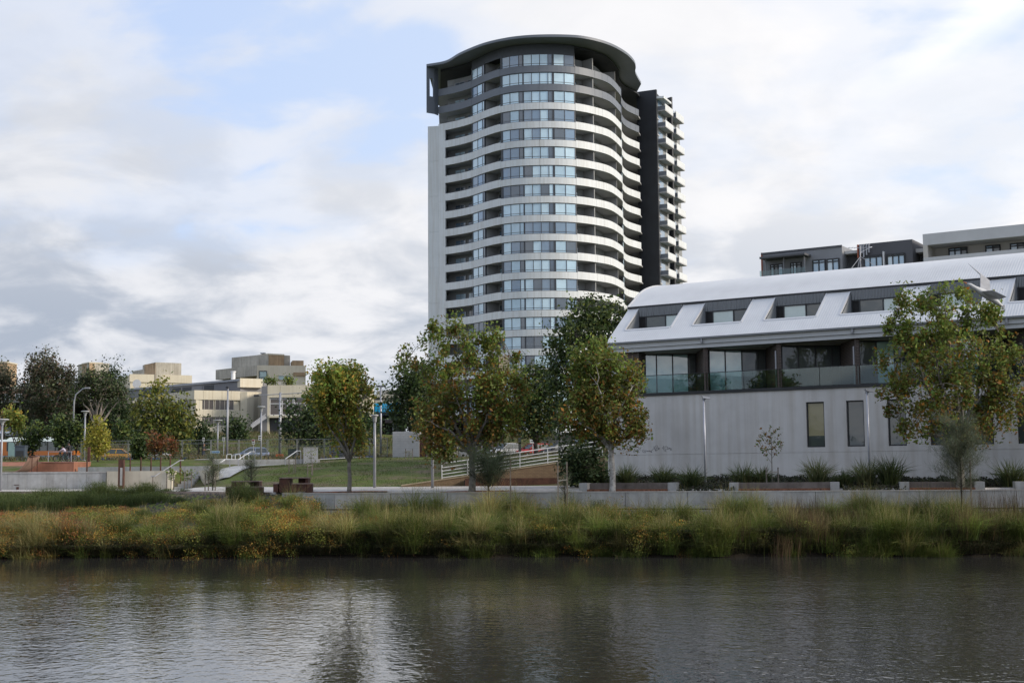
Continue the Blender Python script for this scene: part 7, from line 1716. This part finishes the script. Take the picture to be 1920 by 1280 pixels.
# ------------------------------------------------------------------ vehicles
def loft(mb, secs, mi=0, close=True):
    n = len(secs[0]); base = len(mb.v)
    for s in secs: mb.v += [tuple(p) for p in s]
    for i in range(len(secs) - 1):
        for j in range(n): a = base + i * n + j; b = base + i * n + (j + 1) % n; mb.f.append((a, b, b + n, a + n)); mb.m.append(mi)
    if close: mb.f.append(tuple(base + j for j in range(n - 1, -1, -1))); mb.f.append(tuple(base + (len(secs) - 1) * n + j for j in range(n))); mb.m += [mi, mi]
def car(label, px, Y, head, col, body='sedan', base=None, group=None, name='car'):
    """x forward in the car's own frame; head: degrees of its nose from +X"""
    x = PX(px, Y); z = (g1(x, Y) + .14) if base is None else base; T = thing(name, label, 'car', (x, Y, z), group); a = math.radians(head); ca, sa_ = math.cos(a), math.sin(a)
    def W(p): return (x + p[0] * ca - p[1] * sa_, Y + p[0] * sa_ + p[1] * ca, z + p[2])
    pm = mat('car_paint_' + '_'.join(str(int(c * 1000)) for c in col), col, .6, var=.03, coat=0.0, spec=.2); gl = mat('car_window', (.05, .065, .075), .5, var=.05, spec=.3); 
    hatch = body != 'sedan'
    prof = [(-2.12, .62, .55), (-2.05, .86, .70), (-1.55, .94, .82), (-.9, .95, .85), (.2, .94, .86), (.95, .92, .85), (1.55, .80, .80), (2.0, .66, .70), (2.12, .52, .58)]
    if hatch: prof[0] = (-1.95, .70, .62); prof[1] = (-1.9, .95, .74)
    mb = MB(); secs = []
    for px_, zt, hw in prof: secs.append([W(p) for p in ((px_, -hw, .22), (px_, -hw - .03, .5), (px_, -hw + .06, zt - .08), (px_, -hw + .18, zt), (px_, hw - .18, zt), (px_, hw - .06, zt - .08), (px_, hw + .03, .5), (px_, hw, .22))])
    loft(mb, secs); mb.build('body', pm, T, smooth=False)
    cab = [(-1.75 if hatch else -1.55, .95), (-1.45 if hatch else -.95, 1.40), (.25, 1.44), (1.05, .93)]
    mb = MB(); lo = [W((c[0], s * .76, .93)) for c in (cab[0], cab[3]) for s in (-1, 1)]
    A_ = [W((cab[0][0], -.76, .93)), W((cab[3][0], -.76, .91)), W((cab[3][0], .76, .91)), W((cab[0][0], .76, .93))]; B_ = [W((cab[1][0], -.60, 1.40)), W((cab[2][0], -.60, 1.42)), W((cab[2][0], .60, 1.42)), W((cab[1][0], .60, 1.40))]
    mb.hexa(A_, B_); mb.build('cabin_glass', gl, T)
    mb = MB(); R0 = [W((cab[1][0] - .08, -.62, 1.395)), W((cab[2][0] + .06, -.62, 1.415)), W((cab[2][0] + .06, .62, 1.415)), W((cab[1][0] - .08, .62, 1.395))]; R1 = [W((cab[1][0] + .1, -.5, 1.47)), W((cab[2][0] - .15, -.5, 1.485)), W((cab[2][0] - .15, .5, 1.485)), W((cab[1][0] + .1, .5, 1.47))]; mb.hexa(R0, R1); mb.build('roof', pm, T)
    mb = MB()
    for s in (-1, 1):
        for p0, p1 in (((cab[3][0], s * .765, .92), (cab[2][0], s * .61, 1.42)), ((-.35, s * .765, .93), (-.38, s * .61, 1.42)), ((cab[0][0], s * .765, .94), (cab[1][0], s * .61, 1.40))): mb.bar(W(p0), W(p1), .07, .05)
    mb.build('pillars', pm, T)
    for wx in (-1.28, 1.3):
        for s in (-1, 1):
            wm = MB(); wm.tube([W((wx, s * .66, .31)), W((wx, s * .87, .31))], .31, 14); t = wm.build('wheel', M_black, T); wm = MB(); wm.tube([W((wx, s * .865, .31)), W((wx, s * .885, .31))], .2, 12); wm.build('rim', M_galv, t)
    for s in (-1, 1):
        mb = MB(); mb.hexa([W(p) for p in ((2.03, s * .40, .54), (2.11, s * .40, .54), (2.07, s * .68, .54), (1.95, s * .68, .54))], [W(p) for p in ((1.99, s * .40, .67), (2.07, s * .40, .65), (2.03, s * .68, .67), (1.9, s * .68, .68))]); mb.build('headlight', mat('lamp_lens', (.5, .52, .53), .4, var=.03), T)
        bx = -1.93 if hatch else -2.08; mb = MB(); mb.hexa([W(p) for p in ((bx - .06, s * .42, .64), (bx + .05, s * .42, .64), (bx + .05, s * .68, .64), (bx - .03, s * .68, .64))], [W(p) for p in ((bx - .04, s * .42, .8), (bx + .05, s * .42, .8), (bx + .05, s * .7, .8), (bx, s * .7, .8))]); mb.build('tail_light', mRedS, T)
        mb = MB(); mb.hexa([W((.78, s * .86, .90)), W((.92, s * .86, .90)), W((.92, s * 1.0, .92)), W((.80, s * 1.0, .92))], [W((.78, s * .86, 1.02)), W((.92, s * .86, 1.0)), W((.92, s * 1.0, 1.02)), W((.80, s * 1.0, 1.04))]); mb.build('mirror', pm, T)
    mb = MB(); mb.hexa([W((2.085, -.34, .34)), W((2.13, -.34, .34)), W((2.13, .34, .34)), W((2.085, .34, .34))], [W((2.09, -.34, .48)), W((2.135, -.34, .48)), W((2.135, .34, .48)), W((2.09, .34, .48))]); mb.build('grille', M_black, T)
    return T
car('white sedan parked nose to the left beyond the white railing', 950, 138, 218, (.42, .43, .45), base=PZ(950, 857.5, 138)); car('red hatchback parked beside the white sedan', 1001, 138, 214, (.30, .012, .012), 'hatch', base=PZ(1001, 858, 138))
car('dark car half hidden right of the red hatchback', 1042, 138, 214, (.03, .035, .045), base=PZ(1042, 858.5, 138))
car('blue grey hatchback behind the white terrace wall', 470, 146, 200, (.20, .25, .36), 'hatch'); car('orange yellow taxi behind the yellow tree', 213, 147, 185, (.42, .22, .05)); car('white car behind the red leaved sapling', 283, 147, 188, (.38, .38, .38))
for i, px in enumerate((16, 31, 48)): car(['silver car parked under the trees, leftmost of three', 'silver car parked under the trees, middle of three', 'darker silver car parked under the trees, rightmost of three'][i], px, 194, 250, (.42, .45, .48) if i < 2 else (.2, .22, .25), group='cars parked by the bus station')
car('grey car seen over the ramp rail at the corner of the town houses', 1121, 118, 205, (.25, .28, .33), base=PZ(1121, 838, 118))
def build_bus():
    Y = 148.0; x0, x1 = PX(-48, Y), PX(138, Y); zt = PZ(70, 823, Y); z0 = zt - 2.75; T = thing('city_bus', 'long orange and white city bus with dark windows, behind the skate ramps', 'bus', ((x0 + x1) / 2, Y, z0))
    mO = mat('bus_orange', (.38, .12, .02), .4, var=.05, coat=.4); mW = mat('bus_white', (.55, .62, .60), .4, var=.05, coat=.4); mB = mat('bus_blue', (.17, .24, .36), .45, var=.06); L = x1 - x0
    MB().box(x0, x1, Y, Y + 2.5, z0 + .32, z0 + .95).build('skirt', mB, T); MB().box(x0, x1, Y + .003, Y + 2.5, z0 + .952, z0 + 1.45).build('side_band', mO, T); MB().box(x0 + .02, x1 - .02, Y + .05, Y + 2.45, z0 + 1.452, z0 + 2.5).build('window_band', glass('glass_room', (0, 0, 0)), T)
    MB().hexa([(x0, Y, z0 + 2.502), (x1, Y, z0 + 2.502), (x1, Y + 2.5, z0 + 2.502), (x0, Y + 2.5, z0 + 2.502)], [(x0 + .1, Y + .25, z0 + 2.75), (x1 - .1, Y + .25, z0 + 2.75), (x1 - .1, Y + 2.25, z0 + 2.75), (x0 + .1, Y + 2.25, z0 + 2.75)]).build('roof', mW, T)
    for a, b in ((.30, .46), (.62, .76), (.86, .95)): MB().hexa([(x0 + L * a, Y + .5, z0 + 2.752), (x0 + L * b, Y + .5, z0 + 2.752), (x0 + L * b, Y + 2, z0 + 2.752), (x0 + L * a, Y + 2, z0 + 2.752)], [(x0 + L * a + .3, Y + .7, z0 + 3.0), (x0 + L * b - .3, Y + .7, z0 + 3.0), (x0 + L * b - .3, Y + 1.8, z0 + 3.0), (x0 + L * a + .3, Y + 1.8, z0 + 3.0)]).build('roof_pod', mW, T)
    MB().box(x0 + L * .255, x0 + L * .315, Y - .004, Y + .2, z0 + .96, z0 + 2.5).build('orange_panel', mO, T)
    for i in range(9): xx = x0 + L * (.33 + i * .08); MB().box(xx - .05, xx + .05, Y + .01, Y + .06, z0 + 1.452, z0 + 2.5).build('window_post', M_black, T)
    d = MB().box(x0 + L * .335, x0 + L * .41, Y - .02, Y + .01, z0 + .4, z0 + 2.4).build('door', mat('bus_door', (.24, .36, .35), .3, var=.06), T)
    for t in (.18, .82):
        w = MB().tube([(x0 + L * t, Y - .02, z0 + .48), (x0 + L * t, Y + .3, z0 + .48)], .48, 16).build('wheel', M_black, T); MB().tube([(x0 + L * t, Y - .03, z0 + .48), (x0 + L * t, Y + .02, z0 + .48)], .26, 12).build('rim', M_galv, w)
build_bus()
x = PX(36, 120); z = g1(x, 120); T = thing('ticket_box', 'dark blue grey roadside cabinet in front of the bus door', 'cabinet', (x, 120, z)); MB().box(x - .45, x + .45, 120, 120.7, z, PZ(36, 836.5, 120)).build('body', mat('cabinet_slate', (.07, .09, .12), .5, var=.1), T); MB().box(x - .5, x + .5, 119.95, 120.75, PZ(36, 836.5, 120) + .002, PZ(36, 834.5, 120)).build('lid', mat('cabinet_slate', (0, 0, 0)), T); MB().box(x - .35, x + .35, 119.985, 119.998, z + .3, z + .9).build('door', M_dark, T)

# ------------------------------------------------------------------ people
def person(label, px, Y, zfeet, face, joints, cols, height=1.72, group=None, name='person'):
    """joints in body heights: x forward, y left, z up; one skinned surface, clothes by the nearest bone"""
    x = PX(px, Y); T = thing(name, label, 'person', (x, Y, zfeet), group); a = math.radians(face)
    def W(p): return (( p[0] * math.cos(a) - p[1] * math.sin(a)) * height, (p[0] * math.sin(a) + p[1] * math.cos(a)) * height, p[2] * height)
    order = ['pelvis', 'waist', 'chest', 'neck', 'head', 'crown', 'lsh', 'lel', 'lha', 'rsh', 'rel', 'rha', 'lhip', 'lkn', 'lan', 'lto', 'rhip', 'rkn', 'ran', 'rto']
    edges = [('pelvis', 'waist'), ('waist', 'chest'), ('chest', 'neck'), ('neck', 'head'), ('head', 'crown'), ('chest', 'lsh'), ('lsh', 'lel'), ('lel', 'lha'), ('chest', 'rsh'), ('rsh', 'rel'), ('rel', 'rha'), ('pelvis', 'lhip'), ('lhip', 'lkn'), ('lkn', 'lan'), ('lan', 'lto'), ('pelvis', 'rhip'), ('rhip', 'rkn'), ('rkn', 'ran'), ('ran', 'rto')]
    rad = dict(pelvis=.085, waist=.078, chest=.088, neck=.034, head=.058, crown=.046, lsh=.046, lel=.028, lha=.022, lhip=.062, lkn=.042, lan=.027, lto=.024)
    for k in ('sh', 'el', 'ha', 'hip', 'kn', 'an', 'to'): rad['r' + k] = rad['l' + k]
    me = bpy.data.meshes.new('body'); me.from_pydata([W(joints[k]) for k in order], [(order.index(p), order.index(q)) for p, q in edges], []); ob = bpy.data.objects.new('body', me); C.objects.link(ob)
    sk = ob.modifiers.new('skin', 'SKIN'); 
    for i, k in enumerate(order): me.skin_vertices[0].data[i].radius = (rad[k] * height, rad[k] * height); me.skin_vertices[0].data[i].use_root = (i == 0)
    ss = ob.modifiers.new('smooth', 'SUBSURF'); ss.levels = 1; ss.render_levels = 1
    dg = bpy.context.evaluated_depsgraph_get(); dg.update(); m2 = bpy.data.meshes.new_from_object(ob.evaluated_get(dg)); ob.modifiers.clear(); ob.data = m2; bpy.data.meshes.remove(me); ob.parent = T; ORIG[ob.name] = Vector((x, Y, zfeet))
    m2.materials.clear(); ms = [mat('cloth_' + '_'.join(str(int(v * 999)) for v in c), c, .85, var=.15, scale=6) for c in cols]
    for m in ms: m2.materials.append(m)   # 0 skin 1 top 2 trousers 3 shoes 4 hair
    seg = {('pelvis', 'waist'): 2, ('waist', 'chest'): 1, ('chest', 'neck'): 1, ('neck', 'head'): 0, ('head', 'crown'): 0, ('lel', 'lha'): 0, ('rel', 'rha'): 0, ('lan', 'lto'): 3, ('ran', 'rto'): 3}
    segs = [(np.array(W(joints[p])), np.array(W(joints[q])), seg.get((p, q), 1 if p in ('chest', 'lsh', 'rsh') else 2)) for p, q in edges]
    hd = np.array(W(joints['head'])); fwd = np.array([math.cos(a), math.sin(a), 0])
    for f in m2.polygons:
        c = np.array(f.center); best = min(segs, key=lambda s: np.linalg.norm(c - (s[0] + (s[1] - s[0]) * np.clip(np.dot(c - s[0], s[1] - s[0]) / (np.dot(s[1] - s[0], s[1] - s[0]) + 1e-9), 0, 1)))); k = best[2]
        if k == 0 and c[2] > hd[2] - .02 * height and (np.dot(c - hd, fwd) < .012 * height or c[2] > hd[2] + .045 * height): k = 4
        f.material_index = k; f.use_smooth = True
    H = Vector((x, Y, zfeet)) + Vector(hd); sd_ = np.array([-fwd[1], fwd[0], 0])
    mb = MB(); n = Vector(fwd); mb.hexa([H + n * .050 * height + Vector(sd_) * s * .012 * height + Vector((0, 0, -.018 * height)) for s in (-1, 1)] + [H + n * .07 * height + Vector((0, 0, -.018 * height))] * 2, [H + n * .05 * height + Vector(sd_) * s * .005 * height + Vector((0, 0, .012 * height)) for s in (-1, 1)] + [H + n * .056 * height + Vector((0, 0, .012 * height))] * 2); mb.build('nose', ms[0], T)
    # hands: palm with five fingers
    for s in 'lr':
        h0 = Vector(W(joints[s + 'ha'])) + Vector((x, Y, zfeet)); e0 = Vector(W(joints[s + 'el'])) + Vector((x, Y, zfeet)); d = (h0 - e0).normalized(); sid = d.cross(Vector((0, 0, 1))); sid = sid.normalized() if sid.length > .1 else Vector((1, 0, 0)); up = sid.cross(d); mb = MB()
        mb.tube([h0 - d * .01, h0 + d * .05], [.026, .032], 6)
        for i in range(4): b = h0 + d * .045 + sid * (-.024 + .016 * i); mb.tube([b, b + d * (.035, .042, .04, .03)[i] - up * .008, b + d * (.055, .066, .062, .046)[i] - up * .03], [.008, .0075, .006], 5)
        b = h0 + sid * .028 + d * .012; mb.tube([b, b + sid * .02 + d * .025, b + sid * .022 + d * .048], [.01, .009, .007], 5); mb.build('hand', ms[0], T, smooth=True)
    return T
def pose(**k):
    b = dict(pelvis=(0, 0, .52), waist=(0, 0, .62), chest=(.01, 0, .75), neck=(.015, 0, .845), head=(.03, 0, .915), crown=(.025, 0, .965), lsh=(0, .12, .79), lel=(.02, .145, .62), lha=(.08, .13, .49), rsh=(0, -.12, .79), rel=(.02, -.145, .62), rha=(.08, -.13, .49),
             lhip=(0, .055, .49), lkn=(.02, .06, .27), lan=(0, .06, .045), lto=(.08, .065, .022), rhip=(0, -.055, .49), rkn=(.02, -.06, .27), ran=(0, -.06, .045), rto=(.08, -.065, .022)); b.update(k); return b
SKIN = (.36, .20, .14)
Yman = 134.0; zman = PZ(381, 861.5, Yman)
person('man in black tee shirt and dark jeans walking with white papers in his hands', 381, Yman, g1(PX(381, Yman), Yman), -8,
       pose(lkn=(.11, .06, .275), lan=(.17, .06, .05), lto=(.245, .065, .03), rkn=(-.03, -.06, .27), ran=(-.19, -.06, .085), rto=(-.12, -.06, .025), lel=(.03, .15, .63), lha=(.17, .08, .63), rel=(.03, -.15, .63), rha=(.17, -.06, .635)),
       [SKIN, (.018, .018, .022), (.03, .04, .07), (.03, .03, .03), (.03, .02, .015)], 1.78)
x = PX(381, Yman); zz = g1(x, Yman); T = thing('paper_stack', 'white papers held by the walking man', 'papers', (x + .42, Yman, zz + 1.12)); MB().box(x + .33, x + .62, Yman - .12, Yman + .14, zz + 1.14, zz + 1.18).build('sheets', M_white, T); MB().box(x + .34, x + .5, Yman - .1, Yman + .1, zz + 1.1825, zz + 1.2).build('folded_sheet', mWht, T)
def bicycle(label, px, Y, z0, head, col, group='small bicycles on the skate box'):
    x = PX(px, Y); T = thing('bicycle', label, 'bicycle', (x, Y, z0), group); a = math.radians(head); ca, sa_ = math.cos(a), math.sin(a); W = lambda u, h, s=0: (x + u * ca - s * sa_, Y + u * sa_ + s * ca, z0 + h); R = .255
    m = mat('bike_frame_' + str(int(col[1] * 999)), col, .4, var=.1)
    for u in (-.46, .46):
        mb = MB(); ring = [W(u + R * math.cos(t), R + R * math.sin(t)) for t in np.linspace(0, 2 * math.pi, 19)]; mb.tube(ring, .026, 6, cap=False); w = mb.build('wheel', M_black, T)
        mb = MB()
        for t in np.linspace(0, math.pi, 7)[:-1]: mb.bar(W(u + R * math.cos(t), R + R * math.sin(t)), W(u - R * math.cos(t), R - R * math.sin(t)), .006)
        mb.tube([W(u, R, -.04), W(u, R, .04)], .03, 8); mb.build('spokes', M_galv, w)
    mb = MB()
    for p, q in (((-.46, R), (-.05, R + .02)), ((-.05, R + .02), (.30, .58)), ((-.05, R + .02), (-.18, .60)), ((-.18, .58), (.30, .60)), ((-.46, R), (-.18, .56)), ((.30, .62), (.46, R))): mb.tube([W(*p), W(*q)], .02, 6)
    mb.build('frame', m, T); mb = MB(); mb.tube([W(.30, .6), W(.26, .80), W(.22, .84, .0)], .016, 6); mb.tube([W(.2, .86, -.3), W(.25, .82, -.1), W(.25, .82, .1), W(.2, .86, .3)], .016, 6); mb.build('handlebar', M_dark, T)
    mb = MB(); mb.hexa([W(-.32, .62, -.06), W(-.06, .64, -.03), W(-.06, .64, .03), W(-.32, .62, .06)], [W(-.31, .67, -.05), W(-.06, .68, -.02), W(-.06, .68, .02), W(-.31, .67, .05)]); mb.build('saddle', M_black, T)
    mb = MB(); mb.bar(W(-.05, R + .02, .06), W(.06, R - .1, .1), .02); mb.bar(W(-.05, R + .02, -.06), W(-.16, R + .12, -.1), .02); mb.build('crank', M_dark, T); return T
zk = PZ(110, 866.8, 99.0) + .065
bicycle('small dark green bicycle under the child in the pale shirt', 117, 100.6, zk, 176, (.02, .10, .07)); bicycle('small black bicycle beside the taller child in black', 129, 101.6, zk, 172, (.03, .03, .035))
person('child in a pale pink and blue shirt sitting astride a small bicycle', 121, 100.6, zk, 176, pose(pelvis=(-.03, 0, .50), waist=(.0, 0, .60), chest=(.07, 0, .71), neck=(.11, 0, .79), head=(.15, 0, .86), crown=(.15, 0, .91), lsh=(.08, .12, .755), rsh=(.08, -.12, .755), lel=(.20, .17, .66), lha=(.33, .18, .63), rel=(.2, -.17, .66), rha=(.33, -.18, .63), lhip=(-.02, .07, .48), rhip=(-.02, -.07, .48), lkn=(.13, .12, .33), lan=(.04, .13, .05), lto=(.12, .13, .025), rkn=(.10, -.12, .30), ran=(.0, -.13, .05), rto=(.09, -.13, .025)),
       [SKIN, (.46, .42, .52), (.025, .03, .04), (.3, .3, .3), (.025, .018, .014)], 1.28, group='children with bicycles on the skate box')
person('taller child in black standing over a bicycle behind the pale shirted child', 129, 101.6, zk, 172, pose(pelvis=(-.02, 0, .51), lkn=(.06, .12, .27), lan=(.0, .13, .045), lto=(.08, .13, .02), rkn=(.04, -.12, .27), ran=(-.03, -.13, .045), rto=(.05, -.13, .02), lel=(.12, .17, .65), lha=(.26, .16, .60), rel=(.12, -.17, .65), rha=(.26, -.16, .60)),
       [SKIN, (.018, .018, .02), (.02, .022, .03), (.05, .05, .05), (.02, .015, .012)], 1.5, group='children with bicycles on the skate box')

# ------------------------------------------------------------------ gull in flight
def build_gull():
    D = 17.0; q = lambda px, py, dd=0.0: P(px, py, D + dd); c = q(1848, 550)
    T = thing('gull', 'white and grey gull flying in front of the barrel roof', 'bird', tuple(c)); mG = mat('gull_white', (.52, .53, .55), .7, var=.06, scale=12); mGr = mat('gull_grey', (.30, .31, .34), .7, var=.08, scale=12)
    ax = [q(1812, 531, -.05), q(1819, 534, -.045), q(1828, 540, -.03), q(1842, 548), q(1858, 558, .03), q(1870, 567, .05), q(1879, 574, .06)]
    MB().tube(ax, [.004, .024, .030, .050, .048, .030, .016], 12).build('body', mG, T, smooth=True)
    h = ax[0]; MB().tube([h + (ax[0] - ax[1]) * .9, h], [.003, .010], 6).build('beak', mat('beak_orange', (.5, .16, .04), .5, var=.05), T)
    def wing(root_a, root_b, mid_a, mid_b, tip, m, nm):
        mb = MB(); n = Vector((0, -.008, .006)); L_ = [root_a, root_b, mid_b, mid_a]; mb.hexa([p - n for p in L_], [p + n for p in L_]); mb.hexa([mid_a - n * .8, mid_b - n * .8, tip + (root_b - root_a) * .05, tip], [mid_a + n * .8, mid_b + n * .8, tip + (root_b - root_a) * .05 + n * .3, tip + n * .3]); mb.build(nm, m, T)
    wing(q(1838, 543, .03), q(1858, 556, .05), q(1838, 515, .18), q(1855, 526, .20), q(1815, 494, .36), mGr, 'wing'); wing(q(1838, 547, -.03), q(1858, 560, -.01), q(1862, 545, -.20), q(1876, 560, -.18), q(1886, 556, -.40), mG, 'wing')
    mb = MB(); e = ax[-1]; n = Vector((0, -.004, .003)); a, b, c2, d = e - Vector((.0, 0, .01)), q(1884, 573, .06), q(1884, 583, .06), e + Vector((0, 0, .012)); mb.hexa([a - n, b - n, c2 - n, d - n], [a + n, b + n, c2 + n, d + n]); mb.build('tail', mG, T)
build_gull()
